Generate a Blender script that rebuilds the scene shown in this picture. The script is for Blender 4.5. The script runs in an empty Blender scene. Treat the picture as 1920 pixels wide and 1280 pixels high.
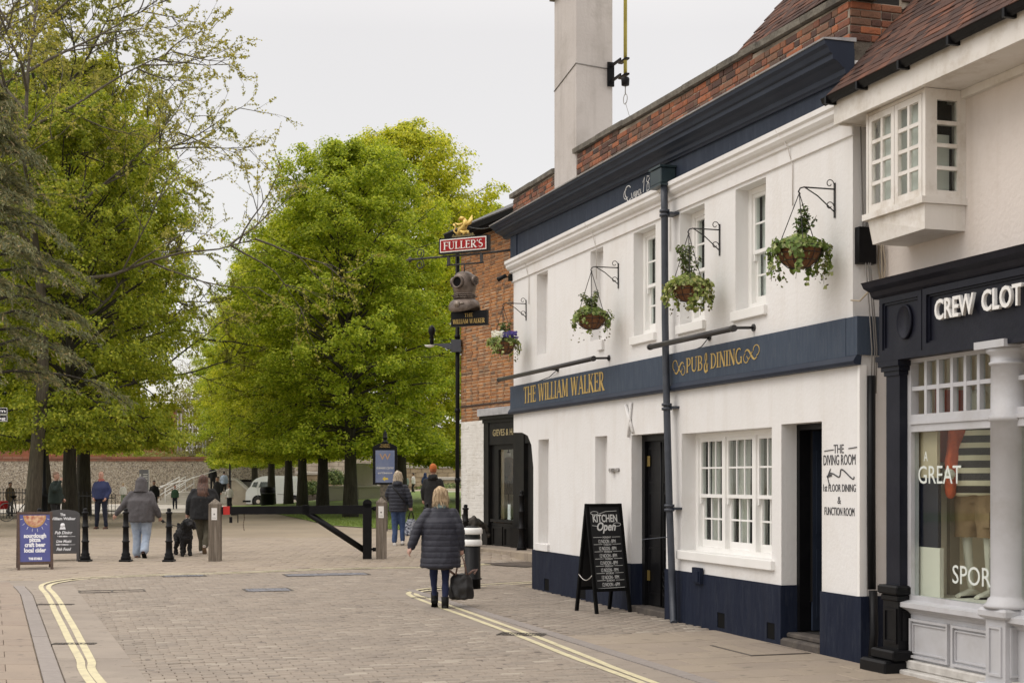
import bpy, bmesh, math, random
import numpy as np
from mathutils import Vector, Matrix, noise

random.seed(11)
RNG = np.random.default_rng(11)
PI = math.pi
SC = bpy.context.scene
COL = SC.collection
rad = math.radians

# ------------------------------------------------------------------ camera
cam_data = bpy.data.cameras.new('camera')
cam_data.lens = 50.0
cam_data.sensor_width = 36.0
cam_data.shift_y = (900 - 640) / 1920
cam_data.clip_start = 0.1
cam_data.clip_end = 2000
cam_data.dof.use_dof = True
cam_data.dof.focus_distance = 16.0
cam_data.dof.aperture_fstop = 7.0
cam = bpy.data.objects.new('camera', cam_data)
COL.objects.link(cam)
cam.location = (0, 0, 1.7)
cam.rotation_euler = (rad(90), 0, 0)
SC.camera = cam

# ------------------------------------------------------------------ overcast sky
world = bpy.data.worlds.new('World')
SC.world = world
world.use_nodes = True
wt = world.node_tree
wt.nodes.clear()
w_out = wt.nodes.new('ShaderNodeOutputWorld')
w_add = wt.nodes.new('ShaderNodeAddShader')
w_sky = wt.nodes.new('ShaderNodeTexSky')
w_sky.sky_type = 'NISHITA'
w_sky.sun_disc = False
w_sky.sun_elevation = rad(46)
w_sky.sun_rotation = rad(252)
w_b1 = wt.nodes.new('ShaderNodeBackground')
w_b1.inputs['Strength'].default_value = 0.05
w_b2 = wt.nodes.new('ShaderNodeBackground')       # the cloud deck, raised much brighter overhead to light the tree tops
w_b2.inputs['Strength'].default_value = 1.0
w_tc = wt.nodes.new('ShaderNodeTexCoord')
w_sep = wt.nodes.new('ShaderNodeSeparateXYZ')
w_mr = wt.nodes.new('ShaderNodeMapRange')
w_mr.inputs['From Min'].default_value = 0.30
w_mr.inputs['From Max'].default_value = 1.0
w_mr.inputs['To Min'].default_value = 0.95
w_mr.inputs['To Max'].default_value = 2.95
w_n = wt.nodes.new('ShaderNodeTexNoise')
w_n.inputs['Scale'].default_value = 3.2
w_n.inputs['Detail'].default_value = 3.0
w_nm = wt.nodes.new('ShaderNodeMapRange')
w_nm.inputs['To Min'].default_value = 0.93
w_nm.inputs['To Max'].default_value = 1.04
w_mul = wt.nodes.new('ShaderNodeMath')
w_mul.operation = 'MULTIPLY'
w_col = wt.nodes.new('ShaderNodeMixRGB')
w_col.blend_type = 'MULTIPLY'
w_col.inputs[0].default_value = 1.0
w_col.inputs[1].default_value = (1.0, 0.935, 0.865, 1)
L = wt.links.new
L(w_tc.outputs['Generated'], w_sep.inputs[0])
L(w_sep.outputs['Z'], w_mr.inputs['Value'])
L(w_tc.outputs['Generated'], w_n.inputs['Vector'])
L(w_n.outputs['Fac'], w_nm.inputs['Value'])
L(w_mr.outputs[0], w_mul.inputs[0])
L(w_nm.outputs[0], w_mul.inputs[1])
L(w_mul.outputs[0], w_col.inputs[2])
L(w_col.outputs[0], w_b2.inputs['Color'])
L(w_sky.outputs[0], w_b1.inputs['Color'])
L(w_b1.outputs[0], w_add.inputs[0])
L(w_b2.outputs[0], w_add.inputs[1])
L(w_add.outputs[0], w_out.inputs['Surface'])

sun_d = bpy.data.lights.new('sun', 'SUN')
sun_d.energy = 0.8
sun_d.angle = rad(30)
sun_d.color = (1.0, 0.95, 0.88)
sun = bpy.data.objects.new('sun', sun_d)
COL.objects.link(sun)
sv = Vector((-0.952 * math.cos(rad(46)), -0.306 * math.cos(rad(46)), math.sin(rad(46))))
sun.rotation_euler = sv.to_track_quat('Z', 'Y').to_euler()
sun.location = (-20, -10, 30)

SC.view_settings.view_transform = 'Standard'
SC.view_settings.look = 'None'
SC.view_settings.gamma = 1
SC.view_settings.use_curve_mapping = False
SC.view_settings.exposure = -0.3
SC.cycles.max_bounces = 8
SC.cycles.transparent_max_bounces = 16
SC.cycles.use_denoising = True

# ------------------------------------------------------------------ where things stand
F = 2666.667
def gz(X, Y):
    """Height of the ground: flat street, a gentle rise to the gate, falling away across the lawn."""
    def ss(a, b, t):
        t = min(1, max(0, (t - a) / (b - a)))
        return t * t * (3 - 2 * t)
    far = ss(52, 105, Y)
    return 0.2 * ss(24.5, 36, Y) + 0.17 * ss(-1.6, -.2, X) * ss(26, 29, Y) - 0.25 * far + 1.1 * far * ss(-19, -5, X)
def ground(px, py, dz=0.0):
    """Point of the ground that the photograph shows at (px, py)."""
    Y = F * 1.7 / (py - 900)
    for _ in range(30):
        X = (px - 960) / F * Y
        Y = 0.5 * Y + 0.5 * F * (1.7 - gz(X, Y)) / (py - 900)
    X = (px - 960) / F * Y
    return Vector((X, Y, gz(X, Y) + dz))
def at(px, Y, z=None):
    X = (px - 960) / F * Y
    return Vector((X, Y, gz(X, Y) if z is None else z))
def zat(py, Y):
    return 1.7 + (900 - py) / F * Y

# facade frame: x to the right along the fronts, y into the buildings, z up
FO = Vector((6.7154 + 16 * -0.30563, 2.1554 + 16 * 0.95215, 0))
FR = math.atan2(-0.95215, 0.30563)
def fY(px, n=0.0):
    return F * (7.407 - n / 0.95215) / (px - 104)
def lx(px, n=0.0):
    return 16 - (fY(px, n) - 2.1554 + 0.30563 * n) / 0.95215
def lz(px, py, n=0.0):
    return 1.7 + (900 - py) / F * fY(px, n)
FM = Matrix.Translation(FO) @ Matrix.Rotation(FR, 4, 'Z')
FMI = FM.inverted()

# ------------------------------------------------------------------ materials
MATS = {}
def mat(name, col, rough=0.7, col2=None, scale=4.0, bump=0.0, bscale=60.0, metal=0.0, spec=0.5, rnd=0.0, stretch=None, detail=4.0, island=False, ramp=None, dirt=None, dscale=1.5, coat=0.0, streak=None, world=False, spots=None):
    if name in MATS: return MATS[name]
    m = bpy.data.materials.new(name)
    m.use_nodes = True
    nt = m.node_tree
    b = nt.nodes['Principled BSDF']
    b.inputs['Roughness'].default_value = rough
    b.inputs['Metallic'].default_value = metal
    b.inputs['Specular IOR Level'].default_value = spec
    if coat: b.inputs['Coat Weight'].default_value = coat
    N = nt.nodes.new
    lk = nt.links.new
    tc = N('ShaderNodeTexCoord')
    vec = N('ShaderNodeNewGeometry').outputs['Position'] if world else tc.outputs['Object']
    if stretch:
        mp = N('ShaderNodeMapping'); mp.inputs['Scale'].default_value = stretch
        lk(vec, mp.inputs[0]); vec = mp.outputs[0]
    out = None
    if ramp:
        r = N('ShaderNodeValToRGB')
        els = r.color_ramp.elements
        while len(els) < len(ramp): els.new(0.5)
        for e, (p, c) in zip(els, ramp):
            e.position = p; e.color = (*c, 1)
        oi = N('ShaderNodeObjectInfo'); gi = N('ShaderNodeNewGeometry')
        ad = N('ShaderNodeMath'); ad.operation = 'ADD'
        fr = N('ShaderNodeMath'); fr.operation = 'FRACT'
        lk(oi.outputs['Random'], ad.inputs[0]); lk(gi.outputs['Random Per Island'], ad.inputs[1])
        lk(ad.outputs[0], fr.inputs[0]); lk(fr.outputs[0], r.inputs[0])
        out = r.outputs[0]
    else:
        rg = N('ShaderNodeRGB'); rg.outputs[0].default_value = (*col, 1)
        out = rg.outputs[0]
    if col2 is not None:
        nz = N('ShaderNodeTexNoise'); nz.inputs['Scale'].default_value = scale; nz.inputs['Detail'].default_value = detail
        lk(vec, nz.inputs['Vector'])
        mr = N('ShaderNodeMapRange'); mr.inputs['From Min'].default_value = 0.35; mr.inputs['From Max'].default_value = 0.65
        lk(nz.outputs['Fac'], mr.inputs['Value'])
        mx = N('ShaderNodeMixRGB'); lk(mr.outputs[0], mx.inputs[0]); lk(out, mx.inputs[1]); mx.inputs[2].default_value = (*col2, 1)
        out = mx.outputs[0]
    if dirt is not None:
        nz = N('ShaderNodeTexNoise'); nz.inputs['Scale'].default_value = dscale; nz.inputs['Detail'].default_value = 8; nz.inputs['Roughness'].default_value = 0.7
        lk(vec, nz.inputs['Vector'])
        mr = N('ShaderNodeMapRange'); mr.inputs['From Min'].default_value = 0.5; mr.inputs['From Max'].default_value = 0.75
        lk(nz.outputs['Fac'], mr.inputs['Value'])
        mx = N('ShaderNodeMixRGB'); lk(mr.outputs[0], mx.inputs[0]); lk(out, mx.inputs[1]); mx.inputs[2].default_value = (*dirt, 1)
        out = mx.outputs[0]
    if spots is not None:
        for sc_, lo_, amt in ((5.5, .66, .75), (17.0, .70, .9)):
            nz = N('ShaderNodeTexNoise'); nz.inputs['Scale'].default_value = sc_; nz.inputs['Detail'].default_value = 2
            lk(vec, nz.inputs['Vector'])
            mr = N('ShaderNodeMapRange'); mr.inputs['From Min'].default_value = lo_; mr.inputs['From Max'].default_value = lo_ + .05; mr.inputs['To Max'].default_value = amt
            lk(nz.outputs['Fac'], mr.inputs['Value'])
            mx = N('ShaderNodeMixRGB'); lk(mr.outputs[0], mx.inputs[0]); lk(out, mx.inputs[1]); mx.inputs[2].default_value = (*spots, 1)
            out = mx.outputs[0]
    if streak is not None:
        mp = N('ShaderNodeMapping'); mp.inputs['Scale'].default_value = (2.2, 2.2, .22); lk(tc.outputs['Object'], mp.inputs[0])
        nz = N('ShaderNodeTexNoise'); nz.inputs['Scale'].default_value = 2.2; nz.inputs['Detail'].default_value = 7; nz.inputs['Roughness'].default_value = .65
        lk(mp.outputs[0], nz.inputs['Vector'])
        mr = N('ShaderNodeMapRange'); mr.inputs['From Min'].default_value = .50; mr.inputs['From Max'].default_value = 1.05
        lk(nz.outputs['Fac'], mr.inputs['Value'])
        mx = N('ShaderNodeMixRGB'); lk(mr.outputs[0], mx.inputs[0]); lk(out, mx.inputs[1]); mx.inputs[2].default_value = (*streak, 1)
        out = mx.outputs[0]
    if rnd:
        oi = N('ShaderNodeObjectInfo'); gi = N('ShaderNodeNewGeometry')
        ad = N('ShaderNodeMath'); ad.operation = 'ADD'
        fr = N('ShaderNodeMath'); fr.operation = 'FRACT'
        lk(oi.outputs['Random'], ad.inputs[0]); lk(gi.outputs['Random Per Island'], ad.inputs[1]); lk(ad.outputs[0], fr.inputs[0])
        mr = N('ShaderNodeMapRange'); mr.inputs['To Min'].default_value = 1 - rnd; mr.inputs['To Max'].default_value = 1 + rnd
        lk(fr.outputs[0], mr.inputs['Value'])
        hs = N('ShaderNodeHueSaturation'); lk(out, hs.inputs['Color']); lk(mr.outputs[0], hs.inputs['Value'])
        out = hs.outputs[0]
    lk(out, b.inputs['Base Color'])
    if bump:
        nz = N('ShaderNodeTexNoise'); nz.inputs['Scale'].default_value = bscale; nz.inputs['Detail'].default_value = 6
        lk(vec, nz.inputs['Vector'])
        bp = N('ShaderNodeBump'); bp.inputs['Strength'].default_value = bump; bp.inputs['Distance'].default_value = 0.02
        lk(nz.outputs['Fac'], bp.inputs['Height']); lk(bp.outputs[0], b.inputs['Normal'])
    MATS[name] = m
    return m

def leaf_mat(name, ramp, trans=0.45, rough=0.55):
    if name in MATS: return MATS[name]
    m = bpy.data.materials.new(name); m.use_nodes = True
    nt = m.node_tree; nt.nodes.clear()
    N = nt.nodes.new; lk = nt.links.new
    o = N('ShaderNodeOutputMaterial'); d = N('ShaderNodeBsdfPrincipled'); t = N('ShaderNodeBsdfTranslucent'); mx = N('ShaderNodeMixShader')
    d.inputs['Roughness'].default_value = rough
    d.inputs['Specular IOR Level'].default_value = 0.3
    gi = N('ShaderNodeNewGeometry'); r = N('ShaderNodeValToRGB')
    els = r.color_ramp.elements
    while len(els) < len(ramp): els.new(0.5)
    for e, (p, c) in zip(els, ramp):
        e.position = p; e.color = (*c, 1)
    lk(gi.outputs['Random Per Island'], r.inputs[0])
    oi = N('ShaderNodeObjectInfo'); hs = N('ShaderNodeHueSaturation'); m1 = N('ShaderNodeMapRange'); m1.inputs['To Min'].default_value = .483; m1.inputs['To Max'].default_value = .512
    m2 = N('ShaderNodeMapRange'); m2.inputs['To Min'].default_value = 1.08; m2.inputs['To Max'].default_value = .84
    lk(oi.outputs['Random'], m1.inputs['Value']); lk(oi.outputs['Random'], m2.inputs['Value']); lk(m1.outputs[0], hs.inputs['Hue']); lk(m2.outputs[0], hs.inputs['Value']); lk(r.outputs[0], hs.inputs['Color'])
    r = hs
    lk(r.outputs[0], d.inputs['Base Color'])
    g = N('ShaderNodeMixRGB'); g.blend_type = 'MULTIPLY'; g.inputs[0].default_value = 1; g.inputs[2].default_value = (1.18, 1.14, 0.75, 1)
    lk(r.outputs[0], g.inputs[1]); lk(g.outputs[0], t.inputs['Color'])
    mx.inputs[0].default_value = trans
    lk(d.outputs[0], mx.inputs[1]); lk(t.outputs[0], mx.inputs[2]); lk(mx.outputs[0], o.inputs['Surface'])
    MATS[name] = m
    return m

def glass_mat(name, tint=(1, 1, 1), refl=0.12):
    if name in MATS: return MATS[name]
    m = bpy.data.materials.new(name); m.use_nodes = True
    nt = m.node_tree; nt.nodes.clear()
    N = nt.nodes.new; lk = nt.links.new
    o = N('ShaderNodeOutputMaterial'); tr = N('ShaderNodeBsdfTransparent'); gl = N('ShaderNodeBsdfGlossy'); mx = N('ShaderNodeMixShader')
    tr.inputs['Color'].default_value = (*tint, 1)
    gl.inputs['Roughness'].default_value = 0.02
    ge = N('ShaderNodeNewGeometry'); dt = N('ShaderNodeVectorMath'); dt.operation = 'DOT_PRODUCT'
    lk(ge.outputs['Incoming'], dt.inputs[0]); lk(ge.outputs['Normal'], dt.inputs[1])
    ab = N('ShaderNodeMath'); ab.operation = 'ABSOLUTE'; lk(dt.outputs['Value'], ab.inputs[0])
    iv = N('ShaderNodeMath'); iv.operation = 'SUBTRACT'; iv.inputs[0].default_value = 1.0; lk(ab.outputs[0], iv.inputs[1])
    pw = N('ShaderNodeMath'); pw.operation = 'POWER'; pw.inputs[1].default_value = 5.0; lk(iv.outputs[0], pw.inputs[0])
    mr = N('ShaderNodeMapRange'); mr.inputs['To Min'].default_value = 0.02; mr.inputs['To Max'].default_value = 0.5
    lk(pw.outputs[0], mr.inputs['Value']); lk(mr.outputs[0], mx.inputs[0])
    lk(tr.outputs[0], mx.inputs[1]); lk(gl.outputs[0], mx.inputs[2]); lk(mx.outputs[0], o.inputs['Surface'])
    MATS[name] = m
    return m

# ------------------------------------------------------------------ mesh helpers
def tag(o, label=None, cat=None, group=None, kind=None):
    if label: o['label'] = label
    if cat: o['category'] = cat
    if group: o['group'] = group
    if kind: o['kind'] = kind
    return o
def empty(name, loc=(0, 0, 0), rz=0.0, label=None, cat=None, group=None):
    o = bpy.data.objects.new(name, None)
    o.empty_display_size = 0.3
    COL.objects.link(o)
    o.location = loc; o.rotation_euler = (0, 0, rz)
    return tag(o, label, cat, group)
def link(name, me, parent=None, loc=None, rot=None, scale=None):
    o = bpy.data.objects.new(name, me)
    COL.objects.link(o)
    if parent is not None: o.parent = parent
    if loc is not None: o.location = loc
    if rot is not None: o.rotation_euler = rot
    if scale is not None: o.scale = scale
    return o
def fast_mesh(name, V, Fc, m=None, smooth=False):
    V = np.asarray(V, dtype=np.float32); Fc = np.asarray(Fc, dtype=np.int32)
    me = bpy.data.meshes.new(name)
    k = Fc.shape[1]
    me.vertices.add(len(V)); me.vertices.foreach_set('co', V.ravel())
    me.loops.add(Fc.size); me.loops.foreach_set('vertex_index', Fc.ravel())
    me.polygons.add(len(Fc)); me.polygons.foreach_set('loop_start', np.arange(0, Fc.size, k, dtype=np.int32))
    me.polygons.foreach_set('loop_total', np.full(len(Fc), k, dtype=np.int32))
    if smooth: me.polygons.foreach_set('use_smooth', np.ones(len(Fc), dtype=bool))
    me.update(calc_edges=True); me.validate()
    if m: me.materials.append(m)
    return me
def ring_frame(d):
    d = d.normalized()
    up = Vector((0, 0, 1)) if abs(d.z) < 0.9 else Vector((1, 0, 0))
    a = d.cross(up).normalized(); b = a.cross(d).normalized()
    return a, b
class MB:
    def __init__(s): s.v = []; s.f = []; s.sm = []
    def add(s, vs, fs, M=None, smooth=False):
        n = len(s.v)
        s.v += [tuple(M @ Vector(v)) for v in vs] if M else [tuple(v) for v in vs]
        s.f += [tuple(i + n for i in f) for f in fs]; s.sm += [smooth] * len(fs)
        return s
    def box(s, x0, x1, y0, y1, z0, z1, M=None):
        return s.add([(x0, y0, z0), (x1, y0, z0), (x1, y1, z0), (x0, y1, z0), (x0, y0, z1), (x1, y0, z1), (x1, y1, z1), (x0, y1, z1)],
                     [(0, 3, 2, 1), (4, 5, 6, 7), (0, 1, 5, 4), (1, 2, 6, 5), (2, 3, 7, 6), (3, 0, 4, 7)], M)
    def cbox(s, x0, x1, y0, y1, z0, z1, c, M=None):
        """box with its edges chamfered by c"""
        pr = []
        for z, i in ((z0, c), (z0 + c, 0), (z1 - c, 0), (z1, c)):
            X0, X1, Y0, Y1 = x0 + i, x1 - i, y0 + i, y1 - i
            k = c * 0.7 if i == 0 else c * 0.4
            pr.append([(X0 + k, Y0, z), (X1 - k, Y0, z), (X1, Y0 + k, z), (X1, Y1 - k, z), (X1 - k, Y1, z), (X0 + k, Y1, z), (X0, Y1 - k, z), (X0, Y0 + k, z)])
        vs = [p for r in pr for p in r]
        fs = [tuple(reversed(range(8))), tuple(range(24, 32))]
        for r in range(3):
            for i in range(8):
                j = (i + 1) % 8
                fs.append((r * 8 + i, r * 8 + j, r * 8 + 8 + j, r * 8 + 8 + i))
        return s.add(vs, fs, M)
    def tube(s, pts, r, seg=8, M=None, caps=True, smooth=True, sx=1.0):
        pts = [Vector(p) for p in pts]
        rs = list(r) if isinstance(r, (list, tuple)) else [r] * len(pts)
        vs = []; fs = []
        a = b = None
        for i, p in enumerate(pts):
            d = (pts[min(i + 1, len(pts) - 1)] - pts[max(i - 1, 0)])
            if d.length < 1e-9: d = Vector((0, 0, 1))
            if a is None: a, b = ring_frame(d)
            else:
                d = d.normalized()
                a = (a - d * a.dot(d))
                if a.length < 1e-6: a, b = ring_frame(d)
                else:
                    a.normalize(); b = d.cross(a) * -1
            for k in range(seg):
                t = 2 * PI * k / seg
                vs.append(p + a * (math.cos(t) * rs[i] * sx) + b * (math.sin(t) * rs[i]))
        for i in range(len(pts) - 1):
            for k in range(seg):
                j = (k + 1) % seg
                fs.append((i * seg + k, i * seg + j, (i + 1) * seg + j, (i + 1) * seg + k))
        s.add(vs, fs, M, smooth)
        if caps:
            n = len(s.v) - len(vs)
            s.f.append(tuple(n + k for k in reversed(range(seg)))); s.sm.append(False)
            s.f.append(tuple(n + (len(pts) - 1) * seg + k for k in range(seg))); s.sm.append(False)
        return s
    def lathe(s, prof, seg=24, M=None, smooth=True, sx=1.0, sy=1.0, arc=2 * PI):
        """prof: (radius, z) from bottom to top"""
        vs = []; fs = []
        full = abs(arc - 2 * PI) < 1e-6
        n = seg if full else seg + 1
        for r, z in prof:
            for k in range(n):
                t = arc * k / seg
                vs.append((r * math.cos(t) * sx, r * math.sin(t) * sy, z))
        for i in range(len(prof) - 1):
            for k in range(seg):
                j = (k + 1) % n
                fs.append((i * n + k, i * n + j, (i + 1) * n + j, (i + 1) * n + k))
        s.add(vs, fs, M, smooth)
        if full:
            m0 = len(s.v) - len(vs)
            if prof[0][0] > 1e-5: s.f.append(tuple(m0 + k for k in reversed(range(n)))); s.sm.append(False)
            if prof[-1][0] > 1e-5: s.f.append(tuple(m0 + (len(prof) - 1) * n + k for k in range(n))); s.sm.append(False)
        return s
    def loft(s, rings, seg=16, M=None, smooth=True, closed=True):
        """rings: (cx, cy, cz, rx, ry[, tilt about x])"""
        vs = []; fs = []
        for rg in rings:
            cx, cy, cz, rx, ry = rg[:5]; ti = rg[5] if len(rg) > 5 else 0
            for k in range(seg):
                t = 2 * PI * k / seg
                y = math.sin(t) * ry
                vs.append((cx + math.cos(t) * rx, cy + y * math.cos(ti), cz + y * math.sin(ti)))
        for i in range(len(rings) - 1):
            for k in range(seg):
                j = (k + 1) % seg
                fs.append((i * seg + k, i * seg + j, (i + 1) * seg + j, (i + 1) * seg + k))
        s.add(vs, fs, M, smooth)
        if closed:
            n = len(s.v) - len(vs)
            s.f.append(tuple(n + k for k in reversed(range(seg)))); s.sm.append(False)
            s.f.append(tuple(n + (len(rings) - 1) * seg + k for k in range(seg))); s.sm.append(False)
        return s
    def prism(s, poly, y0, y1, M=None):
        """poly in the x-z plane, counter-clockwise seen from -y; thickness from y0 to y1"""
        n = len(poly)
        vs = [(x, y0, z) for x, z in poly] + [(x, y1, z) for x, z in poly]
        fs = [tuple(range(n)), tuple(reversed(range(n, 2 * n)))] + [(i, n + i, n + (i + 1) % n, (i + 1) % n) for i in range(n)]
        return s.add(vs, fs, M)
    def sweep(s, A, B, caps=True, M=None):
        """matching profiles A and B (3D points) joined into a moulding"""
        n = len(A)
        fs = [(i, (i + 1) % n, n + (i + 1) % n, n + i) for i in range(n)]
        if caps: fs += [tuple(reversed(range(n))), tuple(range(n, 2 * n))]
        return s.add(list(A) + list(B), fs, M)
    def ribbon(s, pts, w, y=0.0, th=0.004, M=None):
        """flat stroke along 2D points (x, z); w a width or a list of widths"""
        ws = list(w) if isinstance(w, (list, tuple)) else [w] * len(pts)
        Lp = []; Rp = []
        for i, p in enumerate(pts):
            q0 = pts[max(0, i - 1)]; q1 = pts[min(len(pts) - 1, i + 1)]
            dx, dz = q1[0] - q0[0], q1[1] - q0[1]
            l = math.hypot(dx, dz) or 1
            nx, nz = -dz / l, dx / l
            Lp.append((p[0] + nx * ws[i] / 2, p[1] + nz * ws[i] / 2)); Rp.append((p[0] - nx * ws[i] / 2, p[1] - nz * ws[i] / 2))
        n = len(pts)
        vs = [(x, y - th, z) for x, z in Lp] + [(x, y - th, z) for x, z in Rp] + [(x, y, z) for x, z in Lp] + [(x, y, z) for x, z in Rp]
        fs = []
        for i in range(n - 1):
            fs.append((i, n + i, n + i + 1, i + 1))
            fs.append((2 * n + i, i, i + 1, 2 * n + i + 1))
            fs.append((n + i, 3 * n + i, 3 * n + i + 1, n + i + 1))
        return s.add(vs, fs, M)
    def mesh(s, name, m=None):
        me = bpy.data.meshes.new(name)
        me.from_pydata(s.v, [], s.f)
        if any(s.sm): me.polygons.foreach_set('use_smooth', s.sm)
        me.update()
        if m:
            me.materials.append(m)
        return me
    def build(s, name, m, parent=None, label=None, kind=None, loc=None, rot=None):
        o = link(name, s.mesh(name, m), parent, loc, rot)
        return tag(o, label, kind=kind)
def Tm(x=0, y=0, z=0, rz=0.0, rx=0.0, ry=0.0, s=1.0):
    return Matrix.Translation((x, y, z)) @ Matrix.Rotation(rz, 4, 'Z') @ Matrix.Rotation(ry, 4, 'Y') @ Matrix.Rotation(rx, 4, 'X') @ Matrix.Scale(s, 4)
def fix_normals(me):
    bm = bmesh.new(); bm.from_mesh(me)
    bmesh.ops.recalc_face_normals(bm, faces=bm.faces); bm.to_mesh(me); bm.free()
def dup(root, loc, rz, label=None, group=None):
    """a copy of a thing with copies of its parts and sub-parts"""
    r = root.copy(); COL.objects.link(r); r.location = loc; r.rotation_euler = (0, 0, rz)
    if label: r['label'] = label
    if group: r['group'] = group
    for ch in list(root.children):
        c = ch.copy(); COL.objects.link(c); c.parent = r
        for g in list(ch.children):
            d = g.copy(); COL.objects.link(d); d.parent = c
    return r
def remesh(mb, voxel, name, m, parent=None, smooth_it=4, disp=None):
    """one continuous skin over overlapping closed shapes"""
    me = mb.mesh(name)
    fix_normals(me)
    o = bpy.data.objects.new(name, me); COL.objects.link(o)
    md = o.modifiers.new('r', 'REMESH'); md.mode = 'VOXEL'; md.voxel_size = voxel; md.use_smooth_shade = True
    if smooth_it:
        ms = o.modifiers.new('s', 'SMOOTH'); ms.iterations = smooth_it; ms.factor = 0.5
    dg = bpy.context.evaluated_depsgraph_get()
    new = bpy.data.meshes.new_from_object(o.evaluated_get(dg))
    o.modifiers.clear(); o.data = new; bpy.data.meshes.remove(me)
    new.name = name
    if disp:
        n = len(new.vertices)
        co = np.empty(n * 3, np.float32); new.vertices.foreach_get('co', co); co = co.reshape(-1, 3)
        no = np.empty(n * 3, np.float32); new.vertices.foreach_get('normal', no); no = no.reshape(-1, 3)
        d = disp(co, no)
        new.vertices.foreach_set('co', (co + no * d[:, None]).astype(np.float32).ravel()); new.update()
    new.polygons.foreach_set('use_smooth', [True] * len(new.polygons))
    new.materials.clear(); new.materials.append(m)
    if parent is not None: o.parent = parent
    return o
def text_mesh(body, size, m, ext=0.003, shear=0.0, align='CENTER', sx=1.0, bold=0.0, name='lettering', space=1.0):
    cu = bpy.data.curves.new(name, 'FONT')
    cu.body = body; cu.size = size; cu.extrude = ext; cu.shear = shear; cu.align_x = align; cu.offset = bold; cu.resolution_u = 3
    cu.space_character = space
    o = bpy.data.objects.new(name, cu); COL.objects.link(o)
    dg = bpy.context.evaluated_depsgraph_get()
    me = bpy.data.meshes.new_from_object(o.evaluated_get(dg))
    bpy.data.objects.remove(o); bpy.data.curves.remove(cu)
    n = len(me.vertices)
    co = np.empty(n * 3, np.float32); me.vertices.foreach_get('co', co); co = co.reshape(-1, 3)
    co[:, 0] *= sx
    me.vertices.foreach_set('co', np.stack([co[:, 0], -co[:, 2], co[:, 1]], 1).astype(np.float32).ravel()); me.update()
    me.materials.clear(); me.materials.append(m)
    return me
def put_text(parent, body, x, y, z, size, m, name='lettering', fit=None, **kw):
    """text standing in the x-z plane of its parent, facing -y; fit = wanted width"""
    me = text_mesh(body, size, m, name=name, **kw)
    if fit and len(me.vertices):
        n = len(me.vertices); co = np.empty(n * 3, np.float32); me.vertices.foreach_get('co', co); co = co.reshape(-1, 3)
        w = co[:, 0].max() - co[:, 0].min(); c = (co[:, 0].max() + co[:, 0].min()) / 2
        co[:, 0] = (co[:, 0] - c) * fit / w
        me.vertices.foreach_set('co', co.ravel()); me.update()
    return link(name, me, parent, (x, y, z))

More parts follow.
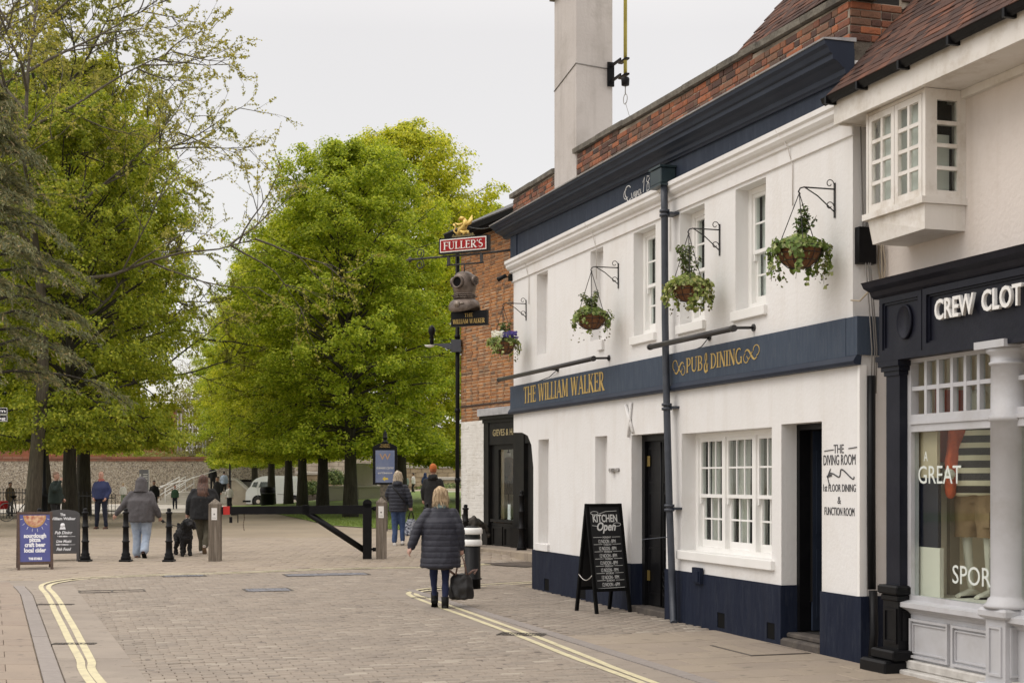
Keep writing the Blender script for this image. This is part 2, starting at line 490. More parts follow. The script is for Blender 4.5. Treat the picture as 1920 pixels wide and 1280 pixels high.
# ---- roman capitals drawn stroke by stroke (the built-in font has no serifs)
def roman(text, cap, x0, x1, z0, y, mb, th=0.004):
    TK, TN, SR = 0.17, 0.07, 0.05
    def arc(cx, cz, rx, rz, a0, a1, n=10):
        return [(cx + rx * math.cos(rad(a0 + (a1 - a0) * i / n)), cz + rz * math.sin(rad(a0 + (a1 - a0) * i / n))) for i in range(n + 1)]
    def bow(pts): return [TN + (TK - TN) * math.sin(PI * i / (len(pts) - 1)) ** 1.2 for i in range(len(pts))]
    def stem(x, w=TK, a=0.0, b=1.0): return [([(x, a), (x, b)], w), ([(x - w / 2 - .08, a + SR / 2), (x + w / 2 + .08, a + SR / 2)], SR), ([(x - w / 2 - .08, b - SR / 2), (x + w / 2 + .08, b - SR / 2)], SR)]
    def ser(x, z): return ([(x - .14, z), (x + .14, z)], SR)
    def bar(a, b, z, w=TN): return ([(a, z), (b, z)], w)
    def dg(ax, az, bx, bz, w): return ([(ax, az), (bx, bz)], w)
    def bowl(x, zc, rx, rz): 
        p = arc(x, zc, rx, rz, 90, -90); return (p, bow(p))
    G = {}
    G['I'] = (.36, stem(.18))
    G['T'] = (.74, [([(.37, 0), (.37, .96)], TK), bar(.03, .71, .965), bar(.22, .52, .025, SR), dg(.05, .98, .05, .8, .05), dg(.69, .98, .69, .8, .05)])
    G['H'] = (.9, stem(.19) + stem(.71) + [bar(.2, .7, .52)])
    G['E'] = (.68, stem(.19) + [bar(.2, .6, .965), bar(.2, .52, .52), bar(.2, .62, .035), dg(.6, .99, .6, .8, .05), dg(.52, .62, .52, .42, .05), dg(.63, .2, .63, 0, .05)])
    G['F'] = (.64, stem(.19) + [bar(.2, .6, .965), bar(.2, .52, .52), dg(.6, .99, .6, .8, .05), dg(.52, .62, .52, .42, .05)])
    G['L'] = (.66, stem(.19) + [bar(.2, .6, .035), dg(.61, .22, .61, 0, .05)])
    G['W'] = (1.2, [dg(.12, 1, .36, 0, TK), dg(.36, 0, .6, .98, TN), dg(.6, .98, .84, 0, TK), dg(.84, 0, 1.08, 1, TN), ser(.12, .98), ser(1.08, .98), ser(.6, .98)])
    G['V'] = (.84, [dg(.12, 1, .42, 0, TK), dg(.42, 0, .72, 1, TN), ser(.12, .98), ser(.72, .98)])
    G['A'] = (.86, [dg(.12, 0, .42, 1, TN), dg(.42, 1, .74, 0, TK), bar(.22, .62, .34), ser(.12, .025), ser(.74, .025)])
    G['M'] = (1.06, [dg(.15, 0, .19, 1, TN), dg(.2, 1, .53, .05, TK), dg(.53, .05, .86, 1, TN), dg(.87, 1, .91, 0, TK), ser(.15, .025), ser(.91, .025), ser(.14, .975), ser(.9, .975)])
    G['K'] = (.86, stem(.19) + [dg(.26, .42, .66, .98, TN), dg(.38, .58, .74, 0, TK), ser(.66, .975), ser(.76, .025)])
    G['R'] = (.8, stem(.19) + [bar(.2, .36, .965), bar(.2, .38, .5), bowl(.36, .733, .24, .233), dg(.36, .48, .7, 0, TK), ser(.74, .025)])
    G['P'] = (.7, stem(.19) + [bar(.2, .36, .965), bar(.2, .36, .46), bowl(.36, .712, .25, .252)])
    G['B'] = (.74, stem(.19) + [bar(.2, .36, .965), bar(.2, .38, .52), bar(.2, .38, .035), bowl(.34, .742, .22, .222), bowl(.36, .277, .26, .242)])
    G['D'] = (.84, stem(.19) + [bar(.2, .34, .965), bar(.2, .34, .035), bowl(.34, .5, .4, .465)])
    u = arc(.44, .3, .26, .265, 180, 360)
    G['U'] = (.86, [([(.18, .3), (.18, 1)], TK), (u, [TK + (TN - TK) * i / 10 for i in range(11)]), ([(.7, .3), (.7, 1)], TN), ser(.18, .975), ser(.7, .975)])
    G['N'] = (.9, [dg(.17, 0, .17, 1, TN), dg(.18, 1, .73, 0, TK), dg(.74, 0, .74, 1, TN), ser(.17, .025), ser(.14, .975), ser(.74, .975)])
    g = arc(.46, .5, .36, .47, 50, 330, 18); G['G'] = (.86, [(g, bow(g)), ([(.76, .02), (.76, .42)], .12), ([(.62, .42), (.88, .42)], SR)])
    sp = arc(.32, .74, .2, .22, 40, 250, 10) + arc(.3, .27, .23, .24, 70, -160, 10); G['S'] = (.62, [(sp, bow(sp))])
    a1 = arc(.4, .76, .17, .2, -60, 250, 12) + [(.72, .02)]; a2 = arc(.38, .26, .26, .24, 110, 340, 12)
    G['&'] = (.9, [(a1, .1), (a2, bow(a2)), ([(.6, .1), (.78, .45)], TN)])
    G["'"] = (.2, [([(.1, 1), (.08, .76)], .1)])
    G[' '] = (.4, [])
    tot = sum(G[c][0] for c in text)
    sx = (x1 - x0) / tot
    x = x0; k = 0
    for c in text:
        wd, strokes = G[c]
        for pts, w in strokes:
            k += 1
            if isinstance(w, (list, tuple)): ww = [q * cap * .8 for q in w]
            else: ww = w * min(cap, sx * 1.15)
            mb.ribbon([(x + p[0] * sx, z0 + p[1] * cap) for p in pts], ww, y - 0.00015 * (k % 9), th)
        x += wd * sx
    return mb
# ================================================================== the pub
white = mat('white_render', (0.765, 0.755, 0.745), 0.8, (0.735, 0.722, 0.706), 1.2, 0.22, 26, dirt=(0.68, 0.65, 0.615), dscale=0.9, streak=(0.63, 0.595, 0.55))
trim_white = mat('white_gloss', (0.84, 0.83, 0.81), 0.4, (0.80, 0.79, 0.76), 3, 0.05, 40)
navy = mat('navy_paint', (0.021, 0.029, 0.049), 0.6, (0.028, 0.038, 0.060), 2.5, 0.12, 30, stretch=(6, 6, 1), dirt=(0.042, 0.054, 0.078), dscale=2.2, spec=.22)
navy_pl = mat('navy_plinth', (0.0095, 0.0135, 0.029), 0.6, (0.0135, 0.0185, 0.036), 2.5, 0.18, 30, stretch=(6, 6, 1), dirt=(0.028, 0.034, 0.050), dscale=4.5, streak=(.03, .034, .045), spec=.12)
navy_band = mat('navy_band', (0.044, 0.060, 0.090), 0.6, (0.056, 0.074, 0.105), 3.0, 0.12, 30, stretch=(6, 6, 1), dirt=(0.075, 0.090, 0.115), dscale=3.5, spec=.2)
navy_dark = mat('navy_gloss', (0.021, 0.028, 0.047), 0.5, (0.028, 0.037, 0.058), 3, 0.05, 20, spec=.22)
black = mat('black_gloss', (0.005, 0.005, 0.006), 0.4, (0.008, 0.008, 0.009), 6, 0.05, 30, spec=.16)
black_matt = mat('black_matt', (0.006, 0.006, 0.006), 0.8, spec=.1)
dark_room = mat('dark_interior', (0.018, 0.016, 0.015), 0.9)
gold = mat('gold_paint', (0.52, 0.36, 0.10), 0.5, (0.44, 0.30, 0.09), 12)
brick_old = mat('old_brick', (0, 0, 0), 0.9, bump=0.5, bscale=45, ramp=[(0.0, (0.06, 0.036, 0.03)), (0.2, (0.12, 0.055, 0.038)), (0.42, (0.25, 0.090, 0.048)), (0.62, (0.34, 0.115, 0.05)), (0.8, (0.20, 0.10, 0.06)), (1.0, (0.10, 0.066, 0.05))], dirt=(0.045, 0.038, 0.032), dscale=2.6)
mortar_old = mat('old_mortar', (0.46, 0.39, 0.31), 0.95, (0.16, 0.135, 0.11), 3.0, 0.5, 40)
coping_m = mat('coping_stone', (0.11, 0.098, 0.08), 0.95, (0.18, 0.165, 0.135), 7, 0.8, 30, dirt=(0.05, 0.046, 0.04), dscale=4)
lead = mat('lead', (0.42, 0.42, 0.43), 0.6, (0.30, 0.30, 0.31), 5, 0.3, 25)
chim_m = mat('chimney_render', (0.52, 0.485, 0.46), 0.85, (0.47, 0.435, 0.41), 0.9, 0.2, 25, dirt=(0.37, 0.34, 0.31), dscale=1.1, streak=(.30, .275, .25))
glass = glass_mat('window_glass', (0.93, 0.96, 0.95))
curtain_m = mat('curtain', (0.66, 0.63, 0.58), 0.9)
blind_m = mat('blind', (0.78, 0.78, 0.76), 0.8, (0.68, 0.68, 0.66), 2)
brass = mat('brass', (0.55, 0.40, 0.14), 0.35, metal=0.8)

pub = empty('public_house', FO, FR, 'long white rendered pub with navy plinth and name band, brick parapet and grey chimney', 'pub')
PX0, PX1 = lx(963), lx(1599)            # far and near ends of the upper front
PXG = lx(1612)                          # near end of the ground floor
PG0 = lx(1000)                          # far end of the cut-back ground floor
BAND0, BAND1 = 2.85, 3.21

def wall_holes(mb, x0, x1, z0, z1, holes, y=0.0):
    xs = sorted({x0, x1} | {h[i] for h in holes for i in (0, 1)})
    zs = sorted({z0, z1} | {h[i] for h in holes for i in (2, 3)})
    for a, b in zip(xs, xs[1:]):
        for c, d in zip(zs, zs[1:]):
            mx, mz = (a + b) / 2, (c + d) / 2
            if any(h[0] < mx < h[1] and h[2] < mz < h[3] for h in holes): continue
            mb.add([(a, y, c), (b, y, c), (b, y, d), (a, y, d)], [(0, 1, 2, 3)])
    for h in holes:
        a, b, c, d, r = h[:5]
        mb.add([(a, y, c), (a, y + r, c), (a, y + r, d), (a, y, d)], [(0, 1, 2, 3)])
        mb.add([(b, y, c), (b, y, d), (b, y + r, d), (b, y + r, c)], [(0, 1, 2, 3)])
        mb.add([(a, y, d), (a, y + r, d), (b, y + r, d), (b, y, d)], [(0, 1, 2, 3)])
        mb.add([(a, y, c), (b, y, c), (b, y + r, c), (a, y + r, c)], [(0, 1, 2, 3)])
        if len(h) > 5 and h[5] == 'blind':
            mb.add([(a, y + r, c), (b, y + r, c), (b, y + r, d), (a, y + r, d)], [(0, 1, 2, 3)])
    return mb

# openings: x0, x1, z0, z1, reveal
def OP(pa, pb, z0, z1, r, *k): return (lx(pa), lx(pb), z0, z1, r) + k
g_n1 = OP(1009.5, 1029, 0.68, 2.32, 0.15, 'blind')
g_n2 = OP(1116, 1138.5, 0.68, 2.30, 0.15, 'blind')
g_d1 = OP(1184, 1249, -0.02, 2.28, 0.145)
g_w = OP(1278, 1447, 0.86, 2.25, 0.18)
g_d2 = OP(1465, 1541, -0.02, 2.27, 0.175)
u_n1 = OP(1006.5, 1027, 3.62, 4.86, 0.15, 'blind')
u_n2 = OP(1107, 1131, 3.62, 4.86, 0.15, 'blind')
u_w1 = OP(1188, 1229, 3.50, 4.86, 0.13)
u_w2 = OP(1275, 1321, 3.50, 4.86, 0.15)
u_w3 = OP(1379, 1436, 3.50, 4.86, 0.155)
PLZ = 0.63
mb = MB()
wall_holes(mb, PX0, PX1, BAND1 - .1, 5.6, [u_n1, u_n2, u_w1, u_w2, u_w3])
wall_holes(mb, PG0, PXG, 0.0, BAND1 - .1, [g_n1, g_n2, g_d1, g_w, g_d2])
# the near end wall, the far end wall, the cut-away corner under the overhang, and the back
mb.add([(PX1, 0, BAND1 - .1), (PX1, 7, BAND1 - .1), (PX1, 7, 5.6), (PX1, 0, 5.6)], [(0, 1, 2, 3)])
mb.add([(PXG, 0, 0), (PXG, 7, 0), (PXG, 7, BAND1 - .1), (PXG, 0, BAND1 - .1)], [(0, 1, 2, 3)])
mb.add([(PX1, 0, BAND1 - .1), (PXG, 0, BAND1 - .1), (PXG, 7, BAND1 - .1), (PX1, 7, BAND1 - .1)], [(0, 1, 2, 3)])
mb.add([(PX0, 0, 2.75), (PX0, 0, 5.6), (PX0, 7, 5.6), (PX0, 7, 2.75)], [(0, 1, 2, 3)]); mb.add([(PX0, 1.7, 0), (PX0, 1.7, 2.75), (PX0, 7, 2.75), (PX0, 7, 0)], [(0, 1, 2, 3)])
mb.add([(PX0, 0, BAND1 - .1), (PX0, 0, 2.47), (PX0, .14, 2.47), (PX0, .14, BAND1 - .1)], [(0, 1, 2, 3)])
front = [(PX0, BAND1 - .1), (PX0, 2.47), (PX0 + .42, 2.46), (PX0 + .72, 2.40), (PX0 + .9, 2.25), (PG0, 1.9), (PG0, BAND1 - .1)]
mb.add([(x, 0, z) for x, z in reversed(front)], [tuple(range(len(front)))])
for (a, b), (c, d) in zip(front[1:], front[2:-1]):
    mb.add([(a, 0, b), (a, .14, b), (c, .14, d), (c, 0, d)], [(0, 1, 2, 3)])
mb.add([(x, .14, z) for x, z in front], [tuple(range(len(front)))])
mb.add([(PX0, .14, 2.75), (PX0, 1.7, 2.75), (PG0, 1.7, 2.75), (PG0, .14, 2.75)], [(0, 1, 2, 3)])
mb.add([(PG0, 0, 0), (PG0, 0, 2.75), (PX0, 1.7, 2.75), (PX0, 1.7, 0)], [(0, 1, 2, 3)])
mb.add([(PG0, .14, 1.9), (PG0, 0, 1.9), (PG0, 0, 2.75), (PG0, .14, 2.75)], [(0, 1, 2, 3)])
mb.add([(PX0, 7, 0), (PX1, 7, 0), (PX1, 7, 5.6), (PX0, 7, 5.6)], [(3, 2, 1, 0)])
mb.add([(PX0, 0, 5.6), (PX1, 0, 5.6), (PX1, 7, 5.6), (PX0, 7, 5.6)], [(0, 1, 2, 3)])
mb.build('wall', white, pub)

# plinth, 15 mm proud, broken at the doors, with the vents cut as recesses
mb = MB()
pz = PLZ
vents = [(lx(1022), lx(1031), 0.04, 0.22, .1, 'blind'), (lx(1088), lx(1100), 0.04, 0.22, .1, 'blind'), (lx(1347), lx(1361), 0.06, 0.23, .1, 'blind'), (lx(1440), lx(1455), 0.06, 0.23, .1, 'blind')]
for a, b in ((PG0, g_d1[0]), (g_d1[1], g_d2[0]), (g_d2[1], PXG + .045)):
    hs = [v for v in vents if a < v[0] < b]
    wall_holes(mb, a, b, 0.0, pz, hs, -.016)
    mb.add([(a, -.016, pz), (b, -.016, pz), (b, .03, pz), (a, .03, pz)], [(0, 1, 2, 3)])
for x, s, dpt in ((g_d1[0], 1, .15), (g_d1[1], -1, .15), (g_d2[0], 1, .18), (g_d2[1], -1, .18)):
    mb.box(x - .0 if s > 0 else x - .012, x + .012 if s > 0 else x, -.016, dpt, 0, pz)
mb.box(PXG + .002, PXG + .045, -.0155, .6, 0, pz + .003)
mb.box(PG0 - .02, PG0 - .001, -.016, .02, 0, pz)
mb.build('plinth', navy_pl, pub)
for v in vents: MB().box(v[0] + .001, v[1] - .001, -.008, -.002, v[2] + .001, v[3] - .001).build('vent', black_matt, pub)

# pilaster strip at the near corner
mb = MB()
mb.box(lx(1610), PXG + .02, -.014, .06, pz + .004, BAND0 - .09)
mb.build('pilaster', trim_white, pub)

# name band and the ledge under it
mb = MB()
mb.box(PX0 - .03, lx(1594), -.05, .02, BAND0, BAND1)
mb.box(lx(1594) + .0005, PXG + .03, -.045, .5, BAND0 + .002, BAND1 - .002)
mb.build('name_band', navy_band, pub)
mb = MB()
pr = [(-.01, BAND0 - .09), (-.075, BAND0 - .085), (-.09, BAND0 - .055), (-.075, BAND0 - .03), (-.055, BAND0 - .002), (.0, BAND0 - .002)]
mb.sweep([(PX0 - .04, y, z) for y, z in pr], [(PXG + .035, y, z) for y, z in pr])
mb.build('band_moulding', navy_dark, pub)

# white mouldings under the frieze
def strip(mb, prof0, prof1, xa, xb):
    mb.sweep([(xa, y, z) for y, z in prof0], [(xb, y, z) for y, z in prof1])
mb = MB()
pr = [(0, 4.895), (-.025, 4.90), (-.025, 5.04), (-.05, 5.05), (-.055, 5.08), (-.09, 5.10), (-.115, 5.13), (-.115, 5.165), (-.14, 5.185), (-.14, 5.235), (-.03, 5.24), (0, 5.24)]
strip(mb, pr, pr, PX0 - .06, PX1 + .03)
mb.build('white_moulding', white, pub)
# frieze
mb = MB()
mb.box(PX0 - .02, PX1 + .015, -.03, .01, 5.241, 5.70)
mb.box(PX0 - .035, PX0 + .28, -.045, .3, 5.242, 5.66)
mb.build('frieze', navy, pub)
# cornice, a little deeper and lower at the near end
def corn(B, T):
    h = T - B
    return [(-.0, B), (-.06, B), (-.07, B + .06 * h), (-.09, B + .10 * h), (-.095, B + .24 * h), (-.13, B + .30 * h), (-.17, B + .42 * h), (-.22, B + .48 * h), (-.225, B + .62 * h), (-.25, B + .66 * h), (-.27, B + .80 * h), (-.30, B + .88 * h), (-.31, T), (0, T)]
c0, c1 = corn(5.63, 5.83), corn(5.43, 5.76)
mb = MB()
strip(mb, c0, c1, PX0 - .30, PX1 + .02)
mb.build('cornice', navy_dark, pub)
mb = MB()
strip(mb, [(-.32, 5.832), (-.325, 5.845), (.02, 5.87), (.02, 5.832)], [(-.32, 5.762), (-.325, 5.775), (.02, 5.80), (.02, 5.762)], PX0 - .31, PX1 + .03)
mb.build('lead_flashing', lead, pub)

# parapet: mortar backing, bricks one by one, coping slabs
brk = MB(); brk.cbox(-.107, .107, -.012, .05, -.032, .032, .006); ME_STR = brk.mesh('brick', brick_old)
brk = MB(); brk.cbox(-.051, .051, -.012, .05, -.032, .032, .006); ME_HDR = brk.mesh('brick', brick_old)
def lay_bricks(parent, x0, x1, z_lo, z_hi, y, limit, me_s=ME_STR, me_h=ME_HDR, course=.075, name='brick', rest_mat=None, prefer=None):
    """Flemish bond between x0 and x1; z_lo and z_hi are functions of x. The limit that shows largest are parts, the rest is one mesh."""
    cells = []
    zmin = min(z_lo(x0), z_lo(x1)); zmax = max(z_hi(x0), z_hi(x1))
    k = 0; z = zmin + course / 2
    while z < zmax:
        x = x0 - (.17 if k % 2 else 0); i = k % 2
        while x < x1:
            w = .214 if i % 2 == 0 else .102
            c = x + w / 2
            a, b = max(x, x0), min(x + w, x1)
            if b - a > .04 and z - course / 2 > z_lo(c) - .03 and z + course / 2 < z_hi(c) + .02:
                cells.append(((a + b) / 2, z, b - a))
            x += w + .010; i += 1
        z += course; k += 1
    if prefer: cells.sort(key=prefer)
    rest = MB()
    for n, (c, z, w) in enumerate(cells):
        me = me_s if w > .13 else me_h
        base = .214 if w > .13 else .102
        dy = RNG.normal(0, .0025)
        if n < limit:
            link(name, me, parent, (c, y + dy, z), (0, 0, RNG.normal(0, .008)), (w / base, 1, 1 + RNG.normal(0, .02)))
        else:
            rest.cbox(c - w / 2, c + w / 2, y - .012 + dy, y + .03, z - .032, z + .032, .006)
    if rest.v: rest.build('brick_courses', rest_mat or me_s.materials[0], parent, kind='stuff')
    return len(cells)
CH0, CH1 = lx(1042), lx(1083)
PE = lx(1594)
def cor_top(x): t = (x - PX0) / (PX1 - PX0); return 5.86 + (5.79 - 5.86) * t
def par_top(x): t = (x - lx(1076)) / (lx(1554) - lx(1076)); return 6.33 + (6.19 - 6.33) * t
mb = MB()
mb.box(PX0 + .02, CH0 - .003, -.005, .22, 5.6, 6.24)
mb.sweep([(CH1 + .003, -.005, 5.6), (CH1 + .003, .22, 5.6), (CH1 + .003, .22, par_top(CH1) - .01), (CH1 + .003, -.005, par_top(CH1) - .01)],
         [(PE, -.005, 5.6), (PE, .22, 5.6), (PE, .22, par_top(PE) - .01), (PE, -.005, par_top(PE) - .01)])
mb.box(PE - .22, PE, -.003, .55, 5.6, par_top(PE) - .012)
mb.build('parapet', mortar_old, pub)
n1 = lay_bricks(pub, CH1 + .02, PE, cor_top, lambda x: par_top(x) - .0, -.005, 262)
n2 = lay_bricks(pub, PX0 + .02, CH0 - .01, cor_top, lambda x: 6.25, -.005, 30)
# bricks of the parapet's near end
for k in range(7):
    z = 5.83 + k * .075
    if z > par_top(PE) - .03: break
    for j, (yy, me) in enumerate([(.05, ME_HDR), (.215, ME_STR), (.385, ME_HDR), (.5, ME_HDR)] if k % 2 else [(.11, ME_STR), (.275, ME_HDR), (.44, ME_STR)]):
        link('brick', me, pub, (PE + .001, yy, z), (0, 0, PI / 2))
mb = MB()
def coping(x0, x1, top):
    n = max(1, round((x1 - x0) / .9)); 
    for i in range(n):
        a = x0 + (x1 - x0) * i / n + .004; b = x0 + (x1 - x0) * (i + 1) / n - .004
        m_ = MB(); dz = RNG.normal(0, .006)
        A = [(-.06, top(a) + dz), (-.065, top(a) + .065 + dz), (.08, top(a) + .10 + dz), (.26, top(a) + .07 + dz), (.26, top(a) + dz)]
        B = [(-.06, top(b) + dz), (-.065, top(b) + .065 + dz), (.08, top(b) + .10 + dz), (.26, top(b) + .07 + dz), (.26, top(b) + dz)]
        m_.sweep([(a, y, z) for y, z in A], [(b, y, z) for y, z in B])
        m_.build('coping_slab', coping_m, pub)
coping(CH1 - .06, PE + .10, par_top)
coping(PX0 - .05, CH0 - .004, lambda x: 6.25)

# chimney stack
mb = MB()
mb.box(CH0, CH1, -.02, .53, 5.7, 8.79)
mb.build('chimney', chim_m, pub)
mb = MB(); mb.box(CH0 - .06, CH1 + .04, -.08, .58, 8.792, 8.92); mb.box(CH0 + .1, CH1 - .1, .1, .4, 8.922, 9.5)
mb.build('chimney_cap', coping_m, pub)
mb = MB(); 
zc = 7.55
mb.tube([(CH0 - .003, -.026, zc - .1), (CH1 + .004, -.027, zc + .06), (CH1 + .006, .46, zc + .02)], .008, 5)
mb.build('chimney_cable', mat('cable_grey', (.2, .19, .18), .7), pub)

# pub roof behind the parapet: battened slope with a stepped verge
tile_m = mat('clay_tile', (0, 0, 0), 0.95, bump=0.4, bscale=40, ramp=[(0, (.045, .030, .027)), (.35, (.085, .048, .038)), (.6, (.15, .068, .045)), (.8, (.065, .042, .036)), (1, (.11, .06, .045))], dirt=(.075, .065, .05), dscale=5, spec=.2)
def tile_mesh(w=.165, l=.20, t=.013):
    m_ = MB(); m_.cbox(-w / 2 + .003, w / 2 - .003, 0, l, 0, t, .003); return m_.mesh('tile', tile_m)
ME_TILE = tile_mesh()
def lay_tiles(parent, x0, x1, y0, z0, ang, rows, limit, keep=lambda x, r: True, gauge=.10):
    """overlapping plain tiles on a slope that starts at (y0, z0) and climbs away at ang"""
    cells = []
    for r in range(rows):
        n = int((x1 - x0) / .165)
        for i in range(n + 1):
            x = x0 + .165 * (i + (.5 if r % 2 else 0)) + .08
            if x < x1 and keep(x, r): cells.append((x, r))
    rest = MB()
    for k, (x, r) in enumerate(cells):
        y = y0 + r * gauge * math.cos(ang); z = z0 + r * gauge * math.sin(ang)
        lift = RNG.normal(0, .03)
        if k < limit:
            link('tile', ME_TILE, parent, (x + RNG.normal(0, .002), y, z), (ang - .07 + lift, 0, RNG.normal(0, .008)))
        else:
            rest.box(x - .08, x + .08, 0, .2, 0, .013, Tm(0, y, z, rx=ang - .07))
    if rest.v: rest.build('tile_courses', tile_m, parent, kind='stuff')
ra = rad(49)
rx0 = lx(1395, -.4)
keep = lambda x, r: True
mb = MB()
mb.add([(rx0 + .03, .28, 6.46), (PX1 - .1, .28, 6.46), (PX1 - .1, 2.7, 9.24), (rx0 + .03, 2.7, 9.24)], [(0, 1, 2, 3)]); mb.add([(rx0 + .03, .28, 5.9), (rx0 + .03, .28, 6.46), (rx0 + .03, 2.7, 9.24), (rx0 + .03, 2.7, 5.9)], [(0, 1, 2, 3)]); mb.add([(rx0 + .03, .28, 5.9), (PX1 - .1, .28, 5.9), (PX1 - .1, .28, 6.46), (rx0 + .03, .28, 6.46)], [(0, 1, 2, 3)])
mb.build('roof', mat('roof_felt', (.03, .026, .023), .9), pub)
lay_tiles(pub, rx0, PX1 - .08, .26, 6.48, ra, 26, 280, keep)
# tile-hung cheek above the neighbour's roof
cheek = MB()
for r in range(16):
    for i in range(7):
        cheek.box(0, .014, .165 * i + (.08 if r % 2 else 0) + .002, .165 * (i + 1) + (.08 if r % 2 else 0) - .002, 0, .13, Tm(PX1 - .06, .56, 5.62 + r * .1, ry=rad(-6)))
cheek.build('hung_tiles', tile_m, pub, kind='stuff')
mb = MB(); mb.box(PX1 - .1, PX1 - .065, .56, 1.8, 5.6, 7.3); mb.build('cheek_wall', mortar_old, pub)

# ---------------------------------------------------------------- windows
def pane_obj(parent, x0, x1, z0, z1, y, m=None):
    me = MB().box(x0, x1, y - .002, y + .002, z0, z1).mesh('pane', m or glass)
    return link('pane', me, parent)
def sash_window(parent, x0, x1, z0, z1, y, bays, behind, cols=3, half=None, rows=2, name='window', split=.53):
    """painted box frame with upper and lower sashes; y is the face of the frame"""
    fr = MB()
    fw = .075
    fr.box(x0, x0 + fw, y, y + .10, z0, z1); fr.box(x1 - fw, x1, y, y + .10, z0, z1)
    fr.box(x0 + fw, x1 - fw, y + .002, y + .10, z1 - .06, z1); fr.box(x0 + fw, x1 - fw, y - .02, y + .10, z0, z0 + .06)
    n = len(bays); tot = sum(bays); xi0, xi1 = x0 + fw, x1 - fw
    mull = .08
    avail = (xi1 - xi0) - mull * (n - 1)
    w = fr.build(name, trim_white, parent)
    x = xi0
    panes = []
    for bi, bw in enumerate(bays):
        a, b = x, x + avail * bw / tot
        if bi < n - 1:
            mm = MB(); mm.box(b, b + mull, y + .001, y + .10, z0 + .06, z1 - .06); mm.build('mullion', trim_white, w)
        zm = z0 + .06 + (z1 - z0 - .12) * (1 - split) 
        zt = z1 - .06; zb = z0 + .06
        for up, (lo, hi), yy in ((True, (zm - .02, zt), y + .02), (False, (zb, zm + .02), y + .058)):
            s = MB(); sw = .042
            s.box(a, a + sw, yy, yy + .036, lo, hi); s.box(b - sw, b, yy, yy + .036, lo, hi)
            s.box(a + sw, b - sw, yy + .0005, yy + .036, hi - .04, hi)
            s.box(a + sw, b - sw, yy + .0005, yy + .036, lo, lo + (.04 if up else .08))
            if up:
                for hx in (a + .005, b - .035): s.box(hx, hx + .03, yy + .002, yy + .034, lo - .07, lo)
            gx0, gx1, gz0, gz1 = a + sw, b - sw, lo + (.04 if up else .08), hi - .04
            for c in range(1, cols):
                gx = gx0 + (gx1 - gx0) * c / cols; s.box(gx - .010, gx + .010, yy + .006, yy + .03, gz0, gz1)
            for r in range(1, rows):
                g = gz0 + (gz1 - gz0) * r / rows; s.box(gx0, gx1, yy + .007, yy + .029, g - .010, g + .010)
            so = s.build('sash', trim_white, w)
            for c in range(cols):
                for r in range(rows):
                    p0 = gx0 + (gx1 - gx0) * c / cols + .008; p1 = gx0 + (gx1 - gx0) * (c + 1) / cols - .008
                    q0 = gz0 + (gz1 - gz0) * r / rows + .008; q1 = gz0 + (gz1 - gz0) * (r + 1) / rows - .008
                    pane_obj(w, p0, p1, q0, q1, yy + .02)
        if behind == 'curtain':
            for side in (0, 1):
                c = MB(); N_ = 26; cw = (b - a) * (.36 if side == 0 else .20)
                base = a if side == 0 else b - cw
                V = []; Fc = []
                for i in range(N_ + 1):
                    t = i / N_; xx = base + cw * t; yy = y + .17 + .022 * math.sin(t * 19 + bi)
                    V += [(xx, yy, z0 + .07), (xx + .01 * math.sin(i), yy + .01, z1 - .07)]
                for i in range(N_): Fc.append((2 * i, 2 * i + 2, 2 * i + 3, 2 * i + 1))
                c.add(V, Fc, smooth=True); c.build('curtain', curtain_m, w)
        x = b + mull
    if behind == 'blind':
        c = MB(); c.box(xi0, xi1, y + .13, y + .135, z0 + .05, z1 - .05); c.build('blind', blind_m, w)
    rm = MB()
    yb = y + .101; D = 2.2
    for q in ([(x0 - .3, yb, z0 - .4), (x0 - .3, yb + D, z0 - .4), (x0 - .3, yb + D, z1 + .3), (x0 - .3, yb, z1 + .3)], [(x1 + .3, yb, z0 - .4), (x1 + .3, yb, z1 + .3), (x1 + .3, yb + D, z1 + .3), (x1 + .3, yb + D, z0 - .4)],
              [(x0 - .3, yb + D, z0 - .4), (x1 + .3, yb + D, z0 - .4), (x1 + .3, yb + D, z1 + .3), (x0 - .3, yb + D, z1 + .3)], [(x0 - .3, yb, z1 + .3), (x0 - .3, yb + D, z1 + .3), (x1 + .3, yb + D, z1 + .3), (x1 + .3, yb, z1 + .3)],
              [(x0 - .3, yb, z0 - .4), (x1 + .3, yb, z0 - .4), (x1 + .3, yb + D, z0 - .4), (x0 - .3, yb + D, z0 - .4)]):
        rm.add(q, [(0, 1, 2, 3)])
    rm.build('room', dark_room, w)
    return w
sash_window(pub, g_w[0], g_w[1], g_w[2] + .005, g_w[3], g_w[4], [1, 1.05, 1], 'curtain')
for u, cols in ((u_w1, 2), (u_w2, 2), (u_w3, 2)):
    sash_window(pub, u[0], u[1], u[2] + .05, u[3], u[4], [1], 'blind', cols=cols)
mb = MB()
mb.cbox(lx(1274), lx(1453), -.05, g_w[4] + .1, .77, .875, .008)
mb.build('window_sill', trim_white, pub)
for u in (u_w1, u_w2, u_w3):
    mb = MB(); mb.cbox(u[0] - .05, u[1] + .03, -.045, u[4] + .05, u[2] - .075, u[2] + .03, .006); mb.build('window_sill', trim_white, pub)
for u in (g_n1, g_n2):
    mb = MB(); mb.cbox(u[0] - .05, u[1] + .03, -.04, u[4], u[2] - .05, u[2] + .06, .005); mb.build('niche_sill', white, pub)
mb = MB(); mb.cbox(lx(1123), lx(1133), -.04, .1, 3.46, 3.60, .005); mb.build('niche_sill', white, pub)

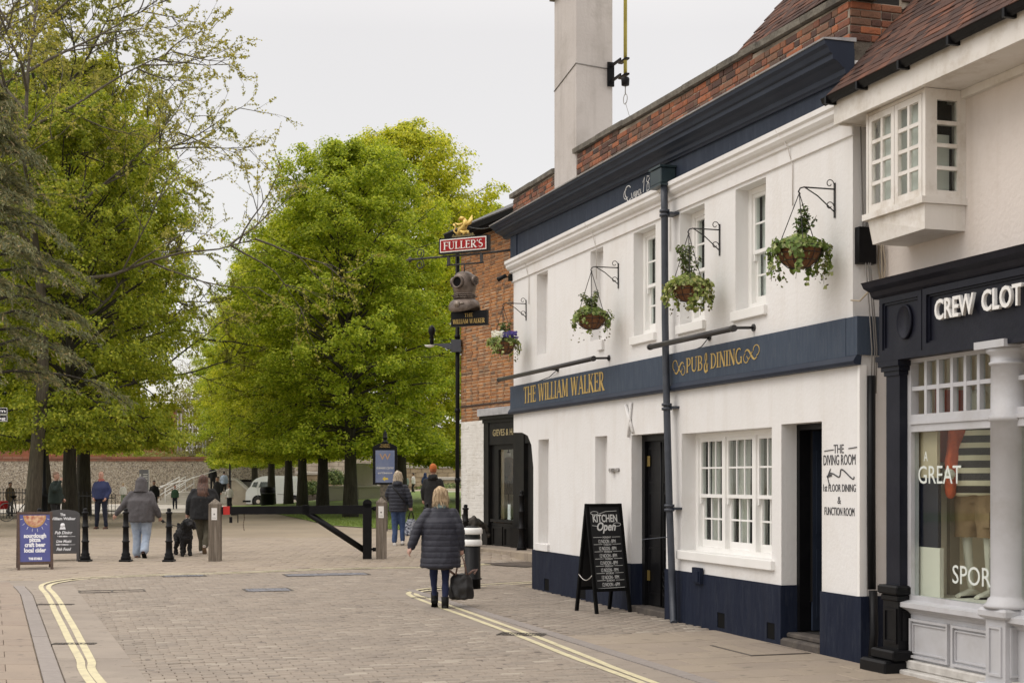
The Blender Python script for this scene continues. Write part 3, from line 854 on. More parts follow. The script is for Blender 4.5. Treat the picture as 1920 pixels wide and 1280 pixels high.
# door one: a black panelled leaf with brass hinge plates
dx0, dx1, dz0, dz1, dr = g_d1; dz0 = .10
d1 = MB()
d1.box(dx0, dx0 + .09, dr, dr + .1, dz0, dz1); d1.box(dx1 - .09, dx1, dr, dr + .1, dz0, dz1); d1.box(dx0 + .09, dx1 - .09, dr + .001, dr + .1, dz1 - .08, dz1)
door = d1.build('door', black, pub)
lf = MB(); lf.box(dx0 + .09, dx1 - .09, dr + .05, dr + .09, dz0 + .01, dz1 - .08)
xm = (dx0 + dx1) / 2
for a, b in ((dx0 + .13, xm - .05), (xm + .05, dx1 - .13)):
    for c, d in ((.25, .85), (.98, 1.55), (1.66, 2.12)):
        lf.box(a, b, dr + .038, dr + .0495, c, c + .025); lf.box(a, b, dr + .038, dr + .0495, d - .025, d)
        lf.box(a, a + .025, dr + .039, dr + .0495, c + .025, d - .025); lf.box(b - .025, b, dr + .039, dr + .0495, c + .025, d - .025)
lf.tube([(xm, dr + .03, dz0 + .02), (xm, dr + .03, dz1 - .1)], .014, 6)
lf.build('leaf', black, door)
for z in (.42, 1.88):
    h = MB(); h.box(dx0 + .10, dx0 + .18, dr + .030, dr + .037, z, z + .13); h.build('hinge_plate', brass, door)
h = MB()
for k in range(3):
    h.tube([(xm + .12 + .045 * math.cos(t), dr + .02, .30 + .11 * k + .045 * math.sin(t)) for t in np.linspace(0, 2 * PI, 13)], .008, 5)
h.build('boot_grille', black, door)
st = MB(); st.cbox(dx0 + .005, dx1 - .005, -.02, dr + .1, 0.0, dz0, .012); st.build('door_step', mat('step_stone', (.06, .05, .045), .9, (.1, .085, .07), 8, .4, 40), pub)

# door two: open doorway with a dark lobby and the pale edge of the open leaf
dx0, dx1, dz0, dz1, dr = g_d2; dz0 = .16
d2 = MB()
d2.box(dx0, dx0 + .06, dr, dr + .12, dz0, dz1); d2.box(dx1 - .06, dx1, dr, dr + .12, dz0, dz1); d2.box(dx0 + .06, dx1 - .06, dr + .001, dr + .12, dz1 - .06, dz1)
door = d2.build('door', black, pub)
lf = MB(); lf.box(dx0 + .065, dx0 + .10, dr + .13, dr + .40, dz0 + .01, dz1 - .07)
lf.box(dx0 + .1005, dx0 + .108, dr + .17, dr + .36, .3, 1.0); lf.box(dx0 + .1005, dx0 + .108, dr + .17, dr + .36, 1.15, 2.0)
lf.build('leaf', navy_dark, door)
ed = MB(); xs_ = lx(1521, -.62); ed.box(xs_ - .02, xs_ + .025, .60, .66, dz0 + .02, 2.0); ed.build('door_frame_edge', mat('cream_gloss', (.6, .58, .52), .5), door)
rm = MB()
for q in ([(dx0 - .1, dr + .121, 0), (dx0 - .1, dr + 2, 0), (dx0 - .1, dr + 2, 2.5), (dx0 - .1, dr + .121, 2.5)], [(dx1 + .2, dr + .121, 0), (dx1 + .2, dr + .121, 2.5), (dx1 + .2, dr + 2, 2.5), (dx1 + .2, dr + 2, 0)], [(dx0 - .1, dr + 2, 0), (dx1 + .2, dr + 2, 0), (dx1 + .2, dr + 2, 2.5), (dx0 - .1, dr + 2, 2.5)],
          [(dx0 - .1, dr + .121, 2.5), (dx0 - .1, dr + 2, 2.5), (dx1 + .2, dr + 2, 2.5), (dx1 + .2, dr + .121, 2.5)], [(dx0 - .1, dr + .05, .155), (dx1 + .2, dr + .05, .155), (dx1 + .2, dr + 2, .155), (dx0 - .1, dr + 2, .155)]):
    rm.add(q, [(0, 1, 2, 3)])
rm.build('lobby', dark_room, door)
st = MB(); st.cbox(dx0 + .013, dx1 - .013, -.025, dr + .1, 0.0, .10, .02); st.cbox(dx0 + .013, dx1 - .013, .05, dr + .11, .101, .152, .012); st.build('door_step', MATS['step_stone'], pub)

# rainwater head and downpipe
cast = mat('cast_iron_navy', (.030, .036, .050), .45, (.045, .052, .068), 8, .15, 40)
mb = MB()
hx0, hx1 = lx(1219, .23), lx(1239, .23)
mb.cbox(hx0, hx1, -.23, -.035, 5.22, 5.41, .012); mb.box(hx0 - .015, hx1 + .015, -.245, -.034, 5.411, 5.435); mb.box(hx0 - .01, hx1 + .01, -.24, -.034, 5.195, 5.219)
mb.build('rainwater_head', mat('rain_head_green', (.02, .035, .045), .4, (.03, .05, .055), 5), pub)
pts = [(lx(1245, .17), -.17, 5.2), (lx(1246, .15), -.15, 4.9), (lx(1247, .12), -.12, 3.6), (lx(1250, .12), -.12, 2.6), (lx(1255, .12), -.12, 1.4), (lx(1260, .10), -.10, .55), (lx(1263, .09), -.09, .05), (lx(1266, .12), -.14, .015)]
mb = MB(); mb.tube(pts, .042, 14)
for k in (1, 3, 4): 
    p = pts[k]; q = pts[k + 1]
    for o_ in (0, .05): mb.lathe([(.062, -.016), (.062, .016)], 14, Tm(p[0], p[1], p[2] - o_))
    mb.box(p[0] - .10, p[0] + .10, p[1] + .03, 0, p[2] - .05, p[2] - .02)
mb.tube([(lx(1240), -.25, .98), (lx(1266), -.03, 1.03)], .006, 5)
mb.build('downpipe', cast, pub)
# second downpipe on the near return, and cables
mb = MB(); xx = PXG + .05
mb.tube([(xx, .09, 2.66), (xx, .09, 1.6), (xx + .01, .09, .7)], .038, 10); mb.tube([(xx + .03, .09, .69), (xx + .08, .07, .3), (xx + .12, .02, .02)], .038, 10)
mb.build('downpipe', black, pub)
mb = MB()
for j, (o1, o2) in enumerate(((.06, .10), (.12, .13), (.17, .15))):
    MB().tube([(PX1 + .03, o1, 5.2), (PX1 + .012, o1 + .02, 4.7), (PX1 + .012, o2, 4.0), (PXG + .045, o2 - .03, 3.3), (PXG + .045, o2, 2.9), (PXG + .03, o2, 2.5)], .007, 5).build('cable', MATS['cable_grey'], pub)
mb = MB()
for px in (1112, 1250, 1480, 985):
    x = lx(px + 8)
    MB().tube([(x - .1, -.15, 5.22), (x - .02, -.06, 5.05), (x, -.012, 4.85), (x, -.012, 4.45)], .006, 5).build('cable', mat('cable_white', (.6, .57, .53), .6), pub)
# cross-shaped wall tie
mb = MB(); zx = lz(1183, 787); xx = lx(1183)
mb.tube([(xx - .13, -.02, zx + .2), (xx + .11, -.02, zx - .17)], .022, 6); mb.tube([(xx + .06, -.022, zx + .22), (xx - .04, -.022, zx - .22)], .018, 6); mb.lathe([(.04, 0), (.04, .03)], 10, Tm(xx, -.012, zx, rx=PI / 2))
mb.build('wall_tie', white, pub)
mb = MB(); mb.box(lx(1145), lx(1162), -.03, 0, 1.82, 1.86); mb.box(lx(1150), lx(1154), -.06, -.031, 1.80, 1.85); mb.build('old_bracket', mat('worn_iron', (.12, .11, .10), .8, (.5, .48, .46), 40), pub)
mb = MB(); mb.box(lx(1306), lx(1321), -.06, -.017, .52, .70); mb.box(lx(1309), lx(1319), -.075, -.0605, .54, .66); mb.build('junction_box', navy_pl, pub)
# lettering
mb = MB(); roman('THE WILLIAM WALKER', .255, lx(988), lx(1140), 2.905, -.052, mb); mb.build('name_lettering', gold, pub)
mb = MB(); roman('PUB', .17, lx(1294), lx(1326), 2.95, -.052, mb); roman('&', .22, lx(1328), lx(1337), 2.92, -.053, mb); roman('DINING', .17, lx(1340), lx(1400), 2.95, -.052, mb)
def swirl(mb, cx, cz, w, h, flip, y):
    def C(pts, ww): mb.ribbon([(cx + flip * p[0] * w, cz + p[1] * h) for p in pts], ww, y)
    n = 24
    C([(-1 + 2 * i / n, .55 * math.sin(PI * 1.6 * (-.5 + i / n))) for i in range(n + 1)], [.006 + .018 * math.sin(PI * i / n) for i in range(n + 1)])
    C([(-.9 + .5 * math.cos(t), .35 + .55 * math.sin(t)) for t in np.linspace(0, 4.6, 16)], .010)
    C([(.8 + .42 * math.cos(t), -.3 + .5 * math.sin(t)) for t in np.linspace(3.1, 7.6, 16)], .010)
    C([(-.3 + 1.0 * i / n, .35 * math.cos(PI * 1.5 * i / n) - .1) for i in range(n + 1)], .009)
swirl(mb, (lx(1271) + lx(1292)) / 2, 3.02, (lx(1292) - lx(1271)) / 2.4, .11, 1, -.052)
swirl(mb, (lx(1403) + lx(1430)) / 2, 3.03, (lx(1430) - lx(1403)) / 2.4, .10, -1, -.052)
mb.build('dining_lettering', gold, pub)
# hand-drawn date on the frieze, half hidden by the rainwater head
mb = MB(); bx0, bx1 = lx(1176), lx(1224); sc = (bx1 - bx0)
def S(pts, w=.010): mb.ribbon([(bx0 + p[0] * sc, 5.285 + p[1] * .205) for p in pts], w, -.032 - .0002 * (len(mb.v) % 7))
S([(.13 + .12 * math.cos(t), .62 + .36 * math.sin(t)) for t in np.linspace(.5, 4.2, 14)] + [(.10, .1), (.16, -.02), (.24, .12)], .012)
S([(.06 + .1 * math.cos(t), .5 + .3 * math.sin(t)) for t in np.linspace(1.5, 5.5, 12)], .008)
S([(.27, .42), (.29, .1), (.33, .06), (.36, .36), (.39, .42), (.4, .12), (.44, .06), (.5, .38), (.45, .4), (.43, .2), (.46, .06), (.52, .36), (.53, .1), (.58, .12)], .009)
S([(.61, .38), (.57, .4), (.56, .12), (.6, .06), (.64, .38), (.64, .1), (.68, .12)], .009)
S([(.72, .72), (.78, 1.0), (.74, .1)], .010)
S([(.97, .9), (.88, .98), (.86, .7), (.95, .5), (.96, .12), (.87, .08), (.88, .45), (.98, .8)], .009)
mb.build('date_lettering', mat('white_lettering', (.75, .74, .72), .6), pub)
# painted words by the second door
ink = mat('sign_ink', (.05, .05, .055), .7)
cxw = (lx(1543) + lx(1608)) / 2 - .01
def ww(a, b): return lx(b) - lx(a)
put_text(pub, 'THE', cxw - .01, -.002, lz(1578, 849), .12, ink, 'painted_lettering', fit=ww(1568, 1587), ext=.002)
put_text(pub, 'DIVING ROOM', cxw, -.002, lz(1578, 871), .14, ink, 'painted_lettering', fit=ww(1546, 1606), ext=.002)
put_text(pub, '1st FLOOR DINING', cxw, -.002, lz(1578, 921), .10, ink, 'painted_lettering', fit=ww(1546, 1607), ext=.002)
put_text(pub, '&', cxw, -.002, lz(1578, 944), .10, ink, 'painted_lettering', ext=.002)
put_text(pub, 'FUNCTION ROOM', cxw, -.002, lz(1578, 966), .11, ink, 'painted_lettering', fit=ww(1549, 1605), ext=.002)
mb = MB()
zt = lz(1578, 843)
mb.ribbon([(lx(1546), zt - .005), (lx(1564), zt + .005)], .008, -.002); mb.ribbon([(lx(1591), zt + .01), (lx(1608), zt + .02)], .008, -.002)
za = lz(1578, 893); W0, W1 = lx(1551), lx(1602)
P = []
for i in range(60):
    t = i / 59
    P.append((W0 + (W1 - W0) * t + .035 * math.sin(t * 4 * PI + PI) * (1 if .2 < t else t * 5), za + .035 * math.sin(PI * t) + .035 * math.sin(t * 4 * PI) * min(1, t * 3)))
mb.ribbon(P, .012, -.0021)
mb.ribbon([(W0 + .07, za + .075), (W0 + .01, za + .0), (W0 + .05, za - .09)], .011, -.0025); mb.ribbon([(W0 + .0, za), (W0 + .09, za + .015)], .02, -.003)
mb.build('painted_arrow', ink, pub)

# ---------------------------------------------------------------- lamps, bracket sign, camera
def local_thing(name, x, y, z, label, cat, group=None):
    return empty(name, FM @ Vector((x, y, z)), FR, label, cat, group)
def trough_light(pa, pb, parm, py, label, n=.26):
    xa, xb = lx(pa, n), lx(pb, n); z = lz((pa + pb) / 2, py, n)
    t = local_thing('sign_light', xa, -n, z, label, 'sign light', 'trough lights over the painted names')
    w = xb - xa
    m_ = MB(); m_.tube([(0, 0, 0), (w, 0, 0)], .032, 10); m_.lathe([(.037, 0), (.037, .05)], 10, Tm(-.005, 0, 0, ry=PI / 2)); m_.lathe([(.037, 0), (.037, .05)], 10, Tm(w - .04, 0, 0, ry=PI / 2))
    m_.build('trough', mat('dark_bronze', (.045, .042, .042), .4, metal=.3), t)
    for x in (w * .98, w * .5):
        m_ = MB(); m_.tube([(x, 0, .01), (x, n, .02)], .016, 7); m_.lathe([(.04, 0), (.04, .015)], 10, Tm(x, n - .002, .02, rx=PI / 2)); m_.build('arm', MATS['dark_bronze'], t)
    m_ = MB(); m_.tube([(w * .5, n - .03, 0), (w * .42, n - .02, -.07), (w * .3, n - .02, -.10)], .006, 5); m_.build('cable', black, t)
trough_light(935, 1113, 1147, 692, 'long dark trough light above the gold pub name, nearer the park')
trough_light(1218, 1376, 1428, 633, 'long dark trough light above the gold words pub and dining')
t = local_thing('security_camera', lx(962), -.02, lz(962, 521), 'black bullet security camera on the far top corner of the white pub', 'camera')
m_ = MB(); m_.box(-.05, .09, -.09, .02, -.09, .09); m_.build('mount', black, t)
m_ = MB(); m_.tube([(0, -.1, .02), (0, -.2, .03), (-.03, -.26, 0)], .018, 6); m_.build('bracket', black, t)
m_ = MB(); m_.tube([(.08, -.2, .04), (-.06, -.32, -.03), (-.1, -.36, -.05)], [.055, .055, .065], 10); m_.build('housing', black, t); t.scale = (.6, .6, .6)
# ================================================================== hanging baskets and their brackets
iron = mat('wrought_iron', (.012, .012, .013), .5, (.03, .026, .024), 20, .2, 60)
coir = mat('coir_liner', (.16, .068, .028), .95, (.25, .115, .05), 30, .8, 90)
ivy_m = leaf_mat('ivy_leaf', [(0, (.09, .14, .035)), (.35, (.19, .27, .06)), (.7, (.34, .41, .12)), (.9, (.55, .57, .28)), (1, (.16, .16, .06))], .3)
shrub_m = leaf_mat('shrub_leaf', [(0, (.03, .06, .02)), (.5, (.09, .15, .04)), (.85, (.20, .26, .08)), (1, (.3, .33, .14))], .2)
white_fl = leaf_mat('white_petal', [(0, (.75, .75, .72)), (1, (.85, .84, .8))], .3)
blue_fl = leaf_mat('violet_petal', [(0, (.06, .05, .22)), (1, (.12, .08, .34))], .3)
dry_m = leaf_mat('dry_leaf', [(0, (.16, .13, .07)), (.6, (.22, .24, .10)), (1, (.10, .06, .03))], .2)
def leaf_quads(C, Nn, size, aspect=.7, fold=.12, A=None):
    """one folded leaf per centre C with normal Nn"""
    n = len(C); C = np.asarray(C, float); Nn = np.asarray(Nn, float)
    Nn = Nn / np.maximum(np.linalg.norm(Nn, axis=1, keepdims=True), 1e-6)
    if A is None: A = RNG.normal(size=(n, 3))
    A = A - Nn * (A * Nn).sum(1, keepdims=True)
    A /= np.maximum(np.linalg.norm(A, axis=1, keepdims=True), 1e-6)
    B = np.cross(Nn, A)
    s = np.broadcast_to(np.asarray(size, float), (n,))[:, None]
    p0 = C - A * s * .5; p2 = C + A * s * .5 - Nn * s * fold
    p1 = C + B * s * aspect * .5 + Nn * s * fold + A * s * .05; p3 = C - B * s * aspect * .5 + Nn * s * fold + A * s * .05
    V = np.stack([p0, p1, p2, p3], 1).reshape(-1, 3)
    Fq = np.arange(4 * n).reshape(n, 4)
    return V, Fq
def leaf_obj(name, C, Nn, size, m, parent, **k):
    V, Fq = leaf_quads(C, Nn, size, **k)
    return link(name, fast_mesh(name, V, Fq, m), parent)
def bracket(px, ztop, zbot, arm, label):
    t = local_thing('basket_bracket', lx(px), -.004, zbot, label, 'bracket', 'wrought iron brackets holding the hanging baskets')
    h = ztop - zbot; za = h * .82
    m_ = MB(); m_.box(-.012, .012, -.008, .002, 0, h); m_.build('back_plate', iron, t)
    m_ = MB(); m_.tube([(0, -.008, za), (0, -arm + .04, za), (0, -arm, za - .012), (0, -arm - .018, za - .045), (0, -arm, za - .07)], .0075, 6)
    m_.build('arm', iron, t)
    m_ = MB(); m_.tube([(0, -.01, h * .18), (0, -arm * .5, za * .62 + .03), (0, -arm * .86, za - .003)], .006, 6); m_.build('stay', iron, t)
    for z0, sgn in ((h * .18, 1), (za, 1)):
        m_ = MB(); m_.tube([(0, -.055 + .045 * math.cos(a) * (1 - a / 9), z0 + .05 * sgn + .045 * math.sin(a) * (1 - a / 9)) for a in np.linspace(0, 6, 16)], .005, 5)
        m_.build('scroll', iron, t)
    return FM @ Vector((lx(px), -.004 - arm - .01, zbot + za - .06))
def basket(tip, rim_z, R, label, seed, green=1.0, flowers=False):
    rng = np.random.default_rng(seed)
    t = empty('hanging_basket', (tip.x, tip.y, rim_z), 0, label, 'hanging basket', 'planted hanging baskets along the pub front')
    hgt = tip.z - rim_z
    m_ = MB(); m_.lathe([(.02, -R * .92), (R * .45, -R * .86), (R * .75, -R * .62), (R * .93, -R * .3), (R, 0), (R * .94, .0), (R * .8, -.02), (0.0, -.03)], 26)
    m_.build('coir_bowl', coir, t)
    m_ = MB()
    def circ(r, z): return [(r * math.cos(a), r * math.sin(a), z) for a in np.linspace(0, 2 * PI, 29)]
    m_.tube(circ(R + .006, 0), .006, 5, caps=False); m_.tube(circ(R * .95 + .006, -R * .3), .004, 5, caps=False); m_.tube(circ(R * .76 + .006, -R * .62), .004, 5, caps=False)
    for k in range(12):
        a = 2 * PI * k / 12
        m_.tube([((r + .006) * math.cos(a), (r + .006) * math.sin(a), z) for r, z in ((R, 0), (R * .95, -R * .3), (R * .77, -R * .62), (R * .47, -R * .88), (.02, -R * .95))], .0035, 4)
    m_.build('wire_frame', iron, t)
    for k in range(3):
        a = 2 * PI * k / 3 + .5
        c = MB(); n = 14
        for i in range(n):
            u = (i + .5) / n; p = Vector((R * math.cos(a) * (1 - u), R * math.sin(a) * (1 - u), hgt * u)); d = Vector((-R * math.cos(a), -R * math.sin(a), hgt)) / n * .62
            c.tube([p - d, p + d], .0045, 4)
        c.build('chain', iron, t)
    # ivy mound, trailing strands and upright shrub
    n = int(560 * green)
    th = rng.uniform(0, 2 * PI, n); rr = R * (1.15 * np.sqrt(rng.uniform(0, 1, n))); zz = .02 + .10 * rng.uniform(0, 1, n) * (1.3 - rr / R) - np.maximum(0, rr - R * .8) * .7
    C = np.stack([rr * np.cos(th), rr * np.sin(th), zz], 1); Nn = np.stack([np.cos(th) * .8, np.sin(th) * .8, np.full(n, .7)], 1) + rng.normal(0, .45, (n, 3))
    C2 = [C]; N2 = [Nn]
    stems = MB()
    for k in range(int(22 * green)):
        a = rng.uniform(0, 2 * PI); ln = rng.uniform(.08, .34) * (1.1 if green > .9 else .8); sw = rng.normal(0, .25)
        pts = []
        for i in range(8):
            u = i / 7; r = R * (1.0 + .28 * min(1, u * 2.2)) ; aa = a + sw * u
            pts.append((r * math.cos(aa), r * math.sin(aa), .03 - ln * u ** 1.3 + .02 * math.sin(u * 9)))
        stems.tube(pts, .0025, 3)
        m = int(10 + ln * 60)
        P = np.array(pts); idx = rng.uniform(0, 6.99, m); i0 = idx.astype(int); fr = (idx - i0)[:, None]
        q = P[i0] * (1 - fr) + P[i0 + 1] * fr + rng.normal(0, .018, (m, 3)); C2.append(q); N2.append(np.stack([np.cos(np.full(m, a)), np.sin(np.full(m, a)), np.full(m, .25)], 1) + rng.normal(0, .4, (m, 3)))
    stems.build('ivy_stem', mat('ivy_stem', (.10, .07, .04), .9), t, kind='stuff')
    C = np.concatenate(C2); Nn = np.concatenate(N2)
    leaf_obj('ivy', C, Nn, rng.uniform(.03, .06, len(C)), ivy_m, t, aspect=.95)
    up = MB(); C2 = []; N2 = []
    for k in range(9):
        a = rng.uniform(0, 2 * PI); ln = rng.uniform(.5, .86) * hgt * (.95 if green > .9 else .7); sp = rng.uniform(.02, .13)
        pts = [(sp * u * math.cos(a) * 1.4, sp * u * math.sin(a) * 1.4, ln * u) for u in np.linspace(0, 1, 6)]
        up.tube(pts, [.005 - .0006 * i for i in range(6)], 4)
        m = 34; P = np.array(pts); idx = rng.uniform(.8, 4.99, m); i0 = idx.astype(int); fr = (idx - i0)[:, None]
        q = P[i0] * (1 - fr) + P[i0 + 1] * fr; off = rng.normal(0, 1, (m, 3)); off[:, 2] *= .5; off /= np.linalg.norm(off, axis=1, keepdims=True)
        C2.append(q + off * .03); N2.append(off * .6 + np.array([0, 0, .8]))
    up.build('shrub_stem', MATS['ivy_stem'], t, kind='stuff')
    C = np.concatenate(C2); Nn = np.concatenate(N2)
    leaf_obj('shrub', C, Nn, rng.uniform(.04, .065, len(C)), shrub_m, t, aspect=.5)
    n = 60; th = rng.uniform(0, 2 * PI, n); C = np.stack([R * 1.15 * np.cos(th), R * 1.15 * np.sin(th), -rng.uniform(.02, .32, n)], 1) + rng.normal(0, .02, (n, 3))
    leaf_obj('dry_trailer', C, rng.normal(0, 1, (n, 3)), .035, dry_m, t)['kind'] = 'stuff'
    if flowers:
        for nm, mm, cnt, dx in (('white_flower', white_fl, 110, -.06), ('violet_flower', blue_fl, 110, .10)):
            th = rng.uniform(0, 2 * PI, cnt); rr = R * .8 * np.sqrt(rng.uniform(0, 1, cnt))
            C = np.stack([rr * np.cos(th) * .8 + dx, rr * np.sin(th) - .08, .06 + rng.uniform(0, .09, cnt)], 1)
            leaf_obj(nm, C, np.stack([np.zeros(cnt), -np.ones(cnt), np.full(cnt, .8)], 1) + rng.normal(0, .3, (cnt, 3)), .05, mm, t, aspect=1)
    return t
b = [(987, 4.53, 4.21, 'black scrolled bracket at the far corner of the white front, over the flowered basket', 'hanging basket with white and violet flowers at the far corner of the pub', 5, .7, True, .20),
     (1160, 4.55, 4.22, 'black scrolled bracket between the two blind upper niches and the first sash', 'sparse hanging basket with bare coir bowl above the gold pub name', 6, .62, False, .205),
     (1350, 4.55, 4.20, 'black scrolled bracket between the two upper sashes right of the downpipe', 'bushy hanging basket just right of the long downpipe', 7, 1.1, False, .20),
     (1566, 4.52, 4.19, 'black scrolled bracket next to the jutting bay window, white wall behind', 'largest leafy hanging basket with long ivy trails, next to the bay window', 8, 1.25, False, .215)]
for px, zt_, zb_, l1, l2, sd, gr, fl, R in b:
    tip = bracket(px, zt_, zb_, .37, l1)
    basket(tip, 3.89 if px > 1500 else 3.86, R, l2, sd, gr, fl)

# ================================================================== projecting pub sign
sg = empty('hanging_sign', FM @ Vector((PX0 - .03, 0, 5.41)), rad(-27.2), 'red and gold projecting sign with a bronze diving helmet on a black iron arm', 'pub sign')
red_m = mat('sign_red', (.27, .008, .010), .55, (.31, .012, .012), 6, spec=.2)
sgw = mat('sign_white', (.78, .76, .72), .5)
m_ = MB(); m_.tube([(0, 0, .02), (-.5, 0, 0), (-1.9, 0, -.005)], [.02, .018, .016], 8); m_.lathe([(.001, 0), (.032, .10), (.012, .16)], 8, Tm(-2.04, 0, -.006, ry=PI / 2)); m_.tube([(-1.95, 0, -.05), (-1.95, 0, .04)], .02, 6); m_.build('arm', iron, sg)
for zz, sn in ((.09, 1), (-.10, -1)):
    m_ = MB(); m_.tube([(-1.75 + .075 * math.cos(a) * (1 - a / 11), 0, zz + sn * .075 * math.sin(a) * (1 - a / 11)) for a in np.linspace(-1.6, 7, 26)], .009, 5)
    m_.build('scroll', iron, sg)
m_ = MB(); m_.box(-1.365, -.435, -.045, .045, .035, .295); m_.build('sign_frame', black, sg)
m_ = MB(); m_.box(-1.335, -.465, -.052, .052, .058, .272); m_.build('border', sgw, sg)
m_ = MB(); m_.box(-1.318, -.482, -.056, .056, .075, .255); m_.build('red_panel', red_m, sg)
m_ = MB(); roman("FULLER'S", .125, -1.27, -.52, .10, -.058, m_, .004); m_.build('lettering', sgw, sg)
# gilded beast crest standing on a leafy bar
m_ = MB(); g0 = Vector((-.93, 0, .31))
def gt(pts, r): m_.tube([g0 + Vector(p) for p in pts], r, 6)
gt([(-.10, 0, .02), (-.06, 0, .10), (.02, 0, .15), (.05, 0, .22), (.02, 0, .28)], [.03, .04, .055, .045, .03])
gt([(.02, 0, .28), (-.03, 0, .30), (-.08, 0, .275)], [.04, .035, .015])
gt([(.06, .0, .18), (.13, .02, .25), (.16, .03, .34)], [.03, .035, .008]); gt([(.06, -.02, .18), (.15, -.03, .21), (.20, -.03, .28)], [.03, .03, .008])
gt([(.02, -.02, .2), (-.07, -.03, .19), (-.13, -.03, .22)], [.025, .02, .012]); gt([(.02, .02, .17), (-.06, .03, .14), (-.12, .03, .15)], [.025, .02, .012])
gt([(-.06, 0, .10), (.04, 0, .05), (.0, 0, .0)], [.04, .035, .02]); gt([(-.02, .02, .10), (.08, .02, .07), (.09, .02, .0)], [.04, .03, .02])
gt([(-.10, 0, .03), (-.17, 0, .10), (-.14, 0, .17), (-.18, 0, .21)], [.015, .014, .014, .02])
m_.build('gilt_beast', mat('gilding', (.75, .55, .18), .35, (.55, .38, .1), 25, .3, 40, metal=.6), sg)
m_ = MB(); m_.box(-1.12, -.72, -.03, .03, .297, .318)
for k in range(9): m_.lathe([(.0, 0), (.022, .02), (0, .045)], 6, Tm(-1.10 + .045 * k, -.01 + .02 * (k % 2), .31))
m_.build('crest_bar', mat('bronze_green', (.09, .08, .035), .5, (.25, .18, .05), 30), sg)
m_ = MB()
for x in (-1.2, -.58): m_.box(x - .02, x + .02, -.02, .02, -.15, .005)
m_.tube([(-1.24, 0, -.15), (-.54, 0, -.15)], .015, 6); m_.tube([(-.90, 0, -.15), (-.90, 0, -.30)], .012, 6)
m_.build('hanger', iron, sg)
for x in (-.78, -.98): MB().tube([(x, 0, -.93), (x, 0, -.8)], .009, 5).build('hook', iron, sg)
# the helmet
bronze = mat('aged_bronze', (.095, .074, .062), .42, (.19, .15, .125), 6, .25, 30, metal=.55)
hc = Vector((-.90, 0, -.47))
HM = Matrix.Translation(hc) @ Matrix.Rotation(rad(27.2 - 30), 4, 'Z')      # the face looks along local -y
hs = [(.17, -.17), (.195, -.08), (.205, 0), (.195, .07), (.165, .13), (.11, .175), (.05, .195), (.0, .2)]
m_ = MB(); m_.lathe([(.15, -.20), (.165, -.19)] + hs, 28, HM); m_.build('helmet_dome', bronze, sg)
def port(M, r, grille, name):
    q = MB(); q.lathe([(r, 0), (r, .05), (r * .92, .065), (r * .76, .065), (r * .74, .01)], 20, M); q.build(name + '_ring', bronze, sg)
    q = MB(); q.lathe([(r * .77, .036), (r * .77, .044)], 16, M); q.build(name + '_glass', black_matt, sg)
    if grille:
        q = MB()
        for o_ in (-.4, 0, .4):
            l = r * math.sqrt(1 - o_ * o_) * .8
            q.tube([M @ Vector((o_ * r, -l, .06)), M @ Vector((o_ * r, l, .06))], .006, 5); q.tube([M @ Vector((-l, o_ * r, .062)), M @ Vector((l, o_ * r, .062))], .006, 5)
        q.build(name + '_grille', bronze, sg)
port(HM @ Tm(0, -.175, .0, rx=PI / 2), .105, False, 'front_port')
port(HM @ Matrix.Rotation(rad(88), 4, 'Z') @ Tm(0, -.165, .03, rx=PI / 2), .085, True, 'side_port')
port(HM @ Matrix.Rotation(rad(-88), 4, 'Z') @ Tm(0, -.165, .03, rx=PI / 2), .085, True, 'side_port')
m_ = MB()
for z, r in ((-.185, .185), (-.215, .19), (-.245, .185)): m_.lathe([(r - .01, z - .012), (r, z - .008), (r, z + .008), (r - .01, z + .012)], 26, HM)
for k in range(8): m_.lathe([(.014, 0), (.014, .03)], 6, HM @ Matrix.Rotation(k * PI / 4, 4, 'Z') @ Tm(0, -.185, -.215, rx=PI / 2))
m_.build('neck_ring', bronze, sg)
m_ = MB(); n = 32; rings = []
V = []; Fc = []
for j, (r, z) in enumerate([(.16, -.25), (.19, -.275), (.235, -.31), (.26, -.37), (.262, -.43), (.245, -.44)]):
    for k in range(n):
        a = 2 * PI * k / n
        dip = (abs(math.sin(a)) - .5) * .10 * max(0, j - 2) / 3
        V.append((r * math.cos(a) * 1.05, r * math.sin(a) * .92, z - dip))
for j in range(5):
    for k in range(n): Fc.append((j * n + k, j * n + (k + 1) % n, (j + 1) * n + (k + 1) % n, (j + 1) * n + k))
m_.add(V, [tuple(reversed(f)) for f in Fc], HM, True)
for k in range(12): 
    a = 2 * PI * k / 12; m_.lathe([(.012, -.01), (.012, .02)], 6, HM @ Tm(.25 * math.cos(a), .225 * math.sin(a), -.37))
m_.build('breastplate', bronze, sg)
m_ = MB(); m_.lathe([(.055, 0), (.055, .02), (.0, .03)], 14, HM @ Tm(.0, -.235, -.36, rx=PI / 2)); m_.tube([HM @ Vector((.05, -.24, -.36)), HM @ Vector((.12, -.22, -.35))], .012, 5); m_.build('maker_plate', mat('pale_bronze', (.34, .29, .24), .4, (.2, .16, .13), 40, metal=.5), sg)
m_ = MB(); m_.box(-1.135, -.465, -.035, .035, -1.16, -.93); m_.box(-1.15, -.45, -.04, .04, -1.175, -1.161); m_.build('name_board', black, sg)
m_ = MB(); roman('THE', .062, -.88, -.72, -1.03, -.037, m_, .003); roman('WILLIAM WALKER', .075, -1.10, -.50, -1.135, -.037, m_, .003); m_.build('board_lettering', gold, sg)

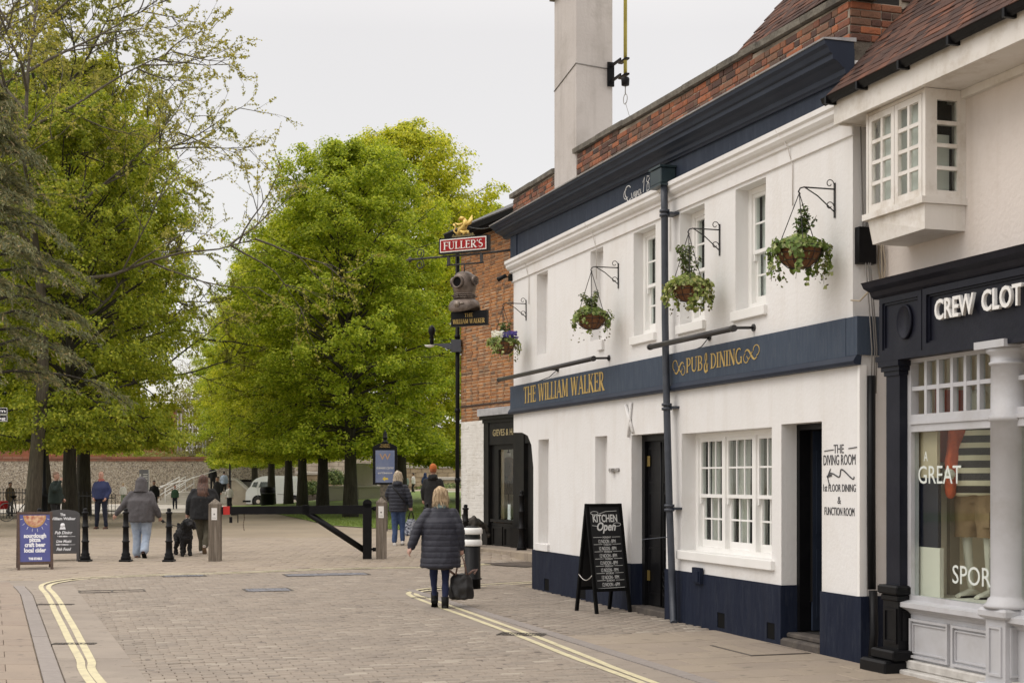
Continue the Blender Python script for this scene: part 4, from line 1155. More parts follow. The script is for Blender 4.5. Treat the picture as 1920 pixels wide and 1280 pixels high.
# flagpole strapped to the chimney
fp = local_thing('flagpole', lx(1165, -.5), .56, 7.3, 'yellow flagpole with a black weight held to the grey chimney by a bracket', 'flagpole')
yel = mat('yellow_paint', (.42, .36, .07), .4, (.34, .29, .06), 10)
Yp = (FM @ Vector((lx(1165, -.5), .56, 0))).y
zz = lambda py: 1.7 + (900 - py) / F * Yp - 7.3
m_ = MB(); m_.tube([(0, 0, zz(141)), (0, 0, 4.2)], .026, 10); m_.build('pole', yel, fp)
m_ = MB(); m_.lathe([(.03, -.02), (.055, -.01), (.06, .08), (.05, .1), (.03, .1)], 14, Tm(0, 0, zz(159))); m_.build('weight', black, fp)
m_ = MB()
bxw = CH1 - lx(1165, -.5)
for py in (112, 141): m_.box(-.07 + bxw * .3, .08, -.03, .03, zz(py) - .012, zz(py) + .012)
m_.box(bxw + .02, bxw + .05, -.12, -.02, zz(150), zz(104)); m_.box(bxw + .02, -.0, -.08, -.06, zz(112) - .02, zz(112) + .02); m_.box(bxw + .02, -.0, -.08, -.06, zz(141) - .02, zz(141) + .02)
m_.build('wall_bracket', black, fp)
m_ = MB(); m_.tube([(.07 * math.cos(a), 0, zz(186) + .07 * math.sin(a)) for a in np.linspace(0, 2 * PI, 17)], .006, 5); m_.tube([(0, 0, zz(160)), (0, 0, zz(178))], .008, 5); m_.tube([(0, 0, zz(192)), (-.04, .1, zz(225)), (-.08, .15, zz(260))], .004, 4); m_.build('halyard', mat('rope', (.3, .29, .27), .8), fp)

# ================================================================== clothes shop
shop = empty('clothes_shop', FM @ Vector((PX1, 0, 0)), FR, 'cream clothes shop with dark tiled roof, jutting bay window and navy shopfront', 'shop')
def SX(px, n): return lx(px, n) - PX1
cream = mat('cream_render', (.71, .65, .605), .85, (.67, .61, .56), 1.0, .3, 24, dirt=(.58, .51, .45), dscale=.8, streak=(.56, .49, .42))
cream_trim = mat('cream_trim', (.75, .72, .68), .55, (.71, .68, .63), 3, .1, 30, dirt=(.46, .40, .32), dscale=2.5, streak=(.50, .44, .36))
shop_navy = mat('shop_navy', (.007, .008, .015), .45, (.010, .011, .020), 4, .08, 25, dirt=(.018, .019, .028), dscale=3, spec=.22)
grey_p = mat('grey_gloss', (.50, .50, .52), .45, (.46, .46, .475), 4, .06, 30, dirt=(.40, .39, .39), dscale=2.5)
WN = .30     # wall plane is set back
mb = MB(); SE = 6.5
wall_holes(mb, -.05, SE, 3.0, 5.25, [], WN)
wall_holes(mb, -.05, SX(1657, .05), -.02, 3.0, [], WN)
wall_holes(mb, SX(1920, .05) + .3, SE, 0, 3.0, [], WN)
mb.add([(SE, WN, 0), (SE, 7, 0), (SE, 7, 5.25), (SE, WN, 5.25)], [(0, 1, 2, 3)])
mb.build('wall', cream, shop)
# eaves: fascia board, soffit, gutter, tiles
FBN = .20
zf0, zf1 = 4.98, 5.16
mb = MB(); mb.box(.0, SE, -FBN, -FBN + .03, zf0, zf1 + .04); mb.box(0, .03, -FBN + .031, WN, zf0, zf1 + .04); mb.build('fascia_board', cream_trim, shop)
mb = MB(); mb.box(.03, SE, -FBN + .031, WN + .02, zf0 + .02, zf0 + .04); mb.build('soffit', cream_trim, shop)
mb = MB(); mb.box(.03, SE, WN - .05, WN - .002, zf0 - .05, zf0 + .018); mb.build('eaves_moulding', cream_trim, shop)
mb = MB()
gut = [(-.0, 0), (-.015, -.035), (-.05, -.055), (-.085, -.035), (-.10, 0), (-.105, .005), (-.093, .005), (-.08, -.03), (-.05, -.046), (-.02, -.03), (-.008, .005), (0, .005)]
gA = [(-.06, -FBN - .004 + y, zf1 + .06 + z) for y, z in gut]; gB = [(SE, -FBN - .004 + y, zf1 + .06 + z) for y, z in gut]
mb.sweep(gA, gB)
mb.build('gutter', black, shop)
mb = MB()
for x in (.02, .55, 1.2, 1.9, 2.6, 3.4, 4.4): mb.box(x, x + .03, -FBN - .112, -FBN + .01, zf1 - .003, zf1 + .068)
mb.build('gutter_clip', black, shop)
sa = rad(47)
mb = MB(); y0 = -FBN - .06; z0 = zf1 + .075
mb.add([(.02, y0, z0), (SE, y0, z0), (SE, y0 + 3, z0 + 3 * math.tan(sa)), (.02, y0 + 3, z0 + 3 * math.tan(sa))], [(0, 1, 2, 3)])
mb.add([(.02, y0, z0), (.02, y0 + 3, z0 + 3 * math.tan(sa)), (.02, y0 + 3, z0)], [(0, 1, 2)])
mb.build('roof', MATS['roof_felt'], shop)
lay_tiles(shop, -.02, 4.2, y0 + .0, z0 + .01, sa, 22, 300)

# bay window on the upper floor
BN = -.10
bx0, bx1 = SX(1624, .10), SX(1735, .10)
bz0, bz1 = lz(1735, 368, .10), zf0 + .015
bay = MB()
def bb(*a): bay.box(*a)
bb(bx0, bx1 + .02, BN - .045, WN, bz0 - .055, bz0)                       # sill board
bay_o = bay.build('bay_window', cream_trim, shop)
q = MB(); q.add([(bx0 + .03, BN, bz0 - .056), (bx1 - .01, BN, bz0 - .056), (bx1 - .01, WN, bz0 - .056), (bx0 + .03, WN, bz0 - .056),
                 (bx0 + .06, BN + .03, bz0 - .27), (bx1 - .01, BN + .0, bz0 - .27), (bx1 - .01, WN, bz0 - .27), (bx0 + .06, WN, bz0 - .27)],
                [(0, 1, 5, 4), (1, 2, 6, 5), (3, 0, 4, 7), (4, 5, 6, 7)]); q.build('apron', cream_trim, bay_o)
q = MB(); q.box(bx1 - .045, bx1, BN, BN + .07, bz0, bz1); q.box(bx0, bx0 + .03, BN, BN + .05, bz0, bz1); q.box(bx1 - .03, bx1 - .001, WN - .05, WN - .001, bz0, bz1); q.box(bx0 + .001, bx0 + .03, WN - .05, WN, bz0, bz1); q.box(bx0 + .03, bx1 - .045, BN + .005, BN + .05, bz1 - .03, bz1); q.build('corner_post', cream_trim, bay_o)
wfr = bx1 - .05 - (bx0 + .035); half = wfr / 2
blur_m = mat('net_blind', (.76, .75, .71), .8, (.66, .65, .61), 3)
for k in range(2):
    a = bx0 + .035 + half * k + .004; b_ = a + half - .008; zt_ = bz1 - .035; zb_ = bz0 + .008
    s = MB(); sw = .05
    s.box(a, a + sw, BN + .0, BN + .04, zb_, zt_); s.box(b_ - sw, b_, BN, BN + .04, zb_, zt_); s.box(a + sw, b_ - sw, BN + .001, BN + .04, zt_ - .055, zt_); s.box(a + sw, b_ - sw, BN + .001, BN + .04, zb_, zb_ + .07)
    gx0, gx1, g0_, g1_ = a + sw, b_ - sw, zb_ + .07, zt_ - .055
    s.box((gx0 + gx1) / 2 - .016, (gx0 + gx1) / 2 + .016, BN + .004, BN + .035, g0_, g1_)
    for r in range(1, 4): z = g0_ + (g1_ - g0_) * r / 4; s.box(gx0, gx1, BN + .005, BN + .036, z - .016, z + .016)
    s.build('casement', cream_trim, bay_o)
    for c in range(2):
        for r in range(4):
            pane_obj(bay_o, gx0 + (gx1 - gx0) * c / 2 + .014, gx0 + (gx1 - gx0) * (c + 1) / 2 - .014, g0_ + (g1_ - g0_) * r / 4 + .014, g0_ + (g1_ - g0_) * (r + 1) / 4 - .014, BN + .025)
q = MB(); q.box(bx0 + .05, bx1 - .07, BN + .10, BN + .105, bz0 + .02, bz1 - .02); q.build('blind', blur_m, bay_o)
# side light facing up the street
q = MB(); X = bx1 - .002
q.box(X - .04, X, BN + .07, BN + .115, bz0, bz1); q.box(X - .04, X, WN - .085, WN - .051, bz0, bz1); q.box(X - .039, X - .001, BN + .115, WN - .085, bz1 - .09, bz1); q.box(X - .039, X - .001, BN + .115, WN - .085, bz0, bz0 + .06)
hh = (bz1 - .09 - bz0 - .06)
for r in range(1, 4): z = bz0 + .06 + hh * r / 4; q.box(X - .038, X + .006, BN + .115, WN - .085, z - .018, z + .014)
q.build('side_frame', cream_trim, bay_o)
for r in range(4):
    me = MB().box(X - .022, X - .018, BN + .112, WN - .082, bz0 + .06 + hh * r / 4 + .012, bz0 + .06 + hh * (r + 1) / 4 - .014).mesh('pane', glass); link('pane', me, bay_o)
q = MB(); q.box(X - .13, X - .125, BN + .11, WN - .08, bz0 + .05, bz1 - .35); q.build('net_curtain', blur_m, bay_o)
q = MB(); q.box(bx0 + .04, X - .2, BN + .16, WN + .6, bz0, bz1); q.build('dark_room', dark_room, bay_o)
# cable box beside the bay
mb = MB(); mb.box(-.02, .08, .02, .2, lz(1615, 485, .1), lz(1615, 415, .1)); mb.build('cable_box', black, shop)
mb = MB()
for j in range(5): mb.tube([(.03 + .02 * j, .25, 3.9), (.0 + .03 * j, .27 - .02 * (j % 2), 3.7), (.05 + .015 * j, .26, 3.55), (.02 + .02 * j, .28, 3.42)], .006, 4)
mb.tube([(.0, -.02, 3.37), (.12, .0, 3.35), (.3, .02, 3.45), (.36, .05, 3.5)], .008, 5)
mb.build('cable', mat('cable_buff', (.45, .38, .28), .8), shop)

# shopfront fascia
FN = -.05
fx0, fxm = SX(1648, .05), SX(1731, .05)
zc_t, zc_b = 3.46, 3.34
mb = MB()
cp = [(WN, zc_b - .02), (FN - .0, zc_b - .02), (FN - .03, zc_b), (FN - .05, zc_b + .04), (FN - .11, zc_b + .07), (FN - .13, zc_b + .11), (FN - .14, zc_t), (WN, zc_t + .05)]
mb.sweep([(fx0 - .08, y, z) for y, z in cp], [(SE, y, z) for y, z in cp]); mb.build('shop_cornice', shop_navy, shop)
mb = MB(); zb_ = 2.80
mb.box(fx0, SE, FN + .03, WN, zb_, zc_b - .021)
def frame_rect(mb, x0, x1, z0, z1, w, y0, y1):
    mb.box(x0, x1, y0, y1, z0, z0 + w); mb.box(x0, x1, y0, y1, z1 - w, z1); mb.box(x0, x0 + w, y0, y1, z0 + w, z1 - w); mb.box(x1 - w, x1, y0, y1, z0 + w, z1 - w)
mb.build('fascia', shop_navy, shop)
mb = MB(); frame_rect(mb, fx0 + .001, fxm - .03, zb_ + .001, zc_b - .022, .05, FN + .001, FN + .03); frame_rect(mb, fx0 + .051, fxm - .08, zb_ + .051, zc_b - .072, .02, FN + .015, FN + .029); frame_rect(mb, fxm, SE, zb_ + .0, zc_b - .022, .055, FN - .01, FN + .03); frame_rect(mb, fxm + .055, SE - .06, zb_ + .055, zc_b - .077, .018, FN + .012, FN + .0295)
mb.box(fx0 - .01, SE, FN - .03, WN, zb_ - .05, zb_ - .001)
mb.build('fascia_moulding', shop_navy, shop)
ocx = (SX(1676, .05) + SX(1711, .05)) / 2; ocz = lz(1693, 603, .05)
mb = MB(); mb.lathe([(.118, 0), (.118, .022), (.112, .03), (.104, .02), (.0, .018)], 30, Tm(ocx, FN + .03, ocz, rx=PI / 2), sx=.92, sy=1.28); mb.build('oval_boss', shop_navy, shop)
# raised letters
def shop_letters(txt, x0, x1, z, size):
    o = put_text(shop, txt, (x0 + x1) / 2, FN - .012, z, size, mat('letter_white', (.80, .79, .77), .5), 'shop_lettering', fit=x1 - x0, ext=.014, bold=.004)
    return o
zl = lz(1757, 599, .07)
lw_ = SX(1813, .07) - SX(1753, .07)
shop_letters('CREW', SX(1753, .07), SX(1826, .07), zl, .235)
x0 = SX(1841, .07); x1 = SX(1916, .07)
shop_letters('CLOT', x0, x1, zl, .235)
shop_letters('HING', x1 + .045, x1 + .045 + (x1 - x0) * .98, zl, .235)
# pilaster on the left
pa, pb = SX(1658, .05), SX(1683, .05)
mb = MB(); mb.box(pa, pb, FN + .02, .06, .78, 2.62); mb.build('pilaster', shop_navy, shop)
mb = MB()
mb.box(pa - .06, pb + .05, FN - .03, .06, 2.70, 2.749); mb.box(pa - .04, pb + .035, FN - .01, .06, 2.66, 2.699); mb.box(pa - .015, pb + .012, FN + .005, .06, 2.62, 2.659)
mb.build('pilaster_capital', shop_navy, shop)
mb = MB()
mb.cbox(pa - .05, pb + .05, FN - .045, .06, .70, .78, .015); mb.cbox(pa - .03, pb + .03, FN - .02, .06, .64, .70, .012); mb.box(pa - .01, pb + .02, FN - .005, .06, .22, .64)
frame_rect(mb, pa + .01, pb, .27, .58, .025, FN - .018, FN - .005); mb.box(pb + .0201, pb + .035, FN + .03, FN + .11, .3, .56)
mb.build('pilaster_pedestal', black, shop)
mb = MB(); mb.cbox(pa - .07, pb + .08, FN - .10, .06, .13, .22, .015); mb.cbox(pa - .14, pb + .06, FN - .17, .06, .0, .13, .02); mb.build('pedestal_step', black, shop)

mb = MB(); mb.box(pa - .03, SX(1703, -.08), .0605, WN + .25, 0, 2.75); mb.build('pier', cream, shop)

# display window
GN = .08
wx0, wx1 = SX(1705, -.08), SX(1858, -.08)
WXE = wx1 + 1.2
mb = MB()
sf = mb
sf.box(wx0, wx0 + .07, GN - .03, GN + .05, .62, 2.84)
sf.box(wx0 + .07, WXE, GN - .03, GN + .05, 2.12, 2.27)
sf.box(wx0 + .07, WXE, GN - .045, GN - .0301, 2.185, 2.215)
sf.box(wx0 + .07, WXE, GN - .028, GN + .05, 2.72, 2.84)
sf.box(wx0 + .07, WXE, GN - .03, GN + .05, .62, .70)
shopwin = sf.build('display_window', grey_p, shop)
mb = MB(); cp = [(GN, 2.74), (GN - .04, 2.745), (GN - .07, 2.78), (GN - .10, 2.80), (GN - .10, 2.84), (GN, 2.84)]
mb.sweep([(wx0 - .05, y, z) for y, z in cp], [(WXE, y, z) for y, z in cp]); mb.build('window_cornice', grey_p, shopwin)
ncol = 6; xs = [SX(p, -.07) for p in (1716, 1737, 1760, 1786, 1811, 1836, 1864)]
mb = MB(); zm = (2.27 + 2.72) / 2
for x in xs[1:]: mb.box(x - .018, x + .018, GN - .02, GN + .035, 2.27, 2.72)
mb.box(wx0 + .07, WXE, GN - .018, GN + .034, zm - .018, zm + .018)
mb.build('transom_bars', grey_p, shopwin)
for i in range(6):
    for (a, b_) in ((2.272, zm - .018), (zm + .018, 2.72)):
        pane_obj(shopwin, xs[i] + .018, xs[i + 1] - .018, a, b_, GN + .02)
pane_obj(shopwin, wx0 + .07, WXE, .70, 2.12, GN + .01)
# stall riser with two fielded panels, moulded sill, plinth
mb = MB()
cp = [(GN + .05, .54), (GN - .03, .54), (GN - .05, .565), (GN - .09, .585), (GN - .12, .60), (GN - .12, .64), (GN - .03, .66), (GN + .05, .66)]
mb.sweep([(wx0 - .04, y, z) for y, z in cp], [(WXE, y, z) for y, z in cp]); mb.build('display_sill', grey_p, shop)
mb = MB(); mb.box(wx0, WXE, GN - .02, GN + .03, .14, .54)
px_ = [SX(1710, -.07), SX(1783, -.07), SX(1790, -.07), SX(1862, -.07)]
for a, b_ in ((px_[0] + .01, px_[1]), (px_[2], px_[3])):
    frame_rect(mb, a, b_, .16, .50, .022, GN - .05, GN - .0201); frame_rect(mb, a + .03, b_ - .03, .20, .46, .012, GN - .035, GN - .0202)
mb.build('stall_riser', grey_p, shop)
mb = MB(); mb.cbox(wx0 - .02, WXE, GN - .08, GN + .03, .06, .14, .012); mb.cbox(wx0 - .06, WXE, GN - .15, GN + .03, .0, .06, .01); mb.build('shop_plinth', mat('grey_stone_paint', (.55, .53, .50), .8, (.42, .40, .37), 8, .3, 30), shop)
# display interior
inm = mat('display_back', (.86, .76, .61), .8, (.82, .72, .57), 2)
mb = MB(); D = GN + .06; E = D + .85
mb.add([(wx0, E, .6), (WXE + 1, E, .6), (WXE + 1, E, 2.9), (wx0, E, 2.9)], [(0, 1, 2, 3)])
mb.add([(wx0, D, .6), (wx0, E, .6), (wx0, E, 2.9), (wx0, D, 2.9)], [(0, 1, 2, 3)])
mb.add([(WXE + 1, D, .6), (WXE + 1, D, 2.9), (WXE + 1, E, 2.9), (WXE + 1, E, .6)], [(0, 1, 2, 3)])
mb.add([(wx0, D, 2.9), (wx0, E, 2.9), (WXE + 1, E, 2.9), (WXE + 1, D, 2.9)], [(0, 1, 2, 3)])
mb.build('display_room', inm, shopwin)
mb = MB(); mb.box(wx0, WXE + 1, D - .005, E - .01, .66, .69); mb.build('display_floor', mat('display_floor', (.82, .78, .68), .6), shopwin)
def IX(px, n): return SX(px, n)
mb = MB(); mb.box(IX(1720, -.15), IX(1762, -.15), .15, .19, .692, 1.12); mb.build('cream_panel', mat('cream_panel', (.70, .66, .56), .7), shopwin)
mb = MB(); mb.box(IX(1720, -.15), IX(1758, -.15), .155, .185, 1.121, 1.72); mb.build('navy_panel', mat('navy_panel', (.012, .013, .026), .5), shopwin)
mb = MB(); mb.box(IX(1720, -.15), IX(1756, -.15), .155, .185, 1.722, 2.12); mb.build('cream_panel', mat('buff_panel', (.52, .42, .28), .7), shopwin)
mb = MB(); mb.box(wx0 + .004, wx0 + .05, .46, .56, .692, 2.1); mb.build('post', mat('taupe_panel', (.30, .25, .19), .7), shopwin)
mb = MB(); mb.box(wx0 + .004, wx0 + .02, .34, .86, 1.86, 2.5); mb.build('warm_glow_panel', mat('warm_glow_panel', (.45, .07, .03), .6), shopwin)  # added panel; its orange-red colour imitates the glow of the shop's interior lighting
mb = MB(); mb.box(IX(1852, -.4), IX(1885, -.4), .42, .6, .692, 1.05); mb.build('display_block', mat('black_block', (.015, .015, .017), .5), shopwin)
for k, px in enumerate((1735, 1775, 1810, 1842)):
    mb = MB(); mb.lathe([(.05, 0), (.08, .14), (.075, .15)], 12, Tm(IX(px, -.7), .72, 2.34 + .03 * (k % 2))); mb.build('lamp_shade', mat('shade_cream', (.7, .66, .58), .7), shopwin)
vin = mat('window_vinyl', (.66, .70, .66), .6)
put_text(shopwin, 'A', IX(1735, -.07), GN - .006, lz(1735, 864, -.08), .12, vin, 'window_lettering', sx=.7, ext=.001)
put_text(shopwin, 'GREAT', (IX(1723, -.08) + IX(1803, -.08)) / 2, GN - .006, lz(1760, 906, -.08), .22, vin, 'window_lettering', fit=IX(1803, -.08) - IX(1723, -.08), ext=.001)
put_text(shopwin, 'SPORT', (IX(1787, -.08) + IX(1878, -.08)) / 2, GN - .006, lz(1820, 1096, -.08), .22, vin, 'window_lettering', fit=IX(1878, -.08) - IX(1787, -.08), ext=.001)

# round column on its pedestal
cxp = (SX(1848, .05) + SX(1885, .05)) / 2; cw = (SX(1885, .05) - SX(1848, .05)) / 2
cy = FN + cw
mb = MB()
r0 = .137
mb.lathe([(r0 + .05, .70), (r0 + .05, .725), (r0 + .03, .74), (r0 + .02, .77), (r0 + .002, .785), (r0, .80), (r0, 2.16), (r0 + .015, 2.165), (r0 + .015, 2.205), (r0, 2.21), (r0 - .004, 2.60), (r0 + .012, 2.605), (r0 + .012, 2.625), (r0, 2.63), (r0, 2.68), (r0 + .03, 2.70), (r0 + .04, 2.73)], 40, Tm(cxp, cy, 0))
mb.box(cxp - r0 - .05, cxp + r0 + .05, cy - r0 - .05, cy + r0 + .05, 2.731, 2.79)
mb.build('column', grey_p, shop)
mb = MB(); mb.box(cxp - cw, cxp + cw, cy - cw, cy + cw, .11, .62); mb.cbox(cxp - cw - .05, cxp + cw + .05, cy - cw - .05, cy + cw + .05, .62, .70, .02)
mb.cbox(cxp - cw - .05, cxp + cw + .05, cy - cw - .06, cy + cw + .06, 0, .11, .012)
frame_rect(mb, cxp - cw + .04, cxp + cw - .04, .17, .56, .02, cy - cw - .014, cy - cw - .0)
fr2 = MB(); frame_rect(fr2, -cw + .04, cw - .04, .17, .56, .02, -cw - .014, -cw); mb.add(fr2.v, fr2.f, Tm(cxp, cy, 0, rz=PI / 2))
mb.build('column_pedestal', grey_p, shop)

# ================================================================== brick corner store across the side street
BO = Vector((-1.164, 32.69, .0)); BR = math.atan2(-.901, .434)
store = empty('corner_store', BO, BR, 'red brick corner store with whitewashed ground floor and black shopfront beyond the pub', 'shop')
def bY(px): return 14.64 / ((px - 960) / F + .4835)
def bxx(px): return (32.69 - bY(px)) / .901
def bz(px, py): return 1.7 + (900 - py) / F * bY(px)
brick_new = mat('orange_brick', (0, 0, 0), .9, bump=.4, bscale=45, ramp=[(0, (.13, .075, .045)), (.2, (.25, .115, .05)), (.45, (.34, .145, .052)), (.65, (.40, .18, .065)), (.85, (.28, .135, .06)), (1, (.19, .125, .08))])
mortar_n = mat('buff_mortar', (.66, .52, .36), .95, (.58, .45, .31), 4, .3, 40)
ZB = 3.03
mb = MB(); wall_holes(mb, 0, 7, -.2, 7.3, [(bxx(930), 6.5, .5, 2.5, .2)], 0)
mb.add([(0, 0, -.2), (0, 0, 7.3), (0, 8, 7.3), (0, 8, -.2)], [(0, 1, 2, 3)]); mb.add([(7, 0, -.2), (7, 8, -.2), (7, 8, 7.3), (7, 0, 7.3)], [(0, 1, 2, 3)])
mb.build('wall', mortar_n, store)
brk = MB(); brk.cbox(-.104, .104, -.006, .03, -.030, .030, .003); MB_S = brk.mesh('brick', brick_new)
brk = MB(); brk.cbox(-.048, .048, -.006, .03, -.030, .030, .003); MB_H = brk.mesh('brick', brick_new)
lay_bricks(store, 0, 3.4, lambda x: ZB, lambda x: 7.15, -.002, 300, MB_S, MB_H, prefer=lambda c: (c[0] > 2.5, -c[2], c[1]))
wb = mat('whitewash', (.72, .70, .66), .85, (.66, .64, .60), 2, .3, 30, dirt=(.5, .46, .40), dscale=1.5)
mb = MB()
k = 0; z = 0.35
while z < ZB - .04:
    x = .0 - (.11 if k % 2 else 0)
    while x < bxx(916):
        a, b_ = max(0, x), min(bxx(916), x + .212)
        if b_ - a > .03: mb.cbox(a, b_, -.011 + RNG.normal(0, .0025), .01, z - .034, z + .034, .004)
        x += .225
    z += .075; k += 1
mb.build('painted_courses', wb, store, kind='stuff')
mb = MB(); mb.box(0, bxx(916), -.008, .02, -.2, ZB); mb.build('painted_wall', wb, store)
mb = MB(); mb.box(0, bxx(916), -.03, .0, -.2, .75); mb.build('painted_base', wb, store)
mb = MB(); mb.box(0, 3.4, -.03, -.013, 3.36, 3.40); mb.build('drip_course', mat('dark_brick', (.05, .03, .022), .9), store)
# shopfront
sk = mat('store_black', (.007, .007, .007), .45, (.012, .011, .010), 5, .08, 25, spec=.2)
mb = MB(); s0, s1 = bxx(916), bxx(1000)
mb.box(s0, s1 + 1, -.10, .0, 2.47, 3.02); mb.box(s0 - .06, s1 + 1.05, -.2, .0, 3.021, 3.10); mb.box(s0 - .03, s1 + 1.02, -.14, 0, 2.95, 3.02)
mb.box(s0, bxx(925), -.12, .02, .2, 2.95); mb.box(bxx(972), bxx(992), -.12, .02, .2, 2.95); mb.box(s0 - .03, bxx(926), -.16, .02, .1, .72); mb.box(bxx(970), bxx(994), -.16, .02, .1, .72)
mb.box(bxx(925), bxx(972), -.06, .02, .2, .78); mb.box(bxx(927), bxx(971), -.1, .02, .80, .86)
mb.box(bxx(925), bxx(938), -.04, .02, .8, 2.47); mb.box(bxx(938), bxx(972), -.04, .02, 2.36, 2.47); mb.box(bxx(994), s1 + 1, -.05, .02, .2, 2.47)
for a, b_ in ((929, 948), (951, 970)): frame_rect(mb, bxx(a), bxx(b_), .28, .7, .04, -.085, -.06)
mb.build('shopfront', sk, store)
mb = MB(); mb.box(s0 - .06, s1 + 1.05, -.25, .0, 3.101, 3.26); mb.build('lead_flashing', lead, store)
pane_obj(store, bxx(938), bxx(972), .86, 2.36, -.0, glass)
mb = MB(); mb.box(.2, s1, .7, .72, .6, 2.6); mb.box(.2, s1, .21, .7, .8, .84); mb.box(bxx(930), s1, .02, .209, .8, .84); mb.build('display_back', mat('store_display', (.62, .62, .58), .7, (.45, .5, .42), 1.5), store)
put_text(store, 'GIEVES & HAWKES', bxx(932), -.104, 2.66, .20, mat('old_gold', (.4, .33, .17), .5), 'shop_lettering', align='LEFT', ext=.003)
# jacket and skirt on a display stand
mann = empty('dress_form', store.matrix_world @ Vector((0, 0, 0)), 0, 'dress form in dark pleated skirt and tweed jacket in the corner store window', 'mannequin')
mann.location = BO + Matrix.Rotation(BR, 3, 'Z') @ Vector((1.68, .40, .84)); mann.rotation_euler = (0, 0, BR)
m_ = MB(); m_.tube([(0, 0, 0), (0, 0, .7)], .018, 8); m_.lathe([(.15, 0), (.14, .02)], 14); m_.build('stand', black, mann)
m_ = MB(); n = 40; V = []
for j, (r, z) in enumerate([(.28, .55), (.24, .72), (.17, .90), (.12, 1.0)]):
    for k in range(n): V.append(((r + .018 * (-1) ** k * (1 - j / 4)) * math.cos(2 * PI * k / n), (r * .8 + .018 * (-1) ** k * (1 - j / 4)) * math.sin(2 * PI * k / n), z))
m_.add(V, [(j * n + k, j * n + (k + 1) % n, (j + 1) * n + (k + 1) % n, (j + 1) * n + k) for j in range(3) for k in range(n)]); m_.build('skirt', mat('skirt_black', (.018, .018, .018), .9), mann)
tw = mat('tweed', (.10, .075, .045), .95, (.17, .10, .06), 30, .3, 80)
m_ = MB(); m_.loft([(0, 0, .93, .15, .11), (0, 0, 1.1, .18, .13), (0, 0, 1.25, .21, .13), (0, 0, 1.33, .17, .10), (0, 0, 1.37, .07, .06)], 18); m_.tube([(-.2, 0, 1.29), (-.27, -.02, 1.05), (-.22, -.1, .85)], [.065, .06, .05], 10); m_.tube([(.2, 0, 1.29), (.27, -.02, 1.05), (.22, -.1, .85)], [.065, .06, .05], 10); m_.build('jacket', tw, mann)
m_ = MB(); m_.add([(-.05, -.135, 1.34), (.05, -.135, 1.34), (0, -.15, 1.12)], [(0, 1, 2)]); m_.tube([(0, 0, 1.36), (0, 0, 1.46)], .045, 10); m_.build('shirt_front', mat('shirt_white', (.75, .73, .7), .8), mann)
m_ = MB(); m_.lathe([(.03, 0), (.03, .02), (.008, .04), (.02, .06), (0, .08)], 10, Tm(0, 0, 1.46)); m_.build('neck_cap', black, mann)
card = MB(); card.box(-.06, .06, -.01, .01, 0, .34); co_ = card.build('price_card', mat('card_white', (.75, .75, .75), .6), None)
co_.location = BO + Matrix.Rotation(BR, 3, 'Z') @ Vector((2.3, .12, .845)); co_.rotation_euler = (0, 0, BR); tag(co_, 'small white price card standing in the corner store window', 'card')
# roof edge, downpipe
mb = MB(); mb.box(-.12, 7, -.35, .1, 7.16, 7.22); mb.box(-.12, 7, -.38, -.34, 7.20, 7.34); mb.build('eaves', black_matt, store)
mb = MB(); mb.sweep([(-.15, -.40, 7.345), (-.15, 3, 9.0), (-.15, 3, 8.9), (-.15, -.36, 7.30)], [(7, -.40, 7.345), (7, 3, 9.0), (7, 3, 8.9), (7, -.36, 7.30)]); mb.build('roof', mat('slate', (.10, .10, .105), .7, (.06, .06, .065), 6, .3, 20), store)
mb = MB(); mb.tube([(-.06, -.07, 7.1), (-.06, -.07, .3)], .05, 10)
for z in (1.7, 3.3, 5.0): mb.lathe([(.065, -.05), (.065, .05)], 10, Tm(-.06, -.07, z))
mb.build('downpipe', black, store)
# bracket lantern
ln = empty('wall_lantern', BO + Matrix.Rotation(BR, 3, 'Z') @ Vector((.0, -.14, bz(866, 660))), rad(0), 'black swan neck lamp on a grey box at the brick store corner', 'lamp')
m_ = MB(); m_.box(-.10, .12, -.1, .12, 0, .28); m_.build('box', mat('slate_grey', (.055, .06, .075), .5), ln)
m_ = MB(); m_.add([(-.10, -.05, .05), (-.10, .05, .05), (-.10, .05, .2), (-.10, -.05, .2), (-.42, -.02, .15), (-.42, .02, .15), (-.42, .02, .19), (-.42, -.02, .19)], [(0, 4, 5, 1), (1, 5, 6, 2), (2, 6, 7, 3), (3, 7, 4, 0), (4, 7, 6, 5)]); m_.tube([(-.40, 0, .17), (-.55, 0, .17)], .02, 6); m_.build('arm', MATS['slate_grey'], ln)
m_ = MB(); m_.lathe([(.03, 0), (.05, .03), (.04, .2), (.06, .24), (.085, .30), (.075, .38), (.03, .43), (0, .45)], 14, Tm(-.55, 0, .17)); m_.build('lantern', black, ln)
m_ = MB(); m_.lathe([(0, -.05), (.06, -.03), (.08, .01), (.0, .02)], 12, Tm(-.60, 0, .15), sx=1.5); m_.build('diffuser', mat('opal', (.7, .7, .68), .3), ln)

# thin wire between the two roofs
m_ = MB(); a = FM @ Vector((PX0 + .3, .1, 6.2)); b_ = BO + Matrix.Rotation(BR, 3, 'Z') @ Vector((1.2, -.36, 7.3)); n = 14
m_.tube([a.lerp(b_, i / n) - Vector((0, 0, .22 * math.sin(PI * i / n))) for i in range(n + 1)], .008, 4)
tag(m_.build('overhead_wire', black, None), 'thin black wire slung from the pub parapet to the brick store eaves', 'wire')
